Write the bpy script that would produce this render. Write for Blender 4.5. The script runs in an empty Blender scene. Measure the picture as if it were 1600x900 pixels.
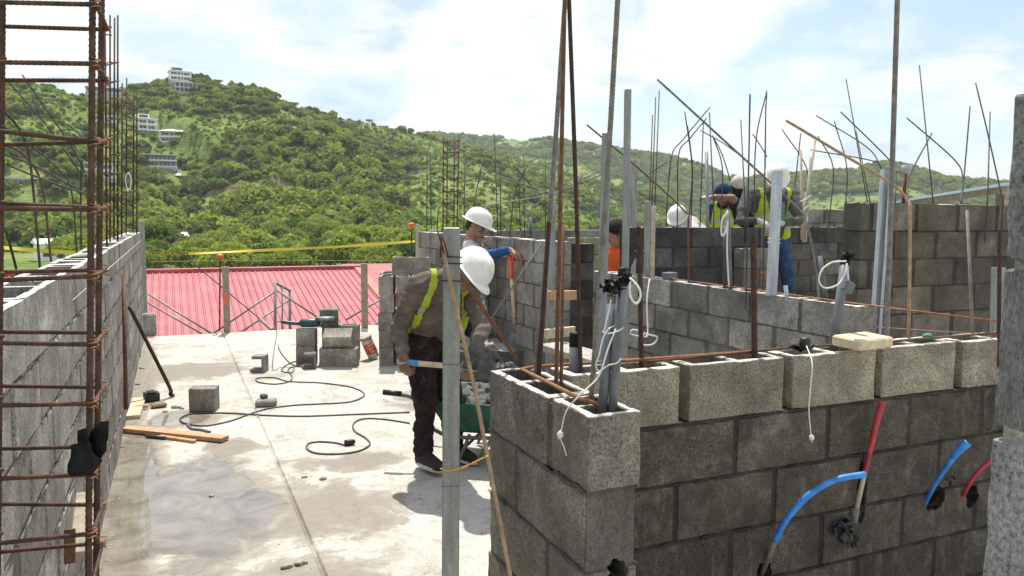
import bpy, bmesh, math, random
import numpy as np
from mathutils import Vector, Matrix, noise as mnoise

random.seed(7)
rng = np.random.default_rng(7)
SC = bpy.context.scene
COL = SC.collection
PI = math.pi

# ------------------------------------------------------------------ camera
YAW, PITCH, ROLL, EYE, FPX = 23.8, 5.35, 0.4, 1.61, 1200.0
_y, _p, _r = (math.radians(a) for a in (YAW, PITCH, ROLL))
FW = Vector((math.sin(_y) * math.cos(_p), math.cos(_y) * math.cos(_p), -math.sin(_p)))
R0 = Vector((math.cos(_y), -math.sin(_y), 0))
U0 = R0.cross(FW)
RT = R0 * math.cos(_r) + U0 * math.sin(_r)
UP = -R0 * math.sin(_r) + U0 * math.cos(_r)
CP = Vector((0, 0, EYE))
cam_d = bpy.data.cameras.new('camera')
cam_d.sensor_width = 36.0
cam_d.lens = 36.0 * FPX / 1600.0
cam_d.clip_start = 0.05
cam_d.clip_end = 9000
cam = bpy.data.objects.new('camera', cam_d)
COL.objects.link(cam)
m3 = Matrix((RT, UP, -FW)).transposed()
cam.matrix_world = Matrix.Translation(CP) @ m3.to_4x4()
SC.camera = cam


def ray(px, py):
    return FW + RT * ((px - 800) / FPX) - UP * ((py - 450) / FPX)


def at(px, py, d):
    return CP + ray(px, py) * d


def onz(px, py, z=0.0):
    r = ray(px, py)
    return CP + r * ((z - EYE) / r.z)


def onx(px, py, x):
    r = ray(px, py)
    return CP + r * (x / r.x)


def ony(px, py, y):
    r = ray(px, py)
    return CP + r * (y / r.y)


def dep(p):
    return (Vector(p) - CP).dot(FW)


def hdist(px, py, r):
    """a point seen at px,py at horizontal distance r"""
    v = ray(px, py)
    return CP + v * (r / math.hypot(v.x, v.y))


# ------------------------------------------------------------------ sky and sun
SUN_EL, SUN_AZ = math.radians(66), math.radians(14)      # azimuth measured from +Y towards +X
SC.view_settings.view_transform = 'Standard'
SC.view_settings.look = 'None'
SC.view_settings.exposure = 0.30
SC.view_settings.gamma = 1.0
SC.cycles.use_denoising = True
SC.cycles.max_bounces = 6
SC.cycles.diffuse_bounces = 3
SC.cycles.glossy_bounces = 3
SC.cycles.transparent_max_bounces = 6
SC.cycles.caustics_reflective = False
SC.cycles.caustics_refractive = False

W = bpy.data.worlds.new('World')
SC.world = W
W.use_nodes = True
nt = W.node_tree
nt.nodes.clear()


def ramp(tree, fac, stops, interp='LINEAR'):
    n = tree.nodes.new('ShaderNodeValToRGB')
    n.color_ramp.interpolation = interp
    els = n.color_ramp.elements
    while len(els) < len(stops):
        els.new(0.5)
    for e, (p, c) in zip(els, stops):
        e.position = p
        e.color = c if len(c) == 4 else (*c, 1)
    tree.links.new(fac, n.inputs[0])
    return n.outputs[0]


def g(v):
    return (v, v, v)


def math_n(tree, op, a, b=None, clamp=False):
    n = tree.nodes.new('ShaderNodeMath')
    n.operation = op
    n.use_clamp = clamp
    for i, v in enumerate((a, b)):
        if v is None:
            continue
        if isinstance(v, (int, float)):
            n.inputs[i].default_value = v
        else:
            tree.links.new(v, n.inputs[i])
    return n.outputs[0]


def noise_n(tree, vec, scale, detail=4, rough=0.55, dist=0.0):
    n = tree.nodes.new('ShaderNodeTexNoise')
    n.inputs['Scale'].default_value = scale
    n.inputs['Detail'].default_value = detail
    n.inputs['Roughness'].default_value = rough
    n.inputs['Distortion'].default_value = dist
    if vec is not None:
        tree.links.new(vec, n.inputs['Vector'])
    return n.outputs[0]


def mixc(tree, fac, a, b, mode='MIX'):
    n = tree.nodes.new('ShaderNodeMix')
    n.data_type = 'RGBA'
    n.blend_type = mode
    for i, v in ((0, fac), (6, a), (7, b)):
        if isinstance(v, (int, float)):
            n.inputs[i].default_value = v
        elif isinstance(v, tuple):
            n.inputs[i].default_value = v if len(v) == 4 else (*v, 1)
        else:
            tree.links.new(v, n.inputs[i])
    return n.outputs[2]


sky = nt.nodes.new('ShaderNodeTexSky')
sky.sky_type = 'NISHITA'
sky.sun_disc = False
sky.sun_elevation = SUN_EL
sky.sun_rotation = SUN_AZ
sky.air_density = 1.0
sky.dust_density = 1.2
sky.ozone_density = 0.7
bg1 = nt.nodes.new('ShaderNodeBackground')
bg1.inputs[1].default_value = 0.15
nt.links.new(sky.outputs[0], bg1.inputs[0])
tc = nt.nodes.new('ShaderNodeTexCoord')
sep = nt.nodes.new('ShaderNodeSeparateXYZ')
nt.links.new(tc.outputs['Generated'], sep.inputs[0])
zz = math_n(nt, 'ADD', math_n(nt, 'MAXIMUM', sep.outputs[2], 0.0), 0.32)
cmb = nt.nodes.new('ShaderNodeCombineXYZ')
nt.links.new(math_n(nt, 'DIVIDE', sep.outputs[0], zz), cmb.inputs[0])
nt.links.new(math_n(nt, 'DIVIDE', sep.outputs[1], zz), cmb.inputs[1])
nt.links.new(math_n(nt, 'MULTIPLY', sep.outputs[2], 0.6), cmb.inputs[2])
n1 = noise_n(nt, cmb.outputs[0], 1.9, 9, 0.56, 0.35)
mask = ramp(nt, n1, [(0.38, g(0.12)), (0.46, g(0.60)), (0.53, g(1.0))])
n2 = noise_n(nt, cmb.outputs[0], 3.6, 8, 0.55, 0.5)
ccol = ramp(nt, n2, [(0.33, (0.60, 0.74, 0.84)), (0.46, (0.86, 0.93, 0.97)), (0.54, (1.0, 1.0, 1.0))])
bg2 = nt.nodes.new('ShaderNodeBackground')
bg2.inputs[1].default_value = 0.92
nt.links.new(ccol, bg2.inputs[0])
mx = nt.nodes.new('ShaderNodeMixShader')
nt.links.new(mask, mx.inputs[0])
nt.links.new(bg1.outputs[0], mx.inputs[1])
nt.links.new(bg2.outputs[0], mx.inputs[2])
wo = nt.nodes.new('ShaderNodeOutputWorld')
nt.links.new(mx.outputs[0], wo.inputs[0])

sun_d = bpy.data.lights.new('sun', 'SUN')
sun_d.energy = 5.0
sun_d.angle = math.radians(0.6)
sun_d.color = (1.0, 0.95, 0.87)
sun = bpy.data.objects.new('sun', sun_d)
COL.objects.link(sun)
sdir = Vector((math.sin(SUN_AZ) * math.cos(SUN_EL), math.cos(SUN_AZ) * math.cos(SUN_EL), math.sin(SUN_EL)))
sun.rotation_euler = sdir.to_track_quat('Z', 'Y').to_euler()
sun.location = sdir * 60

# ------------------------------------------------------------------ helpers
MATS = {}


def newmat(name):
    m = bpy.data.materials.new(name)
    m.use_nodes = True
    t = m.node_tree
    b = t.nodes['Principled BSDF']
    MATS[name] = m
    return m, t, b


def objvec(t, rnd=True):
    c = t.nodes.new('ShaderNodeTexCoord')
    if not rnd:
        return c.outputs['Object']
    oi = t.nodes.new('ShaderNodeObjectInfo')
    v = t.nodes.new('ShaderNodeVectorMath')
    v.operation = 'ADD'
    s = t.nodes.new('ShaderNodeVectorMath')
    s.operation = 'SCALE'
    s.inputs[0].default_value = (31.7, 17.3, 53.1)
    t.links.new(oi.outputs['Random'], s.inputs['Scale'])
    t.links.new(c.outputs['Object'], v.inputs[0])
    t.links.new(s.outputs[0], v.inputs[1])
    return v.outputs[0]


def rand_n(t):
    return t.nodes.new('ShaderNodeObjectInfo').outputs['Random']


def geo_pos(t):
    return t.nodes.new('ShaderNodeNewGeometry').outputs['Position']


def bump(t, b, h, strength, dist):
    n = t.nodes.new('ShaderNodeBump')
    n.inputs['Strength'].default_value = strength
    n.inputs['Distance'].default_value = dist
    t.links.new(h, n.inputs['Height'])
    t.links.new(n.outputs[0], b.inputs['Normal'])


def simple(name, col, rough=0.6, metal=0.0, nscale=0, var=0.25, bumpd=0.0, rvar=0.0, spec=None):
    """a plain colour with procedural variation"""
    m, t, b = newmat(name)
    b.inputs['Roughness'].default_value = rough
    b.inputs['Metallic'].default_value = metal
    if spec is not None:
        b.inputs['Specular IOR Level'].default_value = spec
    v = objvec(t)
    c = (*col, 1)
    if nscale:
        f = noise_n(t, v, nscale, 6, 0.6)
        out = mixc(t, ramp(t, f, [(0.3, g(0)), (0.7, g(1))]), tuple(x * (1 - var) for x in col), tuple(min(1, x * (1 + var)) for x in col))
        if rvar:
            out = mixc(t, rvar, out, mixc(t, rand_n(t), g(0.45), g(1.5)), 'MULTIPLY')
        t.links.new(out, b.inputs['Base Color'])
        if bumpd:
            bump(t, b, noise_n(t, v, nscale * 4, 4, 0.6), 0.6, bumpd)
    else:
        b.inputs['Base Color'].default_value = c
    return m


def block_mat(name, base, rv=0.35, stain=0.0, stain_col=(0.12, 0.095, 0.07), grain=1.0, streak=0.0):
    m, t, b = newmat(name)
    v = objvec(t)
    b.inputs['Roughness'].default_value = 0.93
    b.inputs['Specular IOR Level'].default_value = 0.25
    fine = noise_n(t, v, 135, 4, 0.75)
    mid = noise_n(t, v, 26, 5, 0.6)
    big = noise_n(t, v, 5, 5, 0.62, 0.4)
    col = mixc(t, ramp(t, big, [(0.3, g(0)), (0.7, g(1))]), tuple(x * 0.72 for x in base), tuple(x * 1.22 for x in base))
    col = mixc(t, 1.0, col, ramp(t, mid, [(0.3, g(0.82)), (0.7, g(1.12))]), 'MULTIPLY')
    col = mixc(t, grain, col, ramp(t, fine, [(0.36, g(0.36)), (0.48, g(0.95)), (0.64, g(1.45))]), 'MULTIPLY')
    ws = noise_n(t, geo_pos(t), 2.7, 6, 0.65, 0.8)
    col = mixc(t, 1.0, col, ramp(t, ws, [(0.30, g(0.52)), (0.5, g(1.0)), (0.70, g(1.45))]), 'MULTIPLY')
    rn = mixc(t, rand_n(t), g(1 - rv), g(1 + rv * 0.8))
    col = mixc(t, 1.0, col, rn, 'MULTIPLY')
    if stain:
        st = noise_n(t, v, 8, 6, 0.68, 1.2)
        col = mixc(t, mixc(t, ramp(t, st, [(0.42, g(0)), (0.62, g(1))]), g(0), g(stain)), col, stain_col)
    if streak:
        mp = t.nodes.new('ShaderNodeMapping')
        mp.inputs['Scale'].default_value = (1, 1, 0.55)
        t.links.new(v, mp.inputs[0])
        sn = noise_n(t, mp.outputs[0], 13, 6, 0.72, 1.0)
        col = mixc(t, mixc(t, ramp(t, sn, [(0.52, g(0)), (0.66, g(1))]), g(0), g(streak)), col, (0.42, 0.41, 0.38))
    t.links.new(col, b.inputs['Base Color'])
    h = t.nodes.new('ShaderNodeMath')
    h.operation = 'ADD'
    t.links.new(fine, h.inputs[0])
    t.links.new(mid, h.inputs[1])
    bump(t, b, h.outputs[0], 0.8 * grain, 0.004)
    return m


def mesh_of(name, verts, faces, mat=None, smooth=False):
    me = bpy.data.meshes.new(name)
    me.from_pydata([tuple(v) for v in verts], [], faces)
    if mat is not None:
        for mm in (mat if isinstance(mat, (list, tuple)) else [mat]):
            me.materials.append(MATS[mm] if isinstance(mm, str) else mm)
    if smooth:
        me.polygons.foreach_set('use_smooth', [True] * len(me.polygons))
    me.update()
    return me


def obj(name, me, parent=None, loc=None, rot=None, scale=None):
    o = bpy.data.objects.new(name, me)
    COL.objects.link(o)
    if parent is not None:
        o.parent = parent
    if loc is not None:
        o.location = loc
    if rot is not None:
        o.rotation_euler = rot
    if scale is not None:
        o.scale = scale
    return o


def tag(o, label, cat, group=None, kind=None):
    if label:
        o['label'] = label
    if cat:
        o['category'] = cat
    if group:
        o['group'] = group
    if kind:
        o['kind'] = kind
    return o


def empty(name, loc=(0, 0, 0), rotz=0.0, label=None, cat=None, group=None):
    o = bpy.data.objects.new(name, None)
    o.empty_display_size = 0.1
    COL.objects.link(o)
    o.location = loc
    o.rotation_euler = (0, 0, rotz)
    return tag(o, label, cat, group)


class MB:
    """collects shapes into one mesh"""

    def __init__(self):
        self.v, self.f, self.mi = [], [], []

    def add(self, vs, fs, mi=0):
        o = len(self.v)
        self.v += [Vector(p) for p in vs]
        self.f += [tuple(i + o for i in f) for f in fs]
        self.mi += [mi] * len(fs)
        return self

    def box(self, lo, hi, M=None, mi=0, cham=0.0):
        x0, y0, z0 = lo
        x1, y1, z1 = hi
        if cham <= 0:
            vs = [(x0, y0, z0), (x1, y0, z0), (x1, y1, z0), (x0, y1, z0), (x0, y0, z1), (x1, y0, z1), (x1, y1, z1), (x0, y1, z1)]
            fs = [(0, 3, 2, 1), (4, 5, 6, 7), (0, 1, 5, 4), (1, 2, 6, 5), (2, 3, 7, 6), (3, 0, 4, 7)]
        else:
            bm = bmesh.new()
            bmesh.ops.create_cube(bm, size=1)
            for v in bm.verts:
                v.co = Vector(((x0 + x1) / 2 + v.co.x * (x1 - x0), (y0 + y1) / 2 + v.co.y * (y1 - y0), (z0 + z1) / 2 + v.co.z * (z1 - z0)))
            bmesh.ops.bevel(bm, geom=bm.edges[:], offset=cham, segments=1, affect='EDGES')
            bm.verts.index_update()
            vs = [v.co.copy() for v in bm.verts]
            fs = [tuple(v.index for v in f.verts) for f in bm.faces]
            bm.free()
        if M is not None:
            vs = [M @ Vector(p) for p in vs]
        return self.add(vs, fs, mi)

    def tube(self, pts, r, n=8, rib=0.0, pitch=0.011, mi=0, caps=True):
        """round bar along pts; rib > 0 gives the ridges of deformed bar"""
        P = [Vector(p) for p in pts]
        if rib > 0:
            Q, rr = [], []
            L = 0.0
            for a, b in zip(P[:-1], P[1:]):
                seg = (b - a).length
                k = max(1, int(seg / (pitch / 3)))
                for i in range(k):
                    Q.append(a.lerp(b, i / k))
            Q.append(P[-1])
            rr = [r * (1 + rib) if i % 3 == 0 else r for i in range(len(Q))]
            P = Q
        else:
            rr = r if isinstance(r, (list, tuple)) else [r] * len(P)
        vs, fs = [], []
        prev = None
        for i, p in enumerate(P):
            d = (P[min(i + 1, len(P) - 1)] - P[max(i - 1, 0)])
            d = d.normalized() if d.length > 1e-9 else Vector((0, 0, 1))
            if prev is None:
                ax = Vector((1, 0, 0)) if abs(d.x) < 0.8 else Vector((0, 1, 0))
                u = d.cross(ax).normalized()
            else:
                u = (prev - d * prev.dot(d)).normalized()
            prev = u
            w = d.cross(u)
            for k in range(n):
                a = 2 * PI * k / n
                q = p + (u * math.cos(a) + w * math.sin(a)) * rr[i]
                if rib > 0:
                    q += d * (math.sin(a) * r * 0.55)
                vs.append(q)
        for i in range(len(P) - 1):
            for k in range(n):
                k2 = (k + 1) % n
                fs.append((i * n + k, i * n + k2, (i + 1) * n + k2, (i + 1) * n + k))
        if caps:
            fs.append(tuple(range(n))[::-1])
            fs.append(tuple((len(P) - 1) * n + k for k in range(n)))
        return self.add(vs, fs, mi)

    def lathe(self, prof, n=16, M=None, mi=0):
        vs, fs = [], []
        for (r, z) in prof:
            for k in range(n):
                a = 2 * PI * k / n
                vs.append(Vector((r * math.cos(a), r * math.sin(a), z)))
        for i in range(len(prof) - 1):
            for k in range(n):
                k2 = (k + 1) % n
                fs.append((i * n + k, i * n + k2, (i + 1) * n + k2, (i + 1) * n + k))
        fs.append(tuple(range(n))[::-1])
        fs.append(tuple((len(prof) - 1) * n + k for k in range(n)))
        if M is not None:
            vs = [M @ p for p in vs]
        return self.add(vs, fs, mi)

    def blob(self, c, rad, seed=0, amp=0.3, freq=3.0, sub=2, mi=0, flat=None):
        bm = bmesh.new()
        bmesh.ops.create_icosphere(bm, subdivisions=sub, radius=1)
        bm.verts.index_update()
        rad = rad if isinstance(rad, (tuple, list, Vector)) else (rad, rad, rad)
        vs = []
        for v in bm.verts:
            k = 1 + amp * mnoise.noise(v.co * freq + Vector((seed * 7.3, seed * 3.1, 0)))
            p = Vector((v.co.x * rad[0] * k, v.co.y * rad[1] * k, v.co.z * rad[2] * k))
            if flat is not None:
                p.z = max(p.z, flat)
            vs.append(p + Vector(c))
        fs = [tuple(v.index for v in f.verts) for f in bm.faces]
        bm.free()
        return self.add(vs, fs, mi)

    def mesh(self, name, mat, smooth=False, bevel=0):
        me = mesh_of(name, self.v, self.f, mat, smooth)
        if any(self.mi):
            me.polygons.foreach_set('material_index', self.mi)
        return me

    def build(self, name, mat, parent=None, smooth=False, origin=None):
        """world-space shape -> object whose origin sits at `origin` or at its lowest middle; parents are unrotated or handled"""
        if parent is not None:
            Mi = wmat(parent).inverted()
            self.v = [Mi @ p for p in self.v]
        if origin is None:
            a = np.array([tuple(p) for p in self.v])
            lo, hi = a.min(0), a.max(0)
            origin = Vector(((lo[0] + hi[0]) / 2, (lo[1] + hi[1]) / 2, lo[2]))
        else:
            origin = Vector(origin)
        self.v = [p - origin for p in self.v]
        return obj(name, self.mesh(name, mat, smooth), parent, loc=origin)


def wmat(o):
    M = Matrix.LocRotScale(o.location, o.rotation_euler, o.scale)
    return (wmat(o.parent) @ M) if o.parent else M


def smooth_path(pts, k=8):
    """Catmull-Rom through pts"""
    P = [Vector(p) for p in pts]
    P = [P[0] * 2 - P[1]] + P + [P[-1] * 2 - P[-2]]
    out = []
    for i in range(1, len(P) - 2):
        for j in range(k):
            t = j / k
            a, b, c, d = P[i - 1], P[i], P[i + 1], P[i + 2]
            out.append(0.5 * ((2 * b) + (c - a) * t + (2 * a - 5 * b + 4 * c - d) * t * t + (3 * b - a - 3 * c + d) * t ** 3))
    out.append(P[-2])
    return out


def copy_tree(o, parent=None):
    c = o.copy()
    COL.objects.link(c)
    c.parent = parent
    for ch in o.children:
        copy_tree(ch, c)
    return c


# ------------------------------------------------------------------ materials
block_mat('block_grey', (0.245, 0.236, 0.218), 0.45, 0.45, (0.15, 0.135, 0.115), 1.0, 0.10)
block_mat('block_loose', (0.31, 0.29, 0.255), 0.25, 0.3)
block_mat('block_left', (0.30, 0.288, 0.26), 0.22, 0.45, (0.14, 0.125, 0.105), 1.0, 0.22)
block_mat('block_pillar', (0.205, 0.185, 0.158), 0.14, 0.45, (0.13, 0.115, 0.095))
block_mat('block_pale', (0.285, 0.258, 0.205), 0.16, 0.35, (0.20, 0.17, 0.12))  # paler tone of the front wall's top course
block_mat('block_deep_brown', (0.100, 0.087, 0.071), 0.30, 0.80, (0.055, 0.047, 0.038), 1.0, 0.14)  # darker brown for the front wall courses below the top one
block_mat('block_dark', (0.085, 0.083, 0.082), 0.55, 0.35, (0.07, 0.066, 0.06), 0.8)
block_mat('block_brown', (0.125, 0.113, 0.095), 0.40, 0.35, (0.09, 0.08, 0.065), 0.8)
block_mat('block_green', (0.33, 0.36, 0.20), 0.15, 0.5, (0.12, 0.12, 0.09), 0.8)
block_mat('block_violet', (0.235, 0.228, 0.24), 0.05, 0.15, (0.2, 0.19, 0.2), 1.0)
block_mat('rim', (0.62, 0.60, 0.55), 0.1, 0.3, (0.40, 0.37, 0.32), 0.6)  # block tops: pale mortar residue, with sunlit brightness put into the colour
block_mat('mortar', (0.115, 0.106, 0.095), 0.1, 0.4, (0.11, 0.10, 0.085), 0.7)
block_mat('mortar_dark', (0.055, 0.048, 0.040), 0.1, 0.4, (0.05, 0.042, 0.032), 0.7)  # darker joint tone
block_mat('mortar_pale', (0.36, 0.34, 0.30), 0.1, 0.2, (0.2, 0.19, 0.17), 0.7)


def rust_mat(name, a, b_, c, rough=0.8):
    m, t, b = newmat(name)
    v = objvec(t)
    f = noise_n(t, v, 35, 5, 0.7)
    t.links.new(ramp(t, f, [(0.3, a), (0.5, b_), (0.7, c)]), b.inputs['Base Color'])
    b.inputs['Roughness'].default_value = rough
    b.inputs['Specular IOR Level'].default_value = 0.35
    bump(t, b, noise_n(t, v, 300, 3, 0.6), 0.5, 0.001)
    return m


rust_mat('rust_dark', (0.032, 0.020, 0.016), (0.055, 0.030, 0.021), (0.11, 0.05, 0.028))
rust_mat('rust_cage', (0.036, 0.022, 0.017), (0.072, 0.040, 0.028), (0.15, 0.07, 0.038))
rust_mat('rust', (0.07, 0.038, 0.025), (0.13, 0.065, 0.040), (0.21, 0.10, 0.055))
rust_mat('rust_orange', (0.14, 0.065, 0.032), (0.25, 0.115, 0.055), (0.36, 0.18, 0.085))
rust_mat('bar_grey', (0.10, 0.085, 0.075), (0.17, 0.15, 0.135), (0.27, 0.245, 0.22), 0.6)
rust_mat('bar_bronze', (0.20, 0.13, 0.075), (0.33, 0.22, 0.13), (0.45, 0.32, 0.20), 0.6)
rust_mat('bar_dim', (0.035, 0.032, 0.03), (0.06, 0.055, 0.05), (0.10, 0.085, 0.07), 0.7)


def metal_mat(name, col, rough):
    m, t, b = newmat(name)
    v = objvec(t)
    mp = t.nodes.new('ShaderNodeMapping')
    mp.inputs['Scale'].default_value = (1, 1, 0.15)
    t.links.new(v, mp.inputs[0])
    f = noise_n(t, mp.outputs[0], 30, 6, 0.65)
    sp = noise_n(t, v, 120, 3, 0.6)
    c = mixc(t, ramp(t, f, [(0.3, g(0)), (0.7, g(1))]), tuple(x * 0.7 for x in col), tuple(x * 1.2 for x in col))
    c = mixc(t, 0.5, c, ramp(t, sp, [(0.35, g(0.75)), (0.6, g(1.1))]), 'MULTIPLY')
    t.links.new(c, b.inputs['Base Color'])
    b.inputs['Metallic'].default_value = 0.3
    t.links.new(ramp(t, f, [(0.3, g(rough + 0.15)), (0.7, g(rough - 0.05))]), b.inputs['Roughness'])
    return m


metal_mat('galvanised', (0.27, 0.275, 0.265), 0.5)
metal_mat('galv_light', (0.46, 0.50, 0.54), 0.42)
metal_mat('steel_grey', (0.26, 0.28, 0.30), 0.5)
simple('pvc_grey', (0.115, 0.12, 0.135), 0.42, 0, 14, 0.3, rvar=0.15)
simple('pvc_dark', (0.05, 0.052, 0.058), 0.45, 0, 14, 0.3)
simple('tape_black', (0.007, 0.007, 0.008), 0.55, 0, 40, 0.4, 0.002, spec=0.25)
simple('clear_plastic', (0.42, 0.44, 0.45), 0.25, 0, 30, 0.3)
simple('rope_white', (0.70, 0.69, 0.64), 0.8, 0, 60, 0.15, 0.001)
simple('hose_blue', (0.035, 0.22, 0.66), 0.45, 0, 22, 0.45, 0.001)
simple('hose_red', (0.36, 0.03, 0.045), 0.55, 0, 22, 0.55, 0.002)
simple('pipe_old', (0.17, 0.15, 0.13), 0.6, 0, 30, 0.4)
simple('foil', (0.03, 0.032, 0.035), 0.4, 0.1, 40, 0.9, 0.004)
simple('hole_dark', (0.018, 0.015, 0.012), 0.95, 0, 30, 0.4)
simple('wood_old', (0.30, 0.255, 0.19), 0.85, 0, 18, 0.35, 0.002)
simple('wood_orange', (0.50, 0.29, 0.16), 0.75, 0, 18, 0.25, 0.001)
simple('wood_tan', (0.56, 0.46, 0.31), 0.8, 0, 25, 0.25, 0.001)
simple('wood_pale', (0.42, 0.37, 0.29), 0.85, 0, 25, 0.3, 0.001)
simple('cable', (0.085, 0.08, 0.075), 0.55, 0, 20, 0.3)
simple('cement_wet', (0.075, 0.072, 0.066), 0.5, 0, 20, 0.4, 0.02)
simple('cement_dry', (0.36, 0.34, 0.30), 0.9, 0, 20, 0.3, 0.010)
simple('plastic_black', (0.015, 0.015, 0.016), 0.45)
simple('green_paint', (0.018, 0.10, 0.065), 0.5, 0, 16, 0.5, rvar=0)
simple('teal_tool', (0.012, 0.07, 0.075), 0.4, 0, 20, 0.2)
simple('orange_plastic', (0.80, 0.14, 0.05), 0.5, 0, 20, 0.15)
simple('blue_grip', (0.10, 0.28, 0.46), 0.6, 0, 30, 0.3)
simple('white_paint', (0.78, 0.78, 0.75), 0.6, 0, 0.8, 0.10)
simple('house_white', (0.88, 0.88, 0.86), 0.7, 0, 0.5, 0.06)
simple('house_grey', (0.36, 0.37, 0.38), 0.7, 0, 0.5, 0.15)
simple('house_glass', (0.06, 0.09, 0.12), 0.12, 0.2)
simple('house_roof', (0.68, 0.68, 0.66), 0.7, 0, 0.5, 0.12)
simple('roof_red_dark', (0.28, 0.055, 0.06), 0.6, 0, 2, 0.2)
simple('roof_blue', (0.42, 0.55, 0.66), 0.4, 0.1, 3, 0.12)
simple('net_green', (0.05, 0.22, 0.13), 0.9, 0, 1, 0.3)
simple('earth', (0.22, 0.15, 0.09), 0.95, 0, 0.4, 0.35, 0.1)
simple('bark', (0.11, 0.085, 0.06), 0.95, 0, 6, 0.3)

# ------------------------------------------------------------------ setting: slab
def slab_mat():
    m, t, b = newmat('slab_concrete')
    p = geo_pos(t)
    sp = t.nodes.new('ShaderNodeSeparateXYZ')
    t.links.new(p, sp.inputs[0])
    edge = math_n(t, 'SUBTRACT', noise_n(t, p, 2.6, 7, 0.62, 0.5), 0.5)
    wet = None
    for (cx, cy, rx, ry, amp) in [(0.12, 4.5, 0.56, 1.05, 2.0), (-0.34, 4.7, 0.34, 2.1, 1.0), (0.0, 6.45, 0.34, 0.34, 1.6),
                                  (0.20, 8.45, 0.62, 0.55, 2.4), (0.72, 4.1, 0.48, 0.48, 2.6), (0.98, 4.92, 0.36, 0.20, 2.8),
                                  (-0.33, 8.0, 0.16, 3.0, 1.2), (0.35, 5.55, 0.25, 0.25, 2.4), (0.2, 3.2, 0.6, 0.5, 2.4), (2.6, 6.4, 1.0, 0.7, 2.0)]:
        dx = math_n(t, 'DIVIDE', math_n(t, 'SUBTRACT', sp.outputs[0], cx), rx)
        dy = math_n(t, 'DIVIDE', math_n(t, 'SUBTRACT', sp.outputs[1], cy), ry)
        d = math_n(t, 'SQRT', math_n(t, 'ADD', math_n(t, 'MULTIPLY', dx, dx), math_n(t, 'MULTIPLY', dy, dy)))
        e = math_n(t, 'ADD', math_n(t, 'SUBTRACT', 1.0, d), math_n(t, 'MULTIPLY', edge, amp))
        wet = e if wet is None else math_n(t, 'MAXIMUM', wet, e)
    # shallow water only in the two low spots on the left
    pud = None
    for (cx, cy, rx, ry, amp) in [(0.08, 4.5, 0.50, 0.95, 1.5), (-0.34, 4.7, 0.30, 1.9, 0.8), (-0.02, 6.45, 0.28, 0.26, 1.0)]:
        dx = math_n(t, 'DIVIDE', math_n(t, 'SUBTRACT', sp.outputs[0], cx), rx)
        dy = math_n(t, 'DIVIDE', math_n(t, 'SUBTRACT', sp.outputs[1], cy), ry)
        d = math_n(t, 'SQRT', math_n(t, 'ADD', math_n(t, 'MULTIPLY', dx, dx), math_n(t, 'MULTIPLY', dy, dy)))
        e = math_n(t, 'ADD', math_n(t, 'SUBTRACT', 1.0, d), math_n(t, 'MULTIPLY', edge, amp))
        pud = e if pud is None else math_n(t, 'MAXIMUM', pud, e)
    damp = ramp(t, wet, [(0.02, g(0)), (0.16, g(0.75)), (0.4, g(1))])
    pool = ramp(t, pud, [(0.12, g(0)), (0.26, g(1))])
    big = noise_n(t, p, 1.9, 8, 0.68, 0.9)
    mid = noise_n(t, p, 13, 7, 0.72, 0.6)
    fine = noise_n(t, p, 95, 4, 0.75)
    c = ramp(t, big, [(0.32, (0.32, 0.295, 0.245)), (0.46, (0.44, 0.42, 0.37)), (0.64, (0.51, 0.49, 0.445))])
    c = mixc(t, 1.0, c, ramp(t, mid, [(0.28, g(0.55)), (0.46, g(1.0)), (0.7, g(1.10))]), 'MULTIPLY')
    c = mixc(t, 0.9, c, ramp(t, fine, [(0.32, g(0.42)), (0.47, g(0.98)), (0.7, g(1.16))]), 'MULTIPLY')
    spots = noise_n(t, p, 17, 3, 0.5)
    c = mixc(t, ramp(t, spots, [(0.70, g(0)), (0.75, g(0.6))]), c, (0.20, 0.18, 0.15))
    c = mixc(t, damp, c, mixc(t, mid, (0.14, 0.118, 0.09), (0.30, 0.265, 0.21)))
    c = mixc(t, pool, c, mixc(t, ramp(t, noise_n(t, p, 5, 6, 0.6, 1.0), [(0.3, g(0)), (0.7, g(1))]), (0.135, 0.122, 0.10), (0.29, 0.262, 0.215)))
    t.links.new(c, b.inputs['Base Color'])
    r1 = ramp(t, damp, [(0.0, g(0.92)), (1.0, g(0.55))])
    rr = mixc(t, pool, r1, g(0.045))
    t.links.new(rr, b.inputs['Roughness'])
    h = math_n(t, 'ADD', math_n(t, 'MULTIPLY', fine, 0.4), mid)
    dry = math_n(t, 'SUBTRACT', 1.0, pool)
    bump(t, b, math_n(t, 'MULTIPLY', h, dry), 0.55, 0.006)
    return m


slab_mat()
SX0, SX1, SY1 = -0.75, 14.0, 11.05
JX = 0.575                      # the saw-cut joint
mb = MB()
mb.box((SX0, -4.0, -0.22), (JX - 0.003, SY1, 0.0), cham=0.011)
mb.box((JX + 0.003, -4.0, -0.22), (SX1, SY1 + 0.02, 0.0), cham=0.011)
mb.box((SX0 + 0.05, -3.9, -0.21), (SX1 - 0.05, SY1 - 0.05, -0.012))
floor = mb.build('concrete_floor', 'slab_concrete')
floor['kind'] = 'structure'
floor['label'] = 'pale concrete floor slab with wet patches and a saw cut joint'

# ------------------------------------------------------------------ terrain
def crest(pts):
    return np.array([tuple(hdist(px, py, r)) for px, py, r in pts])


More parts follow.
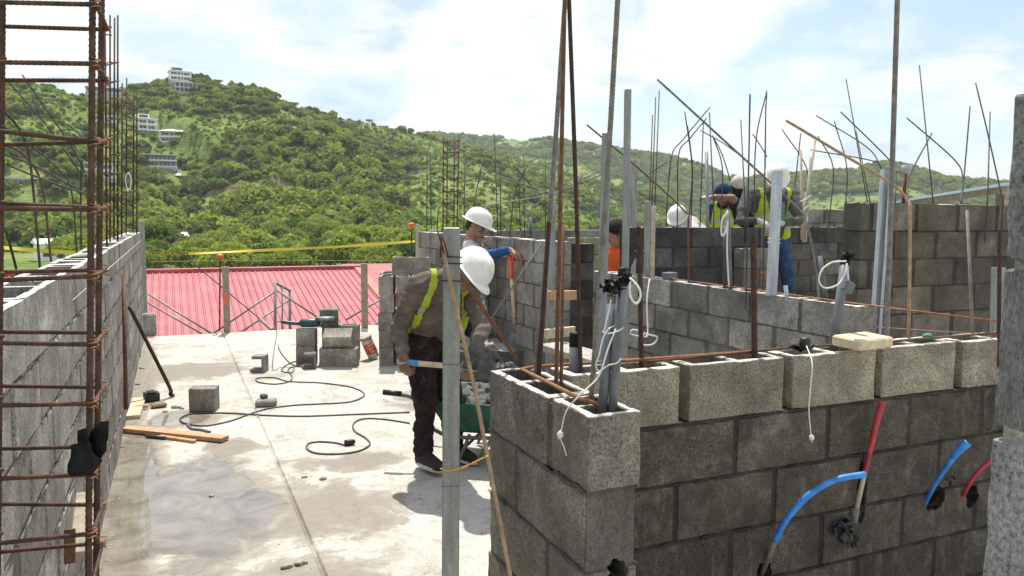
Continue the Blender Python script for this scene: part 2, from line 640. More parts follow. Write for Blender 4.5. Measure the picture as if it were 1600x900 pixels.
CA = crest([(-700, 200, 420), (-400, 150, 430), (-150, 135, 450), (0, 138, 475), (60, 134, 485), (100, 153, 490), (150, 152, 500), (220, 142, 508), (262, 130, 515), (300, 127, 522),
            (335, 135, 528), (400, 161, 545), (450, 173, 560), (500, 182, 572), (560, 192, 588), (600, 200, 600), (650, 214, 625),
            (700, 224, 650), (760, 236, 680), (830, 256, 710), (900, 278, 740), (1000, 305, 780)])
CB = crest([(0, 300, 1500), (300, 260, 1480), (500, 228, 1450), (600, 213, 1430), (640, 208, 1420), (700, 213, 1400), (740, 216, 1400), (820, 220, 1380), (870, 222, 1370), (940, 232, 1360),
            (1000, 241, 1350), (1080, 256, 1340), (1130, 274, 1340), (1180, 292, 1340)])
CC = crest([(1000, 318, 1250), (1100, 300, 1240), (1150, 288, 1230), (1200, 279, 1220), (1250, 276, 1210), (1290, 272, 1200), (1340, 266, 1200), (1385, 260, 1200), (1420, 266, 1200),
            (1470, 279, 1200), (1560, 290, 1190), (1650, 294, 1180), (1800, 270, 1180), (2300, 260, 1150)])
CD = crest([(640, 262, 470), (690, 268, 440), (600, 300, 360), (560, 330, 300)])        # the spur with the earth scar
CE = crest([(330, 150, 500), (390, 215, 430), (430, 270, 370), (450, 310, 315), (460, 345, 260)])   # grassy spur below the top house
RIDGES = [(CA, 0.40), (CB, 0.27), (CC, 0.27), (CD, 0.42), (CE, 0.46)]


def seg_dist(X, Y, P):
    best = np.full(X.shape, 1e9)
    zc = np.zeros(X.shape)
    for a, b in zip(P[:-1], P[1:]):
        dx, dy = b[0] - a[0], b[1] - a[1]
        L2 = dx * dx + dy * dy
        t = np.clip(((X - a[0]) * dx + (Y - a[1]) * dy) / L2, 0, 1)
        d = np.hypot(X - a[0] - t * dx, Y - a[1] - t * dy)
        k = d < best
        best = np.where(k, d, best)
        zc = np.where(k, a[2] + t * (b[2] - a[2]), zc)
    return best, zc


_lat = np.random.default_rng(3).random((64, 64))


def vnoise(x, y):
    xi, yi = np.floor(x).astype(int), np.floor(y).astype(int)
    fx, fy = x - xi, y - yi
    fx, fy = fx * fx * (3 - 2 * fx), fy * fy * (3 - 2 * fy)
    L = lambda i, j: _lat[i % 64, j % 64]
    return (L(xi, yi) * (1 - fx) + L(xi + 1, yi) * fx) * (1 - fy) + (L(xi, yi + 1) * (1 - fx) + L(xi + 1, yi + 1) * fx) * fy - 0.5


def fbm(x, y, o=4):
    s, a = 0.0, 1.0
    for i in range(o):
        s = s + a * vnoise(x * 2 ** i + 11.3 * i, y * 2 ** i + 5.7 * i)
        a *= 0.5
    return s


def height(X, Y):
    r = np.hypot(X, Y)
    z = -5.0 - 3.5 * np.clip((r - 40) / 100, 0, 1) + 3.5 * np.clip((r - 240) / 400, 0, 1)
    for P, s in RIDGES:
        d, zc = seg_dist(X, Y, P)
        n = fbm(X / 55, Y / 55) * np.clip(d / 40, 0, 1) * 14
        dd = np.sqrt(d * d + 64) - 8
        h = zc - s * dd + n
        k = 6.0
        u = np.clip(0.5 + 0.5 * (h - z) / k, 0, 1)
        z = z * (1 - u) + h * u + k * u * (1 - u)
    return z


def terrain_mesh():
    xs = np.concatenate([np.arange(-700, -60, 8), np.arange(-60, 420, 4.0), np.arange(420, 1700, 9), np.arange(1700, 4200, 120)])
    ys = np.concatenate([np.arange(-600, -20, 60), np.arange(-20, 620, 4.5), np.arange(620, 1500, 9), np.arange(1500, 4000, 120)])
    X, Y = np.meshgrid(xs, ys)
    Z = height(X, Y)
    nx, ny = len(xs), len(ys)
    V = np.stack([X, Y, Z], -1).reshape(-1, 3)
    i = np.arange(nx * ny).reshape(ny, nx)
    F = np.stack([i[:-1, :-1], i[:-1, 1:], i[1:, 1:], i[1:, :-1]], -1).reshape(-1, 4)
    me = bpy.data.meshes.new('terrain')
    me.vertices.add(len(V))
    me.vertices.foreach_set('co', V.ravel())
    me.loops.add(F.size)
    me.loops.foreach_set('vertex_index', F.ravel())
    me.polygons.add(len(F))
    me.polygons.foreach_set('loop_start', np.arange(len(F)) * 4)
    me.polygons.foreach_set('loop_total', np.full(len(F), 4))
    me.polygons.foreach_set('use_smooth', np.ones(len(F), bool))
    me.update()
    return me


def terrain_mat():
    m, t, b = newmat('hill_grass')
    p = geo_pos(t)
    a = noise_n(t, p, 0.02, 8, 0.62, 0.5)
    f = noise_n(t, p, 0.35, 6, 0.7)
    c = ramp(t, a, [(0.30, (0.10, 0.16, 0.036)), (0.5, (0.16, 0.225, 0.052)), (0.68, (0.26, 0.29, 0.10))])
    c = mixc(t, 1.0, c, ramp(t, f, [(0.3, g(0.55)), (0.7, g(1.35))]), 'MULTIPLY')
    # bare earth where the slope is steep or dug
    ev = noise_n(t, p, 0.012, 4, 0.6, 1.0)
    c = mixc(t, ramp(t, ev, [(0.66, g(0)), (0.72, g(0.7))]), c, (0.20, 0.155, 0.095))
    t.links.new(c, b.inputs['Base Color'])
    b.inputs['Roughness'].default_value = 0.95
    b.inputs['Specular IOR Level'].default_value = 0.1
    bump(t, b, f, 1.0, 1.2)
    return m


me = terrain_mesh()
me.materials.append(terrain_mat())
ter = obj('hills', me)
ter['kind'] = 'structure'
ter['label'] = 'green hills and valley floor around the building site'


# ------------------------------------------------------------------ vegetation
def leaf_mat(name, lo, hi, dark):
    m, t, b = newmat(name)
    r = rand_n(t)
    v = objvec(t)
    f = noise_n(t, v, 0.55, 4, 0.6)
    c = mixc(t, r, lo, hi)
    c = mixc(t, 1.0, c, ramp(t, f, [(0.32, g(dark)), (0.68, g(1.35))]), 'MULTIPLY')
    t.links.new(c, b.inputs['Base Color'])
    b.inputs['Roughness'].default_value = 0.7
    b.inputs['Specular IOR Level'].default_value = 0.2
    tr = t.nodes.new('ShaderNodeBsdfTranslucent')
    t.links.new(mixc(t, 1.0, c, (1.25, 1.35, 0.7), 'MULTIPLY'), tr.inputs[0])
    mxs = t.nodes.new('ShaderNodeMixShader')
    mxs.inputs[0].default_value = 0.42
    t.links.new(b.outputs[0], mxs.inputs[1])
    t.links.new(tr.outputs[0], mxs.inputs[2])
    t.links.new(mxs.outputs[0], t.nodes['Material Output'].inputs[0])
    return m


leaf_mat('leaves', (0.085, 0.135, 0.034), (0.30, 0.335, 0.075), 0.62)
leaf_mat('leaves_pale', (0.17, 0.24, 0.055), (0.31, 0.36, 0.09), 0.65)


def crown_mesh(name, seed, nl, leaf, W, H, z0, mat, lobes=9, umbrella=False):
    """leaf clumps spread over overlapping lobes, unit: metres, base at z=0"""
    rr = np.random.default_rng(seed)
    L = []
    for i in range(lobes):
        a = rr.random() * 2 * PI
        q = math.sqrt(rr.random()) * W * 0.33
        zc = z0 + H * (0.35 + 0.45 * rr.random() * (1 - q / (W * 0.55)))
        if umbrella:
            zc = z0 + H * (0.55 + 0.2 * rr.random())
        L.append((math.cos(a) * q, math.sin(a) * q, zc, W * (0.17 + 0.12 * rr.random()), H * (0.20 + 0.16 * rr.random())))
    L.append((0, 0, z0 + H * 0.6, W * 0.27, H * 0.36))
    wts = np.array([l[3] ** 2 for l in L])
    wts /= wts.sum()
    idx = rr.choice(len(L), nl, p=wts)
    d = rr.normal(size=(nl, 3))
    d /= np.linalg.norm(d, axis=1)[:, None]
    d[:, 2] = np.where(rr.random(nl) < 0.6, np.abs(d[:, 2]), d[:, 2])
    la = np.array(L)[idx]
    rad = 1 - 0.35 * rr.random(nl) ** 2
    P = la[:, :3] + d * np.stack([la[:, 3], la[:, 3], la[:, 4]], 1) * rad[:, None]
    P += rr.normal(size=(nl, 3)) * leaf * 0.35
    nrm = d + rr.normal(size=(nl, 3)) * 0.55
    nrm /= np.linalg.norm(nrm, axis=1)[:, None]
    a = np.cross(nrm, rr.normal(size=(nl, 3)))
    a /= np.linalg.norm(a, axis=1)[:, None]
    c = np.cross(nrm, a)
    s = leaf * (0.6 + 0.8 * rr.random(nl))[:, None]
    v0, v1, v2, v3 = P - a * s, P - c * s * 0.62 + nrm * s * 0.18, P + a * s, P + c * s * 0.62 + nrm * s * 0.18
    V = np.stack([v0, v1, v2, v3], 1).reshape(-1, 3)
    F = np.arange(nl * 4).reshape(nl, 4)
    return mesh_of(name, V.tolist(), F.tolist(), mat), L


def trunk_mesh(name, L, z0, r):
    mb = MB()
    fork = Vector((0, 0, z0 * 0.8 + 0.3))
    mb.tube([(0, 0, -0.6), (r * 0.3, 0, z0 * 0.4), fork], [r * 1.35, r, r * 0.85], 7)
    for (x, y, z, w, h) in L[:5]:
        mb.tube([fork - Vector((0, 0, 0.2)), fork.lerp(Vector((x, y, z)), 0.55) + Vector((0, 0, 0.3)), Vector((x, y, z))], [r * 0.6, r * 0.4, r * 0.15], 5)
    return mb.mesh(name, 'bark', True)


PROTO = bpy.data.collections.new('forest_prototypes')
for k in range(6):
    Wd, Ht = [(9, 6.5), (8, 6), (10, 5.5), (7, 7), (11, 6.5), (6, 5)][k]
    me, L = crown_mesh('forest_tree_%d' % k, 40 + k, 330, 0.85, Wd, Ht, 1.2, 'leaves', 8)
    PROTO.objects.link(bpy.data.objects.new('forest_tree_%d' % k, me))
for k in range(2):
    me, L = crown_mesh('forest_tree_%d' % (6 + k), 60 + k, 90, 0.65, 5.0, 2.4, 0.0, 'leaves_pale', 5)
    PROTO.objects.link(bpy.data.objects.new('forest_tree_%d' % (6 + k), me))


def pix_np(X, Y, Z):
    dx, dy, dz = X, Y, Z - EYE
    d = dx * FW.x + dy * FW.y + dz * FW.z
    return 800 + FPX * (dx * RT.x + dy * RT.y + dz * RT.z) / d, 450 - FPX * (dx * UP.x + dy * UP.y + dz * UP.z) / d, d


def visible_mask(X, Y, Z):
    """terrain line of sight from the camera (trees on far sides of ridges are skipped)"""
    ok = np.ones(X.shape, bool)
    for t in np.linspace(0.25, 0.96, 20):
        ok &= height(X * t, Y * t) < EYE + (Z + 5.5 - EYE) * t
    return ok


def scatter(n, r0, r1, px0, px1, seed, thresh, nsc, smin, smax, keep_clear=()):
    q = np.random.default_rng(seed)
    px = q.uniform(px0, px1, n)
    rr = np.sqrt(q.uniform(r0 ** 2, r1 ** 2, n))
    dirx = FW.x + (px - 800) / FPX * R0.x
    diry = FW.y + (px - 800) / FPX * R0.y
    l = np.hypot(dirx, diry)
    X, Y = dirx / l * rr, diry / l * rr
    Z = height(X, Y)
    ok = fbm(X / nsc + 3, Y / nsc + 9, 3) > thresh
    ok &= visible_mask(X, Y, Z)
    for (cx, cy, cr) in keep_clear:
        ok &= np.hypot(X - cx, Y - cy) > cr
    s = q.uniform(smin, smax, n) * (0.8 + 0.5 * np.clip(fbm(X / 30, Y / 30, 2) + 0.3, 0, 1))
    return X[ok], Y[ok], Z[ok], s[ok]


def terr_hit(px, py):
    v = ray(px, py)
    l = math.hypot(v.x, v.y)
    for r in range(150, 1300, 4):
        q = CP + v * (r / l)
        if float(height(np.array([q.x]), np.array([q.y]))[0]) > q.z:
            return r
    return 1300



# houses first (their places stay clear of trees): pixel middle, pixel foot, distance, width, depth, storeys, turn
HOUSES = [
    (281, 128, 512, 13, 9, 2, 0.15, 'tower', 'white modern three storey house on the very top of the hill'),
    (290, 146, 492, 15, 8, 2, 0.1, 'frame', 'grey open framed house just below the hilltop house'),
    (228, 213, 440, 10, 8, 3, 0.3, 'tower', 'tall white house with stacked balconies on the left hillside'),
    (274, 224, 425, 15, 9, 2, -0.15, 'hip', 'white house with a low hipped roof right of the tall white house'),
    (249, 262, 385, 17, 8, 2, -0.05, 'flat', 'long flat roofed white house with a wide dark window band'),
    (268, 284, 365, 12, 8, 1, -0.1, 'hip', 'small pale house with a hipped roof below the flat roofed one'),
    (163, 147, 490, 20, 9, 1, 0.0, 'flat', 'dark low house on the ridge behind the far rebar cages'),
    (148, 278, 370, 15, 9, 2, 0.25, 'flat', 'bluish white house partly behind the far rebar cages'),
    (36, 292, 350, 18, 9, 1, 0.1, 'flat', 'low grey roofed house behind the bent rebar at far left'),
    (163, 200, 440, 13, 8, 2, 0.1, 'flat', 'half hidden white house directly behind the second rebar cage'),
]
CLEAR = []
HOUSES = [(h[0], h[1], (lambda r: r + 5 if 200 < r < 620 else h[2])(terr_hit(h[0], h[1])), *h[3:]) for h in HOUSES]
SCARS = [(381, 292, 17, 5, 'dark earth cutting in the middle of the near slope'), (437, 290, 13, 7, 'tall brown earth cutting right of the middle one'),
         (343, 300, 12, 4, 'small dark cutting left on the near slope'), (466, 304, 14, 3, 'long low brown cutting at the right'),
         (388, 303, 12, 3, 'low tan cutting below the middle one'), (652, 272, 14, 6, 'brown earth scar on the spur at the right'), (620, 288, 8, 4, 'small dark scar left of the spur scar')]
for s_ in SCARS:
    r_ = terr_hit(s_[0], s_[1]) - 5
    for k_ in (-0.3, 0.3):
        p = hdist(s_[0] + k_ * s_[2] * 1200 / r_, s_[1], r_)
        CLEAR.append((p.x, p.y, s_[2] * 0.42))
        p = hdist(s_[0] + k_ * s_[2] * 1200 / r_, s_[1], r_ - 9)
        CLEAR.append((p.x, p.y, s_[2] * 0.40))
for h in HOUSES:
    p = hdist(h[0], h[1], h[2])
    CLEAR.append((p.x, p.y, 8))
    q = hdist(h[0], h[1], h[2] - 14)
    CLEAR.append((q.x, q.y, 5))

pts, sc, ix = [], [], []


def put(res, kinds, seed, sink=0.25):
    q = np.random.default_rng(seed)
    X, Y, Z, s = res
    for x, y, z, k in zip(X, Y, Z, s):
        pts.append((x, y, z - sink * k))
        sc.append(k)
        ix.append(kinds[q.integers(len(kinds))])


put(scatter(24000, 235, 760, -120, 1250, 1, 0.06, 48, 0.38, 0.82, CLEAR), range(6), 1, 0.5)
put(scatter(6000, 235, 760, -120, 1250, 11, -0.9, 48, 0.22, 0.45, CLEAR), range(6), 12, 0.5)
put(scatter(900, 235, 420, -120, 900, 31, 0.0, 60, 0.9, 1.4, CLEAR), range(6), 31, 0.8)
put(scatter(26000, 230, 700, -120, 1100, 2, -0.9, 40, 0.18, 0.55, CLEAR), (6, 7), 2, 0.1)
put(scatter(36000, 760, 1480, 500, 1750, 3, -0.25, 80, 0.7, 1.3), range(6), 3, 0.6)
put(scatter(9000, 620, 1480, 480, 1750, 4, -0.9, 80, 0.6, 1.2), (6, 7), 4, 0.1)


def forest_object():
    me = bpy.data.meshes.new('forest_points')
    me.from_pydata(pts, [], [])
    for nm, typ, data in (('s', 'FLOAT', sc), ('i', 'INT', ix), ('r', 'FLOAT', list(rng.uniform(0, 6.28, len(pts))))):
        at_ = me.attributes.new(nm, typ, 'POINT')
        at_.data.foreach_set('value', data)
    o = obj('hillside_forest', me)
    ng = bpy.data.node_groups.new('forest', 'GeometryNodeTree')
    ng.interface.new_socket('Geometry', in_out='INPUT', socket_type='NodeSocketGeometry')
    ng.interface.new_socket('Geometry', in_out='OUTPUT', socket_type='NodeSocketGeometry')
    gi, go = ng.nodes.new('NodeGroupInput'), ng.nodes.new('NodeGroupOutput')
    ci = ng.nodes.new('GeometryNodeCollectionInfo')
    ci.inputs['Collection'].default_value = PROTO
    ci.inputs['Separate Children'].default_value = True
    ci.inputs['Reset Children'].default_value = True
    ip = ng.nodes.new('GeometryNodeInstanceOnPoints')
    ip.inputs['Pick Instance'].default_value = True

    def attr(nm, typ):
        n = ng.nodes.new('GeometryNodeInputNamedAttribute')
        n.data_type = typ
        n.inputs['Name'].default_value = nm
        return n.outputs['Attribute']
    cx = ng.nodes.new('ShaderNodeCombineXYZ')
    ng.links.new(attr('r', 'FLOAT'), cx.inputs[2])
    ng.links.new(gi.outputs[0], ip.inputs['Points'])
    ng.links.new(ci.outputs[0], ip.inputs['Instance'])
    ng.links.new(attr('i', 'INT'), ip.inputs['Instance Index'])
    ng.links.new(cx.outputs[0], ip.inputs['Rotation'])
    ng.links.new(attr('s', 'FLOAT'), ip.inputs['Scale'])
    ng.links.new(ip.outputs[0], go.inputs[0])
    md = o.modifiers.new('forest', 'NODES')
    md.node_group = ng
    tag(o, 'dense green forest covering the far hillsides', 'forest', None, 'stuff')
    return o


forest_object()

# individual trees of the valley
TP = []
for k in range(5):
    Wd, Ht, z0 = [(10, 5.6, 1.6), (8.5, 6.2, 1.6), (12, 5.0, 2.0), (7.5, 5.8, 1.2), (9.5, 5.0, 1.4)][k]
    cm, L = crown_mesh('tree_crown', 80 + k, 3000, 0.34, Wd, Ht, z0, 'leaves' if k < 3 else 'leaves_pale', 13)
    TP.append((cm, trunk_mesh('tree_trunk', L, z0 + 1.0, 0.22)))
X, Y, Z, S = scatter(1500, 105, 245, 130, 1330, 21, -0.25, 45, 0.6, 1.15)
sel = []
for i in range(len(X)):
    if all((X[i] - X[j]) ** 2 + (Y[i] - Y[j]) ** 2 > (4.5 * (S[i] + S[j]) * 0.62) ** 2 for j in sel):
        sel.append(i)
    if len(sel) >= 230:
        break
for i in sel:
    k = int(rng.integers(5))
    kind = 'dark green bushy tree in the wooded valley beyond the site' if k < 3 else 'light green bushy tree in the wooded valley beyond the site'
    t_ = empty('valley_tree', (X[i], Y[i], Z[i]), rng.uniform(0, 6.28), kind, 'tree', 'dark valley trees' if k < 3 else 'light valley trees')
    t_.scale = (S[i],) * 3
    obj('crown', TP[k][0], t_)
    obj('trunk', TP[k][1], t_)

# the few trees that stand alone on the skyline
um, L = crown_mesh('tree_crown', 95, 700, 0.5, 9.5, 4.2, 3.0, 'leaves', 9, True)
ut = trunk_mesh('tree_trunk', L, 4.2, 0.3)
for (px, py, r, s, lab) in [(457, 169, 562, 0.95, 'umbrella shaped tree alone on the grassy skyline'), (577, 187, 590, 0.6, 'small round tree alone on the skyline right of the umbrella tree'),
                            (426, 160, 553, 0.7, 'small tree on the skyline left of the umbrella tree'), (340, 130, 528, 0.7, 'low tree on the skyline right of the hilltop house')]:
    p = hdist(px, py, r)
    z = float(height(np.array([p.x]), np.array([p.y]))[0])
    t_ = empty('skyline_tree', (p.x, p.y, z - 0.3), 0.7, lab, 'tree')
    t_.scale = (s,) * 3
    obj('crown', um, t_)
    obj('trunk', ut, t_)

# bare earth scars on the slope
def scar(px, py, r, w, h, lab):
    p = hdist(px, py, r)
    v = ray(px, py)
    rot = math.atan2(-v.x, v.y)
    mb = MB()
    nx, nz = 14, 5
    vs, fs = [], []
    for j in range(nz + 1):
        for i in range(nx + 1):
            u = i / nx * 2 - 1
            top = h * (1 - abs(u) ** 2.2) * (0.75 + 0.5 * mnoise.noise(Vector((u * 3, px, 0))))
            zz_ = top * j / nz
            y = zz_ * 0.75 + 0.7 * mnoise.noise(Vector((u * 5, j * 0.8, px)))
            vs.append(Vector((u * w / 2, y, zz_ - 1.5 + mnoise.noise(Vector((u * 6, j, px + 3))) * 0.4)))
    for j in range(nz):
        for i in range(nx):
            a = j * (nx + 1) + i
            fs.append((a, a + 1, a + nx + 2, a + nx + 1))
    M = Matrix.Translation(p) @ Matrix.Rotation(rot, 4, 'Z')
    mb.add([M @ q for q in vs], fs)
    o = mb.build('earth_scar', 'earth', None, True)
    o['kind'] = 'structure'
    o['label'] = lab


for (px, py, w, h, lab) in SCARS:
    scar(px, py, terr_hit(px, py) - 3, w * 1.0, h, lab)

# ------------------------------------------------------------------ houses on the hill
def house(px, py, r, w, d, st, turn, style, lab):
    p = hdist(px, py, r)
    zt = float(height(np.array([p.x]), np.array([p.y]))[0])
    v = ray(px, py)
    root = empty('hillside_house', (p.x, p.y, p.z), math.atan2(-v.x, v.y) + turn, lab, 'house')
    w *= 0.86
    sh = 2.8
    H = st * sh
    wm = 'house_grey' if style == 'frame' or 'dark' in lab else 'house_white'

    def part(name, lo, hi, mat, par=root, ch=0.0):
        m_ = MB().box(lo, hi, cham=ch)
        return obj(name, m_.mesh(name, mat), par)
    part('foundation', (-w / 2 - 0.6, -d / 2 - 1.2, min(-1.5, zt - p.z - 4)), (w / 2 + 0.6, d / 2 + 1, 0.0), 'house_grey')
    if style == 'frame':
        for i in range(st + 1):
            part('floor_plate', (-w / 2, -d / 2, i * sh), (w / 2, d / 2, i * sh + 0.35), 'house_roof')
        for i in range(6):
            x = -w / 2 + 0.3 + i * (w - 0.9) / 5
            part('column', (x, -d / 2 + 0.1, 0.36), (x + 0.35, -d / 2 + 0.45, H - 0.01), 'house_roof')
        wl = part('wall', (-w / 2 + 0.4, -d / 2 + 2.6, 0.36), (w / 2 - 0.4, d / 2 - 0.2, H - 0.01), 'house_grey')
        for i in range(st):
            for k in range(4):
                x = -w / 2 + 1 + k * (w - 1.5) / 4
                part('window', (x, -d / 2 + 2.5, i * sh + 1.0), (x + 2.2, -d / 2 + 2.7, i * sh + 2.6), 'house_glass')
        return
    part('wall', (-w / 2, -d / 2 + 1.6, 0), (w / 2, d / 2, H), wm)
    nb = max(2, int(w / 3.4))
    for i in range(st):
        part('balcony', (-w / 2 - 0.4, -d / 2, i * sh - 0.15), (w / 2 + 0.4, -d / 2 + 1.58, i * sh + 0.18), wm)
        part('railing', (-w / 2 - 0.4, -d / 2 + 0.02, i * sh + 0.19), (w / 2 + 0.4, -d / 2 + 0.10, i * sh + 0.75), 'house_roof')
        for k in range(nb):
            x = -w / 2 + 0.5 + k * (w - 0.6) / nb
            ww = (w - 0.6) / nb - 0.6
            f = part('window', (x, -d / 2 + 1.50, i * sh + 0.8), (x + ww, -d / 2 + 1.7, i * sh + 2.2), 'house_glass')
            part('frame', (x + ww / 2 - 0.08, -d / 2 + 1.44, i * sh + 0.8), (x + ww / 2 + 0.08, -d / 2 + 1.498, i * sh + 2.2), 'house_white', f)
        for k in range(2):
            part('window', ((-w / 2 - 0.06) if k else (w / 2 - 0.06), -d / 2 + 3.2, i * sh + 0.9), ((-w / 2 + 0.06) if k else (w / 2 + 0.06), -d / 2 + 5.2, i * sh + 2.4), 'house_glass')
    for k in range(3 if st > 1 else 2):
        x = -w / 2 - 0.2 + k * (w + 0.1) / (2 if st > 1 else 1)
        part('column', (x, -d / 2 + 0.12, 0.2), (x + 0.3, -d / 2 + 0.42, H), wm)
    if style == 'hip':
        mb = MB()
        a, b_ = w / 2 + 1.0, d / 2 + 0.9
        mb.add([(-a, -b_, H), (a, -b_, H), (a, b_, H), (-a, b_, H), (-a + b_ * 0.9, 0, H + 1.5), (a - b_ * 0.9, 0, H + 1.5)],
               [(0, 1, 5, 4), (1, 2, 5), (2, 3, 4, 5), (3, 0, 4), (3, 2, 1, 0)])
        obj('roof', mb.mesh('roof', 'house_roof'), root)
    else:
        part('roof', (-w / 2 - 0.7, -d / 2 - 0.3, H + 0.002), (w / 2 + 0.7, d / 2 + 0.4, H + 0.4), 'house_white' if style != 'flat' else 'house_roof')
        if style == 'tower':
            part('roof_room', (-w / 2 + 0.5, -d / 2 + 2.5, H + 0.41), (w / 6, d / 2 - 0.5, H + 2.6), 'house_white')
            part('window', (-w / 2 + 1.0, -d / 2 + 2.4, H + 0.9), (w / 6 - 0.6, -d / 2 + 2.6, H + 2.2), 'house_glass')


for h in HOUSES:
    house(*h)

# low buildings in the valley
def shed(px, py, r, w, d, hgt, roofm, lab, nm='valley_shed'):
    p = hdist(px, py, r)
    z = float(height(np.array([p.x]), np.array([p.y]))[0])
    v = ray(px, py)
    root = empty(nm, (p.x, p.y, z), math.atan2(-v.x, v.y) + 0.2, lab, 'building')
    zt = p.z - z
    obj('wall', MB().box((-w / 2, -d / 2, -1), (w / 2, d / 2, zt)).mesh('wall', 'house_white'), root)
    mb = MB()
    a, b_ = w / 2 + 0.5, d / 2 + 0.5
    mb.add([(-a, -b_, zt), (a, -b_, zt), (a, b_, zt), (-a, b_, zt), (-a, 0, zt + hgt), (a, 0, zt + hgt)], [(0, 1, 5, 4), (2, 3, 4, 5), (1, 2, 5), (3, 0, 4), (3, 2, 1, 0)])
    obj('roof', mb.mesh('roof', roofm), root)
    obj('door', MB().box((-0.6, -d / 2 - 0.06, 0), (0.6, -d / 2 + 0.06, min(2.1, zt - 0.2))).mesh('door', 'house_glass'), root)
    for k in (-1, 1):
        obj('window', MB().box((k * w / 3 - 0.6, -d / 2 - 0.05, 1.0), (k * w / 3 + 0.6, -d / 2 + 0.05, min(2.0, zt - 0.1))).mesh('window', 'house_glass'), root)


shed(254, 372, 200, 10, 6, 1.4, 'house_white', 'small white roofed shed in the valley beside the left wall')
shed(320, 374, 210, 20, 7, 1.0, 'net_green', 'long shed with green netting roof in the valley')
shed(387, 378, 205, 5, 4, 0.8, 'house_white', 'tiny white shed between trees in the valley')
shed(90, 380, 190, 8, 5, 1.0, 'house_white', 'white roofed hut seen through the rebar at left')

# ------------------------------------------------------------------ the red roofed building below the slab edge
def roof_mat():
    m, t, b = newmat('roof_red')
    p = geo_pos(t)
    f = noise_n(t, p, 1.4, 6, 0.65, 0.5)
    f2 = noise_n(t, p, 14, 5, 0.7)
    c = ramp(t, f, [(0.3, (0.31, 0.050, 0.066)), (0.5, (0.37, 0.072, 0.09)), (0.72, (0.43, 0.12, 0.13))])
    c = mixc(t, 0.35, c, ramp(t, f2, [(0.3, g(0.6)), (0.7, g(1.2))]), 'MULTIPLY')
    c = mixc(t, 1.0, c, mixc(t, rand_n(t), g(0.86), g(1.12)), 'MULTIPLY')
    t.links.new(c, b.inputs['Base Color'])
    b.inputs['Roughness'].default_value = 0.55
    return m


roof_mat()
rb = empty('red_roof_building', (0.4, 16.5, -4.8), 0, 'long building with a faded red ribbed metal roof below the slab edge', 'building')
YR, ZR, YE, ZE = 19.6, 0.27, 13.0, -1.05
XR = 4.36


def to_local(mb_, root):
    Mi = wmat(root).inverted()
    mb_.v = [Mi @ p for p in mb_.v]
    return mb_


rib = 0.14
nsheet = 12
sheet_w = rib * 6
prof = []
for k in range(6):
    x = k * rib
    prof += [(x, 0), (x + rib * 0.62, 0), (x + rib * 0.70, 0.020), (x + rib * 0.84, 0.020), (x + rib * 0.94, 0)]
prof.append((sheet_w + 0.004, 0.0))
for s in range(nsheet):
    x0 = XR - 0.16 - (s + 1) * sheet_w
    vs, fs = [], []
    for (y, z) in ((YE, ZE), (YR, ZR)):
        for (x, h) in prof:
            vs.append((x0 + x, y - h * 0.2, z + h + (s % 2) * 0.004))
    n = len(prof)
    for i in range(n - 1):
        fs.append((i, i + 1, n + i + 1, n + i))
    mb = to_local(MB().add(vs, fs), rb)
    o = obj('roof_sheet', mb.mesh('roof_sheet', 'roof_red'), rb)
mb = to_local(MB().box((XR - 9.6 - 0.9, YR - 0.16, ZR - 0.02), (XR + 0.02, YR + 0.2, ZR + 0.055)), rb)
obj('ridge_cap', mb.mesh('ridge_cap', 'roof_red'), rb)
# verge trim along the right edge
vs = [(XR - 0.17, YE - 0.02, ZE + 0.035), (XR + 0.02, YE - 0.02, ZE + 0.035), (XR + 0.02, YR - 0.17, ZR + 0.02), (XR - 0.17, YR - 0.17, ZR + 0.02),
      (XR - 0.17, YE - 0.02, ZE - 0.15), (XR + 0.02, YE - 0.02, ZE - 0.15), (XR + 0.02, YR - 0.17, ZR - 0.16), (XR - 0.17, YR - 0.17, ZR - 0.16)]
mb = to_local(MB().add(vs, [(0, 1, 2, 3), (7, 6, 5, 4), (0, 4, 5, 1), (1, 5, 6, 2), (2, 6, 7, 3), (3, 7, 4, 0)]), rb)
obj('verge_trim', mb.mesh('verge_trim', 'orange_roof' if 'orange_roof' in MATS else simple('orange_roof', (0.50, 0.14, 0.10), 0.6, 0, 3, 0.15)), rb)
vs = [(XR - 10.4, YR + 0.02, ZR - 0.01), (XR, YR + 0.02, ZR - 0.01), (XR, YR + 6.5, ZR - 1.3), (XR - 10.4, YR + 6.5, ZR - 1.3)]
mb = to_local(MB().add(vs, [(0, 1, 2, 3)]), rb)
obj('back_roof', mb.mesh('back_roof', 'roof_red'), rb)
mb = to_local(MB().box((XR - 10, YE + 0.6, -4.8), (XR - 0.4, YR + 5.8, -1.32)), rb)
obj('wall', mb.mesh('wall', 'house_white'), rb)
mb = MB().add([(XR - 0.42, YE + 0.6, -1.3), (XR - 0.42, YR, ZR - 0.25), (XR - 0.42, YR + 5.8, -1.3)], [(0, 1, 2)])
obj('gable', to_local(mb, rb).mesh('gable', 'house_white'), rb)

# the darker roof behind it, right
p = hdist(590, 425, 25)
db = empty('dark_roof_building', (p.x + 1.2, p.y + 1.0, -4.8), -0.1, 'low building with a dark red roof behind the block stack', 'building')
obj('wall', MB().box((-1.5, -1.2, 0), (4, 3, 3.9)).mesh('wall', 'house_grey'), db)
mb = MB().add([(-2.0, -1.7, 3.95), (4.4, -1.7, 3.95), (4.4, 1.2, 4.72), (-2.0, 1.2, 4.72), (-2.0, -1.7, 3.75), (4.4, -1.7, 3.75)], [(0, 1, 2, 3), (4, 5, 1, 0), (3, 2, 5, 4)])
obj('roof', mb.mesh('roof', 'roof_red_dark'), db)

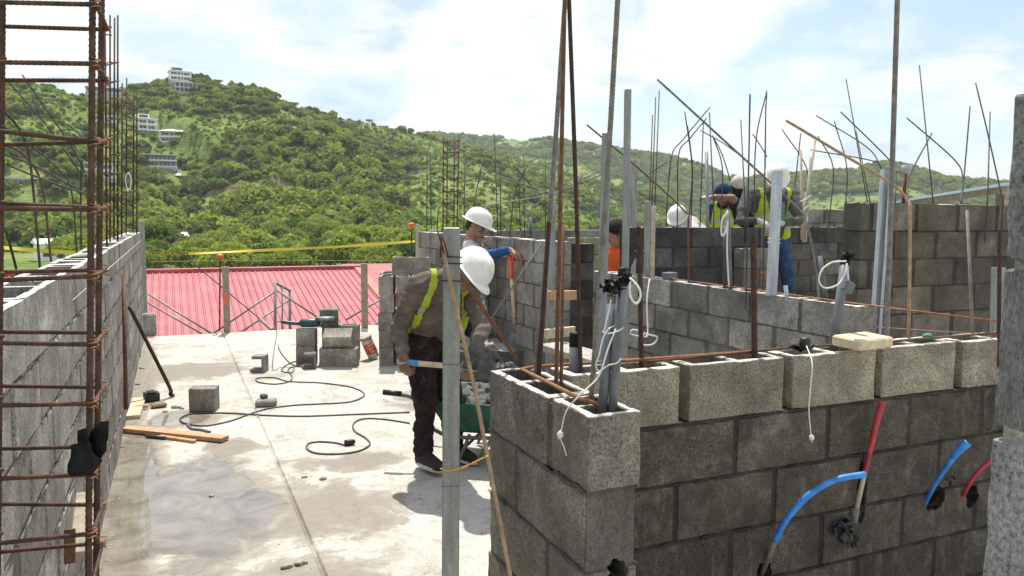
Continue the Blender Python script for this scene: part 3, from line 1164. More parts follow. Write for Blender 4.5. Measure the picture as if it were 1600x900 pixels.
# ------------------------------------------------------------------ block walls
def rough_block(seed, L=0.40, T=0.15, H=0.19, open_=True, hi=True):
    bm = bmesh.new()
    we, wc, wt = 0.03, 0.03, 0.026
    if open_:
        xs = [0, we, L / 2 - wc / 2, L / 2 + wc / 2, L - we, L]
        ys = [0, wt, T - wt, T]
        hole = {(1, 1), (3, 1)}
    else:
        xs, ys, hole = [0, L], [0, T], set()
    V = {}
    for k, z in enumerate((0, H)):
        for i, x in enumerate(xs):
            for j, y in enumerate(ys):
                V[i, j, k] = bm.verts.new((x, y, z))
    nx, ny = len(xs), len(ys)
    for i in range(nx - 1):
        for j in range(ny - 1):
            if (i, j) in hole:
                for (a, b) in (((i, j), (i + 1, j)), ((i + 1, j), (i + 1, j + 1)), ((i + 1, j + 1), (i, j + 1)), ((i, j + 1), (i, j))):
                    bm.faces.new((V[b[0], b[1], 0], V[a[0], a[1], 0], V[a[0], a[1], 1], V[b[0], b[1], 1]))
                continue
            bm.faces.new((V[i, j, 1], V[i + 1, j, 1], V[i + 1, j + 1, 1], V[i, j + 1, 1]))
            bm.faces.new((V[i, j + 1, 0], V[i + 1, j + 1, 0], V[i + 1, j, 0], V[i, j, 0]))
    for i in range(nx - 1):
        bm.faces.new((V[i, 0, 0], V[i + 1, 0, 0], V[i + 1, 0, 1], V[i, 0, 1]))
        bm.faces.new((V[i + 1, ny - 1, 0], V[i, ny - 1, 0], V[i, ny - 1, 1], V[i + 1, ny - 1, 1]))
    for j in range(ny - 1):
        bm.faces.new((V[0, j + 1, 0], V[0, j, 0], V[0, j, 1], V[0, j + 1, 1]))
        bm.faces.new((V[nx - 1, j, 0], V[nx - 1, j + 1, 0], V[nx - 1, j + 1, 1], V[nx - 1, j, 1]))
    bm.normal_update()
    if hi:
        sharp = [e for e in bm.edges if len(e.link_faces) == 2 and e.calc_face_angle(0) > 0.5]
        bmesh.ops.bevel(bm, geom=sharp, offset=0.0035, segments=1, affect='EDGES')
        for _ in range(3):
            long_e = [e for e in bm.edges if e.calc_length() > 0.022]
            if not long_e:
                break
            bmesh.ops.subdivide_edges(bm, edges=long_e, cuts=1, use_grid_fill=True)
        bmesh.ops.triangulate(bm, faces=[f for f in bm.faces if len(f.verts) > 4])
        bm.normal_update()
        for v in bm.verts:
            co = v.co
            # distance to the nearest two outer planes -> how close to an edge
            ds = sorted((min(co.x, L - co.x), min(co.y, T - co.y), min(co.z, H - co.z)))
            e = max(0, 1 - abs(ds[1]) / 0.012)
            n1 = mnoise.noise(co * 60 + Vector((seed * 9.1, 0, 0)))
            n2 = mnoise.noise(co * 22 + Vector((0, seed * 5.3, 0)))
            v.co -= v.normal * (e * max(0, n1 * 0.55 + n2 * 0.8 + 0.12) * 0.009)
            v.co += v.normal * (n1 * 0.0011)
    else:
        rr = random.Random(seed)
        if not open_:
            bmesh.ops.bevel(bm, geom=bm.edges[:], offset=0.006, segments=1, affect='EDGES')
        for v in bm.verts:
            v.co += Vector((rr.uniform(-1, 1), rr.uniform(-1, 1), rr.uniform(-1, 1))) * 0.0022
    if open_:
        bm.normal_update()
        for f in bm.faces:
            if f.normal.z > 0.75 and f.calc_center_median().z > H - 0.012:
                f.material_index = 1  # upward faces take the paler colour, painting sun onto the crumbly mortar
    me = bpy.data.meshes.new('block')
    bm.to_mesh(me)
    bm.free()
    return me


BK = {}


def bmesh_variants(key, open_, hi, n, mat, T=0.15, L=0.40):
    k = (key, open_, hi, mat, T, L)
    if k not in BK:
        out = []
        for s in range(n):
            me = rough_block(s + 1, L=L, T=T, open_=open_, hi=hi)
            me.materials.append(MATS[mat])
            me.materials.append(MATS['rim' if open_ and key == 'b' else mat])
            out.append(me)
        BK[k] = out
    return BK[k]


def wall(name, label, axis, x0, y0, length, ztop, n, mat='block_grey', mortar='mortar', pitch=0.43, T=0.15, hi=False, top_mat=None, phase=0.0, open_top=True,
         green=None, jit=0.003, skip=(), mats=None, zbot=0.0, squeeze=None, pitch_low=None):
    root = empty(name, (x0 if axis == 'x' else x0 + T, y0, 0), 0 if axis == 'x' else PI / 2, label, 'wall')
    rr = random.Random(label)
    BL = 0.40
    H = 0.2
    mo = MB()
    for c in range(n):
        zt = ztop - c * H
        if zt - H < zbot - 0.15:
            break
        m_ = top_mat if (c == 0 and top_mat) else mat
        if mats:
            m_ = mats[min(c, len(mats) - 1)]
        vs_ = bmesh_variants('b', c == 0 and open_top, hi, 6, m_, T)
        pt_ = pitch if c == 0 or not pitch_low else pitch_low
        s = phase + (c % 2) * pt_ / 2 - 2 * pt_ + (rr.uniform(-0.02, 0.02) if pitch_low and c else 0)
        k = 0
        while s < length:
            a, b = max(s, 0.0), min(s + BL, length)
            k += 1
            if b - a > 0.05 and (c, k) not in skip:
                o = obj('block', vs_[rr.randrange(len(vs_))], root, (a, rr.uniform(-jit, jit), zt - H + 0.008 + rr.uniform(-1, 1) * jit * 0.5),
                        (0, 0, rr.uniform(-1, 1) * jit * 1.5), ((b - a) / BL, 1, 1))
            ja, jb = max(s + BL, 0), min(s + pt_, length)
            if jb - ja > 0.004 and c == 0:
                mo.box((ja - 0.006, 0.006, zt - H), (jb + 0.006, T - 0.006, zt - 0.012 - rr.random() * 0.02))
            s += pt_
    ins = 0.006
    mo.box((0.01, ins, 0.0), (length - 0.01, T - ins, ztop - H + 0.007))
    o = obj('mortar', mo.mesh('mortar', mortar), root)
    if squeeze:
        sq = MB()
        for c in range(1, n):
            z = ztop - c * H
            for yf in (-0.001, T + 0.001):
                x = 0.0
                while x < length - 0.03:
                    L_ = rr.uniform(0.02, 0.16)
                    e = min(length, x + L_)
                    k = max(3, int((e - x) / 0.008))
                    P_ = [Vector((x + (e - x) * i / k, yf, z + 0.003 + 0.004 * mnoise.noise(Vector((x + i * 0.3, c * 3.1, yf * 9))))) for i in range(k + 1)]
                    R_ = [max(0.0008, (0.0045 + 0.004 * mnoise.noise(Vector((x * 3 + i * 0.55, c * 2.2, 5)))) * math.sin(PI * (i + 0.4) / (k + 0.8))) for i in range(k + 1)]
                    sq.tube(P_, R_, 6)
                    x = e + rr.uniform(0.0, 0.10)
        o = obj('squeezed_mortar', sq.mesh('squeezed_mortar', squeeze, True), root)
        o['kind'] = 'stuff'
    return root


WL = wall('block_wall', 'long pale grey block wall along the left edge of the slab', 'y', -0.53, 1.2, 9.6, 1.378, 7, 'block_left', 'mortar', 0.415, T=0.15, jit=0.004, squeeze='mortar')
# the corner with the short return nearest the camera
WP = wall('block_wall', 'short brownish block stub in front with conduits standing in its open cells', 'y', 0.905, 1.59, 0.64, 1.13, 6, 'block_pillar', 'mortar', 0.425, hi=True, phase=-0.20, squeeze='mortar')
WR = wall('block_wall', 'front block wall with pale top course and coloured hoses coming out of it', 'x', 1.075, 2.03, 2.7, 1.13, 6, 'block_deep_brown', 'mortar_dark', 0.44, hi=True, top_mat='block_pale', phase=0.02, squeeze='mortar_dark', pitch_low=0.419)
WM = wall('block_wall', 'low grey block wall receding behind the front wall', 'y', 3.43, 3.07, 2.9, 1.13, 6, 'block_grey', 'mortar', 0.435, hi=False, phase=0.0, squeeze='mortar')
WB = wall('block_wall', 'dark block wall in front of the worker in the grey shirt', 'x', 4.32, 6.3, 1.34, 1.51, 8, 'block_dark', 'mortar_dark', 0.43)
WB2 = wall('block_wall', 'low end pier of two paler blocks beside the blue jeans', 'x', 5.25, 6.12, 0.33, 1.30, 6, 'block_grey', 'mortar', 0.43)
WC = wall('block_wall', 'tall brown block wall at the right behind the front wall', 'x', 4.35, 3.9, 3.2, 1.72, 8, 'block_brown', 'mortar_dark', 0.44, phase=0.12)
WBR = wall('block_wall', 'shaded dark block wall right of the blue jeans', 'x', 6.6, 7.2, 3.2, 1.50, 7, 'block_dark', 'mortar_dark', 0.43, mats=['block_dark', 'block_dark', 'block_brown', 'block_dark'])
WF = wall('block_wall', 'farthest pale block wall showing one course above the dark wall', 'x', 8.0, 8.6, 3.6, 1.74, 8, 'block_grey', 'mortar', 0.43)
WE = wall('block_wall', 'light grey block wall behind the worker with blue sleeves', 'y', 2.93, 5.75, 3.95, 1.40, 7, 'block_grey', 'mortar', 0.43)
WE2 = wall('block_wall', 'far cross wall closing the room behind the light grey wall', 'x', 3.085, 9.6, 4.2, 1.42, 7, 'block_grey', 'mortar', 0.43)
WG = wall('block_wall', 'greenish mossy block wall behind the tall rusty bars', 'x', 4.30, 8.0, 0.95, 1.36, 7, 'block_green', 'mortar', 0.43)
WG2 = wall('block_wall', 'small shaded wall left of the mossy blocks', 'x', 3.62, 7.2, 0.52, 1.32, 7, 'block_dark', 'mortar_dark', 0.43)
WG3 = wall('block_wall', 'narrow dark pier of blocks beside the worker in orange', 'x', 3.555, 5.60, 0.155, 1.52, 8, 'block_dark', 'mortar_dark', 0.43)
WD = wall('block_wall', 'rough violet grey block pier close by at the right edge', 'y', 0.888, 0.30, 0.29, 1.757, 9, 'block_violet', 'mortar_pale', 0.43, hi=True, phase=0.0, jit=0.006)

# real holes knocked into the front wall for the hoses, and one in the stub
def blob_obj(c, rad, seed, amp=0.35, freq=2.2):
    mb = MB().blob(c, rad, seed, amp, freq, 3)
    return obj('cutter', mb.mesh('cutter', 'hole_dark'))


def knock(root, cutters):
    bpy.context.view_layer.update()
    dg = bpy.context.evaluated_depsgraph_get()
    done = []
    for ch in list(root.children):
        M = wmat(ch)
        co = np.array([tuple(M @ v.co) for v in ch.data.vertices])
        lo, hi = co.min(0), co.max(0)
        hit = []
        for cu in cutters:
            cc = np.array([tuple(v.co) for v in cu.data.vertices])
            if (cc.min(0) < hi).all() and (cc.max(0) > lo).all():
                hit.append(cu)
        if hit:
            for cu in hit:
                md = ch.modifiers.new('hole', 'BOOLEAN')
                md.operation = 'DIFFERENCE'
                md.object = cu
                md.solver = 'EXACT'
            done.append(ch)
    bpy.context.view_layer.update()
    dg = bpy.context.evaluated_depsgraph_get()
    res = [(ch, bpy.data.meshes.new_from_object(ch.evaluated_get(dg))) for ch in done]
    for ch, me in res:
        ch.modifiers.clear()
        ch.data = me
    for cu in cutters:
        bpy.data.objects.remove(cu)


def rwall(px, py, off=0.0):
    return ony(px, py, 2.03 - off)


knock(WR, [blob_obj(rwall(1192, 893, -0.01), (0.035, 0.05, 0.045), 1), blob_obj(rwall(1345, 770, -0.005), (0.026, 0.045, 0.12), 2, 0.25),
           blob_obj(rwall(1459, 778, -0.01), (0.055, 0.06, 0.05), 3), blob_obj(rwall(1517, 776, -0.01), (0.040, 0.06, 0.05), 4)])
knock(WP, [blob_obj(ony(967, 897, 1.59), (0.030, 0.13, 0.036), 5, 0.5, 2.8)])
for w_ in (WL, WP, WR, WM, WB, WB2, WC, WBR, WF, WE, WE2, WG, WG2, WG3, WD):
    w_['kind'] = 'thing'

# ------------------------------------------------------------------ reinforcing bars
ORD = ['first', 'second', 'third', 'fourth', 'fifth', 'sixth', 'seventh', 'eighth', 'ninth', 'tenth', 'eleventh', 'twelfth', 'thirteenth', 'fourteenth',
       'fifteenth', 'sixteenth', 'seventeenth', 'eighteenth', 'nineteenth', 'twentieth']


def bar(label, pix, base, r=0.006, mat='bar_grey', dd=0.0, group=None, name='rebar', rib=0.0, n=6, sink=0.12, bend=True, cat='rebar'):
    """pix: base first. base: ('z', height of the wall top) or ('d', depth)"""
    b = onz(pix[0][0], pix[0][1], base[1]) if base[0] == 'z' else at(pix[0][0], pix[0][1], base[1])
    d0 = dep(b)
    m_ = len(pix) - 1
    P = [b] + [at(x, y, d0 + dd * (i + 1) / m_) for i, (x, y) in enumerate(pix[1:])]
    if len(P) > 2 and bend:
        P = smooth_path(P, 6)
    if sink:
        P = [P[0] - Vector((0, 0, sink))] + P
    mb = MB().tube(P, r, n, rib)
    o = mb.build(name, mat, None, True, origin=P[0])
    return tag(o, label, cat, group)


def cage(label, lines, base, stirrups, r, rs, mat, smat, rib=0.0, group=None, ties=True, zfix=None):
    """lines: four (base px, base py, top px, top py, depth); stirrups: list of 0..1 heights"""
    root = None
    B, T = [], []
    for (x0, y0, x1, y1, d) in lines:
        B.append(at(x0, y0, d))
        T.append(at(x1, y1, d))
    if zfix:
        for i in range(4):
            b_, t_ = B[i].copy(), T[i].copy()
            B[i] = b_.lerp(t_, (zfix[0] - b_.z) / (t_.z - b_.z))
            T[i] = b_.lerp(t_, (zfix[1] - b_.z) / (t_.z - b_.z))
    c = sum(B, Vector()) / 4
    root = empty('rebar_cage', c, 0, label, 'rebar cage', group)
    for b, t in zip(B, T):
        MB().tube([b, t], r, 7, rib).build('bar', mat, root, True)
    for s in stirrups:
        Q = [b.lerp(t, s) for b, t in zip(B, T)]
        cen = sum(Q, Vector()) / 4
        Q = [q + (q - cen).normalized() * (r + rs) * 1.1 for q in Q]
        jz = [random.uniform(-1, 1) * rs * 2.0 for _ in range(4)]
        Q = [q + Vector((0, 0, z)) for q, z in zip(Q, jz)]
        e = (Q[1] - Q[0]).normalized()
        f = (Q[3] - Q[0]).normalized()
        hook = [Q[0] + f * rs * 9 + e * rs * 6, Q[0] + f * rs * 2]
        st = MB().tube([*Q, Q[0] + Vector((0, 0, rs * 2.1)), Q[0] + (e + f) * 0.5 * rs * 9 + Vector((0, 0, rs * 2.3))], rs, 6, rib * 0.8, 0.009).build('stirrup', smat, root, True)
        if ties:
            for q in (Q[1], Q[2]):
                ring = []
                for k in range(15):
                    a = k * 1.15
                    ring.append(q + Vector((math.cos(a) * rs * 2.2, math.sin(a) * rs * 2.2, (k / 14 - 0.5) * rs * 5)) + (q - cen).normalized() * (rs * 1.2 if k > 11 else -rs * 0.5))
                MB().tube(ring, rs * 0.33, 4).build('tie_wire', 'rust_orange', st, True)
    return root


# nearest cage, left edge of the picture
Ls = [(-16, 1800, 1, -300, 1.30), (132, 1760, 147, -300, 1.33), (143, 1640, 162, -300, 1.45), (-10, 1650, 7, -300, 1.44)]
ys = [20, 112, 218, 322, 430, 527, 622, 728, 822, 892]
cage('tall dark rusty rebar cage close by at the left edge', Ls, None, [at(148, y, 1.36).z / 2.3 for y in [-270, -180, -85] + ys + [990, 1090, 1190, 1290, 1390, 1490, 1590]], 0.0053, 0.0040, 'rust_cage', 'rust_cage', 0.15, zfix=(0.0, 2.3))
cage('slim rusty rebar cage rising from the left wall, nearer of two', [(167, 385, 164, 30, 5.0), (184, 378, 184, 24, 5.15), (178, 374, 179, 28, 5.35), (172, 378, 172, 24, 5.25)], None,
     [0.06, 0.13, 0.22, 0.30, 0.38, 0.47, 0.55, 0.63, 0.71, 0.79], 0.006, 0.005, 'rust_dark', 'rust', 0, None, False)
cage('slim rusty rebar cage rising from the left wall, farther of two', [(190, 372, 191, 130, 7.6), (214, 366, 214, 140, 8.0), (208, 363, 209, 134, 8.3), (197, 366, 198, 122, 8.0)], None,
     [0.06, 0.14, 0.22, 0.30, 0.38, 0.46, 0.55, 0.63, 0.71, 0.80, 0.88], 0.007, 0.006, 'rust_dark', 'rust', 0, None, False)
cage('thin rusty rebar cage standing on the far light grey wall', [(692, 366, 693, 214, 9.6), (714, 366, 717, 211, 9.7), (709, 364, 710, 216, 9.9), (698, 364, 699, 217, 9.9)], None,
     [0.05, 0.18, 0.31, 0.44, 0.57, 0.70, 0.83, 0.95], 0.007, 0.006, 'rust_dark', 'rust', 0, None, False)

# bars bent over from the left wall
LW = [([(138, 385), (135, 280), (125, 270), (80, 205), (5, 118)], 0.006), ([(140, 384), (138, 300), (118, 240), (35, 117)], 0.006),
      ([(62, 415), (48, 260), (32, 205), (5, 172)], 0.006), ([(80, 410), (66, 292), (40, 245), (3, 222)], 0.006), ([(120, 395), (112, 300), (92, 265), (42, 222)], 0.0055),
      ([(148, 380), (160, 290), (135, 225), (110, 197)], 0.0045), ([(128, 300), (60, 262), (5, 240)], 0.004), ([(150, 308), (80, 285), (5, 255)], 0.004),
      ([(25, 418), (12, 370), (5, 355)], 0.006), ([(127, 392), (126, 300), (128, 250)], 0.006)]
LWL = ['bent bar arching from the left wall over to the top left corner', 'long bent bar leaning left from the left wall, highest of them', 'dark bent bar nearest the camera on the left wall',
       'rusty bent bar second nearest on the left wall', 'curved thin bar in the middle of the left wall top', 'short thin bent bar right beside the slim cage',
       'upper thin wire like bar lying almost flat above the left wall', 'lower thin wire like bar lying almost flat above the left wall', 'short leaning bar stub at the far left behind the near cage',
       'straight upright bar stub among the bent bars on the left wall']
for (px, r), lb in zip(LW, LWL):
    first = px[0][1] > 340
    bar(lb, px, ('z', 1.36) if first else ('d', 3.4), r, 'rust' if 'rusty' in lb else 'bar_dim', -0.3, 'bars bent over the left wall', sink=0.12 if first else 0)


def crop6(p):
    return [(1000 + x / 2.647, y / 2.647) for x, y in p]


def crop8(p):
    return [(620 + x / 3.46, 180 + y / 3.46) for x, y in p]


# far middle, on the cross wall
MID = [[(162, 625), (165, 190)], [(186, 628), (182, 200)], [(362, 640), (370, 200)], [(405, 640), (418, 480), (465, 250)], [(547, 640), (527, 100)], [(562, 640), (560, 205)],
       [(668, 640), (655, 225)], [(691, 640), (685, 215)], [(612, 640), (640, 420), (710, 265)], [(803, 640), (805, 205)], [(876, 660), (870, 100)], [(218, 640), (225, 520), (245, 480)]]
for i, q in enumerate(sorted(MID, key=lambda q: q[0][0])):
    bar('thin dark starter bar on the far cross wall, %s from the left' % ORD[i], crop8(q), ('d', 10.2), 0.0075, 'bar_dim', 0.0, 'starter bars on the far cross wall', n=5)
BENT = [([(660, 690), (700, 545), (810, 447), (1115, 290)], 'long pale bar arching up to the right behind the rusty bars'), ([(480, 515), (520, 482), (840, 428), (1113, 318)], 'pale bar bent flat, sweeping right from behind the helmet'),
        ([(525, 320), (810, 415), (1080, 495)], 'pale straight bar sloping down to the right behind the rusty bars'), ([(1098, 520), (1040, 410), (978, 325)], 'short white bar sloping left beside the grey post'),
        ([(630, 270), (690, 340), (740, 395)], 'short dark bar leaning across the far starters')]
for q, lb in BENT:
    bar(lb, crop8(q), ('d', 7.6), 0.0065, 'bar_dim' if 'dark' in lb else 'bar_grey', 0.2, None, sink=0, n=5)

# on and behind the dark wall
BK_ = [[(60, 880), (80, 375)], [(48, 880), (65, 402)], [(38, 880), (52, 475)], [(205, 880), (215, 690), (185, 462)], [(212, 880), (217, 700), (197, 520)], [(110, 880), (130, 650), (180, 575), (290, 443)],
       [(155, 880), (160, 640), (205, 575), (275, 490)], [(306, 880), (287, 465)], [(335, 880), (340, 690), (300, 560)], [(250, 880), (262, 500)], [(446, 890), (454, 388)],
       [(472, 890), (480, 580), (525, 375)], [(516, 890), (520, 430)], [(436, 880), (417, 495)]]
for i, q in enumerate(sorted(BK_, key=lambda q: q[0][0])):
    bar('thin starter bar above the dark wall, %s from the left' % ORD[i], crop6(q), ('d', 7.9), 0.0068, 'bar_dim', 0.3, 'starter bars above the dark wall', n=5, sink=0.3)
for q, lb in [([(375, 750), (340, 640), (305, 570)], 'short bar tip leaning right above the capped worker'), ([(430, 655), (340, 590), (250, 540)], 'thin bar sloping right towards the bent worker'),
              ([(525, 650), (500, 605), (465, 553)], 'short thin bar sloping down to the white helmet'), ([(35, 720), (107, 673)], 'short thin bar rising to the right at the hill line')]:
    bar(lb, crop6(q), ('d', 8.3), 0.006, 'bar_dim', 0.0, None, sink=0, n=5)
bar('dark upright steel pipe with frayed top above the dark wall', crop6([(280, 905), (275, 628)]), ('d', 8.0), 0.018, 'steel_grey', 0, None, name='steel_pipe', n=8, sink=0.3, cat='pipe')

# on the brown wall and the walls behind it
CW = [[(1212, 835), (1155, 270)], [(1502, 838), (1440, 560), (1388, 343)], [(1437, 838), (1448, 463)], [(1325, 838), (1340, 730), (1365, 440)], [(1330, 838), (1335, 740), (1300, 660), (1103, 487)],
      [(1108, 835), (1115, 730), (1208, 550)], [(1055, 835), (1058, 720), (1030, 660), (830, 462)]]
for i, q in enumerate(sorted(CW, key=lambda q: q[0][0])):
    bar('starter bar rising from the tall brown wall, %s from the left' % ORD[i], crop6(q), ('d', 5.75), 0.0055, 'bar_dim', 0.4, 'starter bars on the brown wall', n=5, sink=0.3)
FW_ = [[(948, 880), (852, 327)], [(960, 880), (893, 540)], [(1000, 700), (940, 610), (728, 478)], [(848, 880), (855, 690), (803, 502)], [(785, 890), (798, 690), (735, 562)],
       [(1005, 705), (960, 665), (705, 620)], [(637, 880), (640, 780), (665, 550)], [(690, 880), (690, 700), (587, 535)]]
for i, q in enumerate(sorted(FW_, key=lambda q: q[0][0])):
    bar('thin bar above the farthest pale wall, %s from the left' % ORD[i], crop6(q), ('d', 9.6), 0.0075, 'bar_dim', 0.3, 'bars above the farthest wall', n=5, sink=0.3 if q[0][1] > 800 else 0)
for q, lb in [([(680, 890), (725, 580)], 'pale slanted wooden pole right of the bent worker'), ([(672, 880), (665, 620)], 'pale upright wooden pole right of the bent worker'), ([(690, 890), (705, 650)], 'shorter pale pole between two others behind the bent worker')]:
    bar(lb, crop6(q), ('d', 8.6), 0.014, 'wood_pale', 0, 'wooden poles', name='wooden_pole', n=7, sink=0.3, cat='pole')

# bars standing in the low receding wall (M) and the front wall (R)
bar('long bent bar crossing the sky diagonally in front of the bent worker', [(1279, 462), (1276, 428), (1262, 355), (1248, 327), (1132, 220), (1027, 124)], ('z', 1.13), 0.0075, 'bar_grey', 0.3, None, n=7)
bar('bent rusty bar with its long arm falling from the grey post', [(1076, 442), (1075, 350), (1068, 328), (1000, 265), (917, 195)], ('z', 1.13), 0.007, 'rust', 0.3, None, n=7)
bar('bent bar with a long arm crossing the sky over the galvanised channel', [(1420, 528), (1422, 345), (1417, 312), (1388, 284), (1313, 239), (1228, 188)], ('z', 1.13), 0.0062, 'bar_bronze', 0.15, None, n=8)
bar('tall straight grey bar rising to the top of the picture at the right', [(1385, 542), (1394, 265), (1403, -30)], ('z', 1.13), 0.0092, 'bar_grey', 0, None, n=8, rib=0.10)
bar('short rusty ribbed bar in the middle of the front wall', [(1179, 556), (1177, 366)], ('z', 1.13), 0.010, 'rust_dark', 0, None, n=8, rib=0.14)
bar('short brown bar at the left end of the front wall', [(1002, 567), (999, 355)], ('z', 1.13), 0.008, 'rust_dark', 0, None, n=8, rib=0.14)
bar('thin grey bar with free top in front of the brown wall', [(1520, 521), (1511, 328)], ('z', 1.13), 0.0065, 'bar_grey', 0, None, n=7)
bar('dark ribbed bar next to the violet block pier', [(1561, 528), (1562, 360)], ('z', 1.13), 0.0075, 'rust_dark', 0, None, n=8, rib=0.14)
bar('thin straight bar on the receding wall left of the galvanised channel', [(1166, 455), (1171, 200), (1172, 148)], ('z', 1.13), 0.005, 'bar_dim', 0, None, n=6)
bar('thin straight bar between the worker and the galvanised channel', [(1193, 425), (1196, 200), (1198, 145)], ('d', 5.2), 0.004, 'bar_dim', 0, None, n=6)

# the stub's tall bars
bar('tall pale grey ribbed bar leaning right out of the stub', [(836, 585), (862, 300), (885, -30)], ('z', 1.13), 0.0075, 'bar_grey', 0.05, None, n=8, rib=0.13)
bar('dark ribbed lap bar tied beside the pale leaning bar', [(842, 586), (858, 347)], ('z', 1.13), 0.0070, 'rust_dark', 0.0, None, n=8, rib=0.13)
bar('smooth brown bar standing upright in the stub cell', [(869, 600), (876, 300), (883, -30)], ('z', 1.13), 0.0065, 'rust', 0.0, None, n=8)
bar('short rusty lap bar beside the smooth brown bar', [(877, 596), (880, 350)], ('z', 1.13), 0.0055, 'rust', 0.0, None, n=8)
bar('dark ribbed bar leaning left, behind the smooth brown bar', [(907, 578), (901, 330), (888, -30)], ('z', 1.13), 0.0068, 'rust_dark', 0.0, None, n=8, rib=0.14)
bar('tall brown ribbed bar leaning right beside the grey conduits', [(924, 622), (946, 320), (967, -30)], ('z', 1.13), 0.0072, 'bar_grey', 0.05, None, n=8, rib=0.13)

# bars lying on the walls
P = [onz(932, 631, 1.135), onz(905, 622, 1.142), onz(815, 577, 1.142), onz(835, 573, 1.142), onz(1000, 562, 1.142), onz(1180, 549, 1.142)]
tag(MB().tube(P, 0.006, 8).build('rebar', 'rust_orange', None, True), 'rust orange bar lying bent along the top of the stub', 'rebar')
P = [onz(1005, 566, 1.14), onz(1240, 543, 1.142), onz(1400, 533, 1.142), onz(1566, 519, 1.145)]
tag(MB().tube(P, 0.005, 7).build('rebar', 'rust', None, True), 'thin rusty bar lying along the front wall top', 'rebar')
P = [onz(1046, 435, 1.142), onz(1240, 461, 1.142), at(1340, 475, 3.9), at(1575, 504, 3.3)]
tag(MB().tube(P, 0.005, 7).build('rebar', 'rust_orange', None, True), 'thin orange bar lying on the receding wall and reaching the pier', 'rebar')
P = [at(1370, 511, 3.6), at(1470, 518, 3.5), at(1570, 523, 3.4)]
tag(MB().tube(P, 0.0022, 5).build('mason_line', 'bar_bronze', None, True), 'thin yellowish line stretched behind the front wall', 'string')

# ------------------------------------------------------------------ posts
def post(name, label, px0, py0, px1, py1, d, w, mat, dpt=None, rotz=0.0, cat='post', group=None, tofloor=False, kind='box'):
    b, t = at(px0, py0, d), at(px1, py1, d)
    if tofloor:
        k = (b.z - 0.0) / (t.z - b.z)
        b = b - (t - b) * k
    root = empty(name, b, 0, label, cat, group)
    h = (t - b).length
    dpt = dpt or w
    zax = (t - b).normalized()
    M = Matrix.Translation(b) @ zax.to_track_quat('Z', 'Y').to_matrix().to_4x4() @ Matrix.Rotation(rotz, 4, 'Z')
    mb = MB()
    if kind == 'box':
        mb.box((-w / 2, -dpt / 2, 0), (w / 2, dpt / 2, h), M, cham=min(w, dpt) * 0.08)
    elif kind == 'channel':
        th = 0.004
        out = [(-w / 2, dpt / 2), (-w / 2, -dpt / 2), (w / 2, -dpt / 2), (w / 2, dpt / 2), (w / 2 - w * 0.28, dpt / 2)]
        for (x0, y0), (x1, y1) in (((-w / 2, -dpt / 2), (w / 2, -dpt / 2 + th)), ((-w / 2, -dpt / 2 + th), (-w / 2 + th, dpt / 2)), ((w / 2 - th, -dpt / 2 + th), (w / 2, dpt / 2)),
                                   ((-w / 2 + th, dpt / 2 - th), (-w / 2 + w * .28, dpt / 2)), ((w / 2 - w * .28, dpt / 2 - th), (w / 2 - th, dpt / 2))):
            mb.box((x0, y0, 0), (x1, y1, h), M)
    elif kind == 'pipe':
        n = 14
        mb.lathe([(w / 2 - 0.003, 0.0), (w / 2, 0.0), (w / 2, h), (w / 2 - 0.004, h), (w / 2 - 0.004, h - 0.1)], n, M)
    mb.build('shaft' if kind != 'pipe' else 'tube', mat, root, kind == 'pipe')
    return root, M, h


gp, Mg, hg = post('galvanised_post', 'galvanised square steel post in front of the bending worker', 704, 905, 706, 356, 1.9, 0.041, 'galvanised', tofloor=True)
# wire ties and the weld seam line on it
for zf in (0.955, 0.945, 0.918):
    z = hg * zf
    ring = [(-0.024, -0.024, z), (0.024, -0.024, z + 0.002), (0.024, 0.024, z), (-0.024, 0.024, z - 0.002), (-0.024, -0.024, z)]
    MB().tube([Mg @ Vector(p) for p in ring], 0.0016, 5).build('tie_wire', 'rust_dark', gp, True)
for zf in (0.60, 0.788):
    mb = MB().box((-0.0212, -0.0212, hg * zf), (0.0212, 0.0212, hg * zf + 0.0012), Mg)
    mb.build('cut_line', 'pvc_dark', gp)
bar('thin bronze ribbed bar tied to the galvanised post and leaning right', [(800, 915), (742, 610), (689, 378)], ('d', 1.80), 0.0048, 'bar_bronze', 0.05, None, n=7, rib=0.16, sink=0.9, bend=False)
mb = MB()
for k, (a, b_) in enumerate((((684, 362), (694, 398)), ((690, 366), (688, 402)), ((692, 372), (700, 400)))):
    mb.tube([at(*a, 1.84), at(*b_, 1.845)], 0.0022, 5)
tag(mb.build('tie_wire', 'rust_dark', None, True), 'bundle of rusty tie wire at the top of the galvanised post', 'wire')
b0, b1 = at(712, 418, 1.96), onz(807, 561, 1.145)
tag(MB().tube([b0, b1], 0.0062, 8, 0.10).build('rebar', 'rust', None, True), 'brown brace bar from the galvanised post down to the stub', 'rebar')
tag(MB().tube([at(688, 732, 1.885), at(700, 736, 1.875), at(723, 731, 1.88), at(758, 714, 1.80), at(763, 712, 1.80)], 0.0017, 5).build('string', simple('string_orange', (0.75, 0.36, 0.05), 0.6), None, True), 'orange string tied round the galvanised post', 'string')
tag(MB().tube([at(754, 518, 6.2), at(845, 383, 6.0)], 0.0075, 6).build('rebar', 'bar_grey', None, True), 'grey bar leaning across the light grey wall beside the shovel', 'rebar')

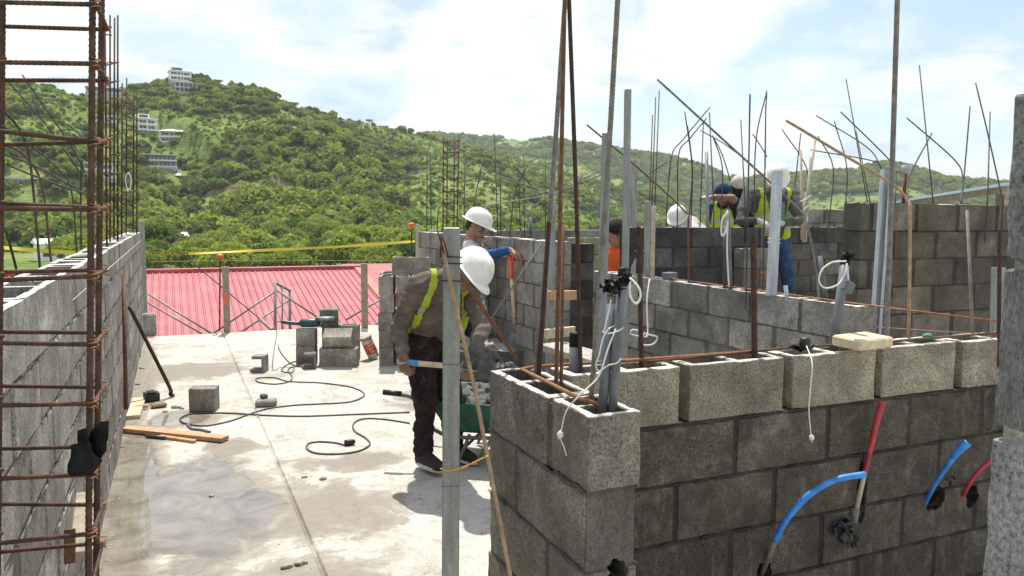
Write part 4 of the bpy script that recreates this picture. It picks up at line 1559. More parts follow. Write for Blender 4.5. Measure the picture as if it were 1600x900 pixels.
post('steel_post', 'wide grey steel post behind the tall brown bar', 939, 545, 948, 208, 3.6, 0.042, 'steel_grey', 0.03, tofloor=True)
post('steel_post', 'tall galvanised post reaching highest left of the dark wall', 975, 560, 981, 140, 5.0, 0.038, 'galvanised', 0.038, 0.3, tofloor=True)
post('steel_post', 'shorter galvanised post just right of the tallest one', 987, 560, 991, 250, 6.6, 0.05, 'galvanised', 0.03, 0.3, tofloor=True)
post('steel_post', 'short galvanised stud at the left end of the dark wall', 1010, 440, 1012, 315, 6.15, 0.035, 'galvanised', 0.05, 0.3)
post('wooden_stud', 'short pale stud beside the galvanised stud at the dark wall', 1018, 440, 1020, 322, 6.15, 0.04, 'wood_pale', 0.03, 0.3, cat='stud')
gc, Mc, hc = post('channel_post', 'galvanised channel post standing on the receding wall before the bent worker', 1205, 462, 1215, 266, 4.78, 0.056, 'galv_light', 0.045, 0.5, kind='box')
for zf in (0.42, 0.45):
    MB().tube([Mc @ Vector(p) for p in [(-.032, -.026, hc * zf), (.032, -.026, hc * zf + .006), (.032, .026, hc * zf), (-.032, .026, hc * zf), (-.032, -.026, hc * zf)]], 0.002, 5).build('tie_wire', 'rope_white', gc, True)
post('channel_post', 'galvanised channel post at the free end of the brown wall', 1368, 520, 1385, 265, 4.75, 0.062, 'galv_light', 0.04, 0.3, tofloor=True, kind='channel')
post('steel_post', 'pale concrete stump seen right, before the brown wall', 1557, 535, 1560, 418, 4.2, 0.06, 'block_grey' if False else 'galvanised', 0.04, tofloor=True)
post('steel_stud', 'galvanised stud carrying two wooden cleats behind the rusty bars', 858, 560, 864, 315, 5.2, 0.035, 'galvanised', 0.05, 0.4, tofloor=True, cat='stud')
post('pvc_pipe', 'grey plastic pipe stub above the far cross wall', 724, 372, 724, 318, 9.4, 0.05, 'pvc_grey', kind='pipe', cat='pipe') if False else None
post('pvc_pipe', 'grey plastic pipe stub standing above the far wall', 829, 375, 829, 339, 9.0, 0.042, 'pvc_grey', kind='pipe', cat='pipe')
post('steel_pipe', 'brown pipe with a plastic cup on top above the brown wall', 1411, 322, 1416, 262, 6.2, 0.028, 'rust', kind='pipe', cat='pipe')
tag(MB().lathe([(0.012, 0), (0.022, 0.005), (0.033, 0.03), (0.036, 0.07), (0.033, 0.07), (0.015, 0.01)], 14, Matrix.Translation(at(1416, 272, 6.2))).build('plastic_cup', 'clear_plastic', None, True), 'translucent plastic cup upturned on the brown pipe', 'cup')
# conduits on the receding wall
post('conduit', 'dark grey conduit standing on the receding wall, taller of two', 1141, 452, 1137, 328, 5.2, 0.030, 'pvc_grey', kind='pipe', cat='conduit')
post('conduit', 'dark grey conduit standing on the receding wall, shorter of two', 1132, 450, 1133, 352, 5.25, 0.022, 'pvc_dark', kind='pipe', cat='conduit')
post('conduit', 'grey conduit leaning at the near end of the receding wall', 1291, 470, 1281, 400, 4.5, 0.026, 'pvc_grey', kind='pipe', cat='conduit')
post('pipe_stub', 'short pale blue pipe stub on the receding wall', 1229, 460, 1227, 446, 4.7, 0.026, 'roof_blue', kind='pipe', cat='pipe')
tag(MB().tube(smooth_path([at(1138, 330, 5.15), at(1128, 345, 5.15), at(1128, 368, 5.14), at(1134, 362, 5.14), at(1137, 345, 5.14), at(1136, 390, 5.13), at(1139, 448, 5.13)], 6), 0.006, 6).build('rope', 'rope_white', None, True), 'white cord looped on the conduits of the receding wall', 'rope')


# conduits of the stub and front wall
def conduit(label, p0, p1, d, w, cap=True):
    b = onz(p0[0], p0[1], 1.12)
    t = at(*p1, dep(b) + d)
    root = empty('conduit', b, 0, label, 'conduit')
    M = Matrix.Translation(b) @ (t - b).normalized().to_track_quat('Z', 'Y').to_matrix().to_4x4()
    h = (t - b).length
    MB().lathe([(w / 2, -0.14), (w / 2, h)], 16, M).build('tube', 'pvc_grey', root, True)
    if cap:
        MB().lathe([(w / 2 + 0.001, h - 0.035), (w / 2 + 0.002, h + 0.008), (w / 2 - 0.002, h + 0.012), (0.002, h + 0.013)], 16, M).build('cap', 'tape_black', root, True)
    return root


conduit('dark grey capped conduit rising from the stub cell, right of two', (957, 640), (974, 425), -0.03, 0.0245)
conduit('dark grey open conduit rising from the stub cell, left of two', (941, 640), (955, 475), 0.0, 0.0255, False)
conduit('slim taped conduit leaning at the right of the front wall', (1302, 545), (1322, 400), 0.0, 0.034)
conduit('low conduit stub wrapped in white cord on the front wall corner', (897, 580), (899, 525), 0.0, 0.036)


def crumple(name, label, c, size, seed, mat, n=7, cat='tape'):
    """folded scraps of plastic"""
    rr = random.Random(seed)
    mb = MB()
    for k in range(n):
        q = Vector(c) + Vector((rr.uniform(-1, 1) * size[0], rr.uniform(-1, 1) * size[1], rr.uniform(-1, 1) * size[2])) * 0.55
        a = Vector((rr.uniform(-1, 1) * size[0], rr.uniform(-1, 1) * size[1], rr.uniform(-1, 1) * size[2])) * 0.7
        b = Vector((rr.uniform(-1, 1) * size[0], rr.uniform(-1, 1) * size[1], rr.uniform(-1, 1) * size[2])) * 0.6
        nn = a.cross(b).normalized() * max(size) * 0.25
        N_ = 8
        vs, fs = [], []
        for i in range(N_ + 1):
            for j in range(N_ + 1):
                u, v = i / N_ * 2 - 1, j / N_ * 2 - 1
                vs.append(q + a * u + b * v + nn * mnoise.noise(Vector((u * 1.3, v * 1.3, seed + k * 3.7))) * 2.6)
        for i in range(N_):
            for j in range(N_):
                o_ = i * (N_ + 1) + j
                fs.append((o_, o_ + 1, o_ + N_ + 2, o_ + N_ + 1))
        mb.add(vs, fs)
    o = mb.build(name, mat, None, True)
    md = o.modifiers.new('thick', 'SOLIDIFY')
    md.thickness = 0.0012
    return tag(o, label, cat)


crumple('tape_wrap', 'black plastic tape bundling the grey conduits to the post', at(958, 447, 1.91), (0.030, 0.016, 0.018), 3, 'tape_black', 9)
crumple('tape_wrap', 'black tape tails hanging from the conduit cap', at(981, 436, 1.88), (0.012, 0.010, 0.018), 5, 'tape_black', 6)
crumple('tape_wrap', 'black tape knot at the top of the leaning conduit', at(1324, 402, 2.80), (0.022, 0.016, 0.024), 6, 'tape_black', 7)
crumple('tape_wrap', 'black plastic wad around the capped stub on the front wall', at(1254, 541, 2.70), (0.035, 0.02, 0.014), 8, 'tape_black', 8)
tag(MB().lathe([(0.017, -0.02), (0.019, 0.015), (0.015, 0.022), (0.002, 0.023)], 14, Matrix.Translation(at(1258, 537, 2.68))).build('bottle_cap', 'plastic_black', None, True), 'round black pipe cap on the front wall', 'cap')
for poly, dz, sd, lb in [([(210, 510), (238, 505), (240, 462), (272, 455), (274, 520), (300, 560), (276, 598), (222, 594)], 1.285, 1, 'torn black plastic sheet caught on the near rebar cage, left flap'),
                        ([(270, 470), (290, 440), (332, 434), (331, 492), (308, 545), (290, 575), (272, 560)], 1.30, 2, 'torn black plastic sheet caught on the near rebar cage, right flap')]:
    bm = bmesh.new()
    bm.faces.new([bm.verts.new(at(x / 1.917, 430 + y / 1.915, dz)) for x, y in poly])
    bmesh.ops.triangulate(bm, faces=bm.faces[:])
    for _ in range(3):
        bmesh.ops.subdivide_edges(bm, edges=bm.edges[:], cuts=1)
    for v in bm.verts:
        v.co += FW * (0.022 * mnoise.noise(v.co * 22 + Vector((sd * 5, 0, 0)))) + RT * (0.003 * mnoise.noise(v.co * 90)) + UP * (0.003 * mnoise.noise(v.co * 80 + Vector((9, 9, 9))))
    me = bpy.data.meshes.new('black_plastic')
    bm.verts.index_update()
    mb = MB().add([v.co.copy() for v in bm.verts], [tuple(v.index for v in f.verts) for f in bm.faces])
    bm.free()
    o = mb.build('black_plastic', 'tape_black', None, True)
    md = o.modifiers.new('thick', 'SOLIDIFY')
    md.thickness = 0.001
    tag(o, lb, 'plastic')
crumple('cord_wrap', 'white cord ends tied round the low conduit stub', at(899, 553, 2.46), (0.016, 0.012, 0.030), 21, 'rope_white', 7, 'rope')


def rope(label, pix, r=0.0022, d=None, mat='rope_white', k=7, name='rope', cat='rope'):
    P = smooth_path([at(x, y, d_) for x, y, d_ in pix], k)
    return tag(MB().tube(P, r, 6).build(name, mat, None, True), label, cat)


rope('white cord hanging over the stub face with a frayed knot', [(962, 514, 1.915), (950, 545, 1.90), (935, 588, 1.88), (905, 618, 1.86), (885, 642, 1.90), (878, 668, 1.915), (874, 680, 1.915), (881, 698, 1.92), (885, 712, 1.92)], 0.0018)
mb = MB().blob(at(875, 679, 1.912), (0.008, 0.008, 0.011), 4, 0.5, 4, 2)
tag(mb.build('knot', 'rope_white', None, True), 'small frayed knot on the cord over the stub', 'knot')
rope('white cord wound round the two grey conduits', [(941, 518, 1.94), (952, 521, 1.925), (966, 517, 1.92), (974, 511, 1.94), (970, 507, 1.955), (952, 513, 1.93), (942, 530, 1.925), (936, 555, 1.92), (931, 570, 1.92), (936, 580, 1.92), (950, 571, 1.91), (964, 567, 1.91), (970, 560, 1.93)], 0.0017)
rope('white cord loop hanging from the conduit cap', [(984, 434, 1.87), (997, 448, 1.86), (1001, 462, 1.86), (995, 474, 1.86), (986, 466, 1.86), (984, 448, 1.87), (986, 436, 1.88)], 0.0030)
rope('white cord running down the left grey conduit', [(955, 468, 1.93), (948, 500, 1.935), (943, 520, 1.935)], 0.0016)
rope('white cord loop dangling behind the front wall', [(1015, 436, 6.0), (1011, 470, 5.9), (1012, 520, 5.8), (1005, 526, 5.75), (986, 522, 5.7), (990, 515, 5.7), (1010, 522, 5.7), (1027, 527, 5.7), (1020, 538, 5.7), (1004, 538, 5.7), (1005, 522, 5.75)], 0.0062)
rope('white loop of cord on the leaning conduit', [(1322, 408, 2.78), (1300, 410, 2.76), (1284, 422, 2.75), (1280, 440, 2.75), (1290, 450, 2.75), (1310, 444, 2.75), (1321, 425, 2.76), (1323, 412, 2.77), (1325, 430, 2.76), (1327, 445, 2.76)], 0.0030)
tag(MB().box((-0.022, -0.014, -0.02), (0.022, 0.014, 0.022), Matrix.Translation(at(1325, 449, 2.76)) @ Matrix.Rotation(0.5, 4, 'Y'), cham=0.006).build('clip', 'pvc_grey'), 'small grey clip dangling from the white loop', 'clip')
rope('thin white cord hanging down the front wall from the black cap', [(1260, 540, 2.66), (1269, 567, 2.56), (1267, 600, 2.55), (1264, 640, 2.56), (1267, 678, 2.58), (1269, 691, 2.59)], 0.0020)
tag(MB().blob(at(1268, 684, 2.585), (0.008, 0.008, 0.011), 2, 0.5, 4, 2).build('knot', 'rope_white', None, True), 'knot at the end of the cord on the front wall', 'knot')
rope('small white loop of cord on the far cage of the left wall', [(200, 300, 7.5), (196, 282, 7.5), (200, 270, 7.5), (205, 280, 7.5), (203, 294, 7.5), (196, 297, 7.5)], 0.005)
rope('white tie on the far conduit behind the pipe cup', [(1262, 322, 8.3), (1252, 330, 8.3), (1245, 318, 8.3), (1258, 312, 8.3), (1268, 305, 8.3)], 0.006)

# ------------------------------------------------------------------ hoses out of the front wall
def hose(name, label, parts):
    """parts: (part name, material, radius, [(px,py,off from wall)])"""
    first = rwall(*parts[0][3][0])
    root = empty(name, first, 0, label, 'hose')
    for nm, mt, r, pp in parts:
        P = smooth_path([rwall(*q) for q in pp], 7) if len(pp) > 2 else [rwall(*q) for q in pp]
        if isinstance(r, tuple):
            r = [r[0] + (r[1] - r[0]) * i / (len(P) - 1) for i in range(len(P))]
        MB().tube(P, r, 12).build(nm, mt, root, True)


hose('water_hose', 'long blue hose curving up to the right from the front wall', [('sleeve', 'pipe_old', 0.0095, [(1190, 896, -0.03), (1212, 842, 0.05)]),
     ('tube', 'hose_blue', 0.0105, [(1211, 845, 0.05), (1228, 813, 0.09), (1262, 775, 0.14), (1305, 750, 0.18), (1352, 741, 0.22)])])
e1, e2 = rwall(1350, 741.3, 0.2185), rwall(1353, 740.8, 0.2215)
tag(MB().tube([e2, e2 + (e2 - e1).normalized() * 0.0012], 0.0078, 12).build('hose_mouth', 'pipe_old'), 'open mouth of the long blue hose', 'hose mouth')
hose('water_hose', 'straight red tube standing up against the front wall', [('sleeve', 'pipe_old', 0.0155, [(1332, 818, -0.005), (1337, 795, 0.012)]), ('pipe', 'wood_pale', 0.0085, [(1337, 800, 0.01), (1352, 735, 0.03)]),
     ('tube', 'hose_red', (0.009, 0.0125), [(1351, 740, 0.03), (1362, 692, 0.04), (1372, 650, 0.05), (1379, 627, 0.055)])])
hose('water_hose', 'short blue hose with a flattened folded tip at the right', [('tube', 'hose_blue', (0.008, 0.010), [(1440, 797, -0.03), (1462, 755, 0.04), (1480, 728, 0.09), (1492, 712, 0.11)]),
     ('tip', 'hose_blue', (0.012, 0.017), [(1490, 714, 0.11), (1500, 702, 0.13), (1512, 691, 0.145)])])
hose('water_hose', 'short red hose emerging beside the short blue hose', [('tube', 'hose_red', 0.0085, [(1501, 784, -0.03), (1512, 760, 0.03), (1530, 735, 0.07), (1558, 712, 0.10)])])
crumple('foil_wad', 'crumpled grey black plastic wad below the red tube', rwall(1318, 828, 0.03), (0.045, 0.03, 0.04), 31, 'foil', 8, 'plastic')
crumple('foil_wad', 'small black plastic twist between the short blue and red hoses', rwall(1487, 752, 0.05), (0.035, 0.014, 0.014), 33, 'foil', 7, 'plastic')
crumple('foil_wad', 'small crumpled scrap hanging under the plastic wad', rwall(1336, 845, 0.02), (0.014, 0.012, 0.022), 35, 'foil', 6, 'plastic')

# small things on the wall tops
mb = MB()
mb.box((-0.095, -0.06, 0), (0.095, 0.06, 0.038), Matrix.Translation(onz(1347, 541, 1.148)) @ Matrix.Rotation(0.12, 4, 'Z') @ Matrix.Rotation(0.05, 4, 'X'), cham=0.006)
tag(mb.build('wood_offcut', 'wood_tan'), 'pale tan board offcut lying on the front wall', 'board')
mb = MB().box((-0.055, -0.04, 0), (0.055, 0.04, 0.052), Matrix.Translation(onz(1046, 436, 1.135)) @ Matrix.Rotation(0.4, 4, 'Z'), cham=0.006)
tag(mb.build('junction_box', 'pvc_grey'), 'small grey electrical box on the receding wall', 'box')
mb = MB().blob(onz(1449, 525, 1.14), (0.022, 0.016, 0.012), 3, 0.3, 2, 2)
tag(mb.build('teal_glove', 'net_green', None, True), 'small teal rag lying behind the front wall', 'rag')
mb = MB().box((-0.022, -0.01, -0.03), (0.022, 0.01, 0.03), Matrix.Translation(at(1191, 430, 7.05)), cham=0.003)
tag(mb.build('rusty_clamp', 'rust_orange'), 'rusty orange clamp on the low end pier', 'clamp')
# cleats and plank behind the stub
for (x0, y0, x1, y1, lb) in [(857, 462, 900, 461, 'upper orange wooden cleat behind the rusty bars'), (852, 522, 897, 517, 'lower tan wooden cleat behind the rusty bars')]:
    a, b_ = at(x0, y0, 5.12), at(x1, y1, 5.3)
    M = Matrix.Translation(a) @ (b_ - a).normalized().to_track_quat('X', 'Z').to_matrix().to_4x4()
    tag(MB().box((0, -0.015, -0.032), ((b_ - a).length, 0.015, 0.032), M, cham=0.003).build('wooden_cleat', 'wood_orange' if 'orange' in lb else 'wood_tan'), lb, 'cleat')
a, b_ = at(862, 535, 4.9), at(945, 560, 4.5)
M = Matrix.Translation(a) @ (b_ - a).normalized().to_track_quat('X', 'Z').to_matrix().to_4x4()
root = empty('trestle_table', (a.x, a.y, 0), 0, 'grey plank trestle behind the front wall corner', 'table')
MB().box((0, -0.10, -0.04), (0.55, 0.10, 0.0), M, cham=0.004).build('plank', 'cement_dry', root)
for k in (0.08, 0.46):
    q = M @ Vector((k, 0, -0.04))
    MB().box((-0.02, -0.06, 0), (0.02, 0.06, q.z), Matrix.Translation((q.x, q.y, 0))).build('leg', 'wood_old', root)

# ------------------------------------------------------------------ mixing trough with mortar, shovel
c = onz(790, 548, 0.34)
tr = empty('mixing_trough', (c.x + 0.15, c.y + 0.2, 0), -0.35, 'dark mixing trough full of grey mortar behind the wheelbarrow', 'trough')
t_ = MB()
for lo, hi in (((-0.6, -0.4, 0.0), (0.6, 0.4, 0.03)), ((-0.6, -0.4, 0.031), (0.6, -0.37, 0.36)), ((-0.6, 0.37, 0.031), (0.6, 0.4, 0.36)), ((-0.6, -0.369, 0.031), (-0.57, 0.369, 0.36)), ((0.57, -0.369, 0.031), (0.6, 0.369, 0.36))):
    t_.box(lo, hi)
obj('box', t_.mesh('box', 'cement_wet'), tr)
obj('lip', MB().box((0.605, -0.4, 0.25), (0.63, 0.4, 0.33)).mesh('lip', 'hose_red'), tr)
def fuse(mb_, vox):
    """one continuous lumpy mass out of overlapping lumps"""
    tmp = bpy.data.objects.new('tmp', mb_.mesh('tmp', None))
    COL.objects.link(tmp)
    md = tmp.modifiers.new('r', 'REMESH')
    md.mode = 'VOXEL'
    md.voxel_size = vox
    sm = tmp.modifiers.new('s', 'SMOOTH')
    sm.iterations = 2
    bpy.context.view_layer.update()
    me = bpy.data.meshes.new_from_object(tmp.evaluated_get(bpy.context.evaluated_depsgraph_get()))
    bpy.data.objects.remove(tmp)
    out = MB()
    out.add([v.co + v.normal * 0.006 * mnoise.noise(v.co * 45) for v in me.vertices], [tuple(p.vertices) for p in me.polygons])
    return out


mm = MB()
for k in range(10):
    mm.blob((random.uniform(-0.45, 0.45), random.uniform(-0.25, 0.25), 0.27), (0.2, 0.17, random.uniform(0.05, 0.11)), k, 0.5, 2.4, 3)
for k in range(60):
    mm.blob((random.uniform(-0.5, 0.5), random.uniform(-0.3, 0.3), 0.33 + random.uniform(0, 0.05)), random.uniform(0.02, 0.05), k, 0.5, 2.6, 2)
mm = fuse(mm, 0.02)
obj('mortar_heap', mm.mesh('mortar_heap', 'cement_dry', True), tr)


def shovel(label, grip, socket, tip, r=0.016, accents=()):
    root = empty('shovel', socket, 0, label, 'shovel')
    g_, s_, t_ = Vector(grip), Vector(socket), Vector(tip)
    ax = (s_ - g_).normalized()
    MB().tube([g_, s_], r, 10).build('handle', 'wood_tan', root, True)
    for (f0, f1, mt) in accents:
        MB().tube([g_.lerp(s_, f0), g_.lerp(s_, f1)], r * 1.18, 10).build('grip', mt, root, True)
    # blade: pointed curved plate
    d = (t_ - s_)
    L = d.length
    d.normalize()
    side = d.cross(Vector((0, 0, 1)))
    if side.length < 0.1:
        side = RT.copy()
    side.normalize()
    nn = side.cross(d)
    vs, fs = [], []
    rows, colsn = 8, 6
    for i in range(rows + 1):
        u = i / rows
        w = 0.028 + (0.115 - 0.028) * min(1, max(0, (u - 0.18) / 0.2)) if u < 0.7 else 0.115 * math.sqrt(max(0.02, 1 - ((u - 0.7) / 0.31) ** 2))
        for j in range(colsn + 1):
            v = j / colsn * 2 - 1
            vs.append(s_ - d * 0.03 + d * (L * u) + side * (w * v) + nn * (0.028 * v * v + 0.02 * u * u))
    for i in range(rows):
        for j in range(colsn):
            o_ = i * (colsn + 1) + j
            fs.append((o_, o_ + 1, o_ + colsn + 2, o_ + colsn + 1))
    bl = MB().add(vs, fs).build('blade', 'steel_grey', root, True)
    md = bl.modifiers.new('thick', 'SOLIDIFY')
    md.thickness = 0.004
    MB().tube([s_ - ax * 0.10, s_ + d * 0.05], r * 1.25, 10).build('socket', 'steel_grey', root, True)
    return root


shovel('shovel with an orange grip standing in the mortar trough', at(797, 398, 7.12), at(805, 512, 7.25), at(812, 575, 7.36), 0.019, [(0.0, 0.32, 'orange_plastic'), (0.88, 0.97, 'orange_plastic')])
SH_G, SH_S, SH_T = at(622, 565, 4.65), at(724, 574, 4.40), at(778, 590, 4.26)
shovel('shovel held level by the bending worker, blade loaded with mortar', SH_G, SH_S, SH_T, 0.0165, [(0.16, 0.34, 'blue_grip')])
mm = MB()
for k in range(5):
    q = SH_S.lerp(SH_T, 0.4 + 0.12 * k) + Vector((0, 0, 0.03))
    mm.blob(q, (0.07, 0.07, 0.05), k + 50, 0.8, 2.2, 3)
for k in range(34):
    q = SH_S.lerp(SH_T, 0.35 + 0.6 * random.random()) + Vector((random.uniform(-0.07, 0.07), random.uniform(-0.07, 0.07), 0.02 + 0.10 * random.random()))
    mm.blob(q, random.uniform(0.016, 0.036), k, 0.9, 2.6, 2)
mm = fuse(mm, 0.009)
tag(mm.build('mortar_load', 'cement_wet', None, True), 'lumpy wet mortar piled on the held shovel', 'mortar')

# ------------------------------------------------------------------ wheelbarrow
wc = onz(752, 712)
wb = empty('wheelbarrow', wc, math.radians(-YAW) - 0.25, 'green wheelbarrow full of wet mortar in front of the worker', 'wheelbarrow')
# local: +x towards the wheel (picture right), y across, z up
z0, z1 = 0.21, 0.42
tm = MB()
lo = [(-0.16, -0.20, z0), (0.30, -0.17, z0), (0.30, 0.17, z0), (-0.16, 0.20, z0)]
hi_ = [(-0.26, -0.31, z1), (0.52, -0.27, z1), (0.52, 0.27, z1), (-0.26, 0.31, z1)]
tm.add(lo + hi_, [(3, 2, 1, 0), (0, 1, 5, 4), (1, 2, 6, 5), (2, 3, 7, 6), (3, 0, 4, 7)])
o = obj('tray', tm.mesh('tray', 'green_paint'), wb)
md = o.modifiers.new('thick', 'SOLIDIFY')
md.thickness = 0.004
obj('rim', MB().tube([Vector(p) for p in hi_] + [Vector(hi_[0])], 0.009, 8).mesh('rim', 'green_paint', True), wb)
for s in (-1, 1):
    hnd = obj('handle', MB().tube(smooth_path([(-0.46, s * 0.30, 0.46), (-0.36, s * 0.28, 0.42), (-0.2, s * 0.23, 0.20), (0.3, s * 0.16, 0.19), (0.72, s * 0.05, 0.19)], 6), 0.013, 9).mesh('handle', 'bar_grey', True), wb)
    obj('grip', MB().tube([(-0.57, s * 0.31, 0.468), (-0.45, s * 0.30, 0.462)], 0.019, 10).mesh('grip', 'plastic_black', True), hnd)
    obj('leg', MB().tube([(-0.02, s * 0.20, 0.20), (-0.09, s * 0.22, 0.015), (0.02, s * 0.22, 0.015), (0.14, s * 0.19, 0.20)], 0.012, 8).mesh('leg', 'bar_grey', True), wb)
obj('crossbar', MB().tube([(-0.055, -0.20, 0.11), (-0.055, 0.20, 0.11)], 0.010, 8).mesh('crossbar', 'bar_grey', True), wb)
wh = MB()
tor = []
for i in range(25):
    a = 2 * PI * i / 24
    tor.append((0.70 + 0.15 * math.cos(a), 0, 0.185 + 0.15 * math.sin(a)))
wheel = obj('wheel', MB().tube(tor, 0.035, 10).mesh('wheel', 'plastic_black', True), wb)
obj('rim', MB().lathe([(0.12, -0.02), (0.12, 0.02)], 20, Matrix.Translation((0.70, 0, 0.185)) @ Matrix.Rotation(PI / 2, 4, 'X')).mesh('rim', 'bar_grey', False), wheel)
mm = MB()
for k in range(14):
    mm.blob((random.uniform(-0.12, 0.38), random.uniform(-0.16, 0.16), z1 - 0.06), (random.uniform(0.09, 0.15), random.uniform(0.08, 0.13), random.uniform(0.06, 0.11)), k, 0.4, 2.4, 3)
for k in range(90):
    x_, y_ = random.uniform(-0.18, 0.42), random.uniform(-0.22, 0.22)
    mm.blob((x_, y_, z1 - 0.01 + random.uniform(0, 0.06) * (1 - abs(y_) * 3)), random.uniform(0.012, 0.04), k, 0.5, 2.6, 2)
mm = fuse(mm, 0.012)
obj('mortar_heap', mm.mesh('mortar_heap', 'cement_wet', True), wb)

# ------------------------------------------------------------------ loose blocks
LB = bmesh_variants('loose', True, False, 4, 'block_loose')
LBS = bmesh_variants('loose_solid', False, False, 4, 'block_loose')


def loose(label, c, rz, rx=0.0, sx=1.0, group=None, name='concrete_block', solid=False, ry=0.0):
    """c: world point under the block's middle"""
    me = (LBS if solid else LB)[random.randrange(4)]
    M = Matrix.Translation(c) @ Matrix.Rotation(rz, 4, 'Z') @ Matrix.Rotation(rx, 4, 'X') @ Matrix.Rotation(ry, 4, 'Y') @ Matrix.Translation((-0.20 * sx, -0.075, 0))
    o = obj(name, me)
    o.location, q, s = M.decompose()
    o.rotation_euler = q.to_euler()
    o.scale = (sx, 1, 1)
    return tag(o, label, 'block', group)


# tall stack behind the worker
st0 = onz(628, 566)
ax = Vector((math.cos(-0.30), math.sin(-0.30), 0))
ay = Vector((-ax.y, ax.x, 0))
colsn = [('left front column', -0.15, 0.0, 5), ('middle front column', 0.02, 0.05, 5), ('right front column', 0.19, 0.02, 4), ('left back column', -0.16, 0.44, 5), ('middle back column', 0.02, 0.47, 5)]
for nm, dx, dy, n in colsn:
    for k in range(n):
        p = st0 + ax * (dx + random.uniform(-0.012, 0.012)) + ay * (dy + random.uniform(-0.015, 0.015))
        p.z = k * 0.192 + 0.001
        lv = 'topmost' if k == n - 1 else ('lowest' if k == 0 else ORD[k])
        loose('grey stacked block behind the worker, %s of the %s' % (lv, nm), p, -0.30 + PI / 2 + random.uniform(-0.05, 0.05), group='blocks of the tall stack')
p = st0 + ax * 0.10 + ay * 0.1
p.z = 5 * 0.192 + 0.002
loose('grey block lying across the very top of the tall stack', p, -0.30, group='blocks of the tall stack')
# pile with the angle grinder
base = lambda x, y: onz(x, y)
loose('grey block standing low at the front right of the small pile', base(532, 572) + Vector((0, 0.05, 0.001)), -0.38, group='blocks of the small pile')
q = base(532, 566) + Vector((0.06, 0.24, 0.001))
loose('grey block at the back of the small pile, lower of two', q, -0.36, group='blocks of the small pile')
loose('grey block at the back of the small pile, upper of two', q + Vector((0.0, 0.0, 0.193)), -0.34, group='blocks of the small pile')
loose('block tipped on its side showing a bright face to the sun', base(534, 572) + Vector((0.0, 0.10, 0.21)), -0.36, 0.62, 0.75, 'blocks of the small pile', solid=True)
q = base(482, 570) + Vector((0, 0.1, 0.001))
loose('cut block at the left of the small pile, lower of two', q, -0.42, 0, 0.5, 'blocks of the small pile', solid=True)
loose('cut block at the left of the small pile carrying the grinder', q + Vector((0.005, 0.01, 0.193)), -0.38, 0, 0.5, 'blocks of the small pile', solid=True)
loose('cut half block on top of the small pile beside the grinder', q + Vector((0.26, 0.08, 0.386)), -0.2, 0, 0.5, 'blocks of the small pile', solid=True)


def cshape(label, c, rz, s=1.0, seed=0):
    """broken end of a hollow block: web with two stubs of shell"""
    M = Matrix.Translation(c) @ Matrix.Rotation(rz, 4, 'Z')
    mb = MB()
    rr = random.Random(seed)
    mb.box((0.0, -0.075 * s, 0), (0.03 * s, 0.075 * s, 0.17 * s), M, cham=0.004)
    mb.box((-0.10 * s, -0.075 * s, 0.135 * s), (-0.001, 0.06 * s, 0.169 * s), M, cham=0.006)
    mb.box((-0.12 * s, -0.074 * s, 0.001), (-0.001, 0.07 * s, 0.034 * s), M, cham=0.006)
    return tag(mb.build('broken_block', 'block_grey'), label, 'block')


cshape('C shaped broken block leaning on the small pile', base(489, 574) + Vector((0, -0.02, 0.001)), -0.1, 0.95, 1)
cshape('C shaped broken block alone on the floor left of the pile', base(412, 580) + Vector((0, 0, 0.001)), -0.4, 1.0, 2)
loose('half block standing alone on the wet floor near the left wall', base(320, 642) + Vector((0, 0.04, 0.001)), -0.30, 0, 0.52, solid=True)
mb = MB().box((-0.09, -0.06, 0.001), (0.08, 0.07, 0.055), Matrix.Translation(base(417, 634)) @ Matrix.Rotation(-0.2, 4, 'Z'), cham=0.012)
tag(mb.build('broken_block', 'block_grey'), 'flat broken block slab on the floor beside the cable', 'block')
mb = MB().box((-0.03, -0.03, 0.056), (0.025, 0.03, 0.09), Matrix.Translation(base(413, 632)) @ Matrix.Rotation(0.3, 4, 'Z'), cham=0.008)
tag(mb.build('block_chip', 'block_grey'), 'small chip lying on the flat broken block', 'chip')

# angle grinder on the pile
gq = q + Vector((0.02, -0.01, 0.386))
gr = empty('angle_grinder', gq, -0.25, 'teal angle grinder lying on the small block pile', 'grinder')
Mx = Matrix.Rotation(PI / 2, 4, 'Y')
obj('motor_body', MB().lathe([(0.03, -0.12), (0.045, -0.10), (0.048, 0.0), (0.046, 0.06), (0.04, 0.09)], 14, Matrix.Translation((0.03, 0, 0.055)) @ Mx).mesh('motor_body', 'teal_tool', True), gr)
obj('rear_handle', MB().tube(smooth_path([(-0.09, 0, 0.05), (-0.16, 0, 0.055), (-0.24, 0, 0.065), (-0.285, 0, 0.075)], 5), 0.021, 10).mesh('rear_handle', 'teal_tool', True), gr)
obj('gear_head', MB().box((0.12, -0.035, 0.02), (0.20, 0.035, 0.10), cham=0.012).mesh('gear_head', 'steel_grey'), gr)
obj('disc', MB().lathe([(0.09, 0.108), (0.09, 0.112)], 24, Matrix.Translation((0.16, 0, 0))).mesh('disc', 'plastic_black'), gr)
obj('disc_guard', MB().lathe([(0.095, 0.085), (0.097, 0.118), (0.02, 0.122)], 24, Matrix.Translation((0.18, 0, 0))).mesh('disc_guard', 'steel_grey', True), gr)
obj('side_handle', MB().tube([(0.16, -0.035, 0.05), (0.16, -0.14, 0.05)], 0.014, 10).mesh('side_handle', 'plastic_black', True), gr)

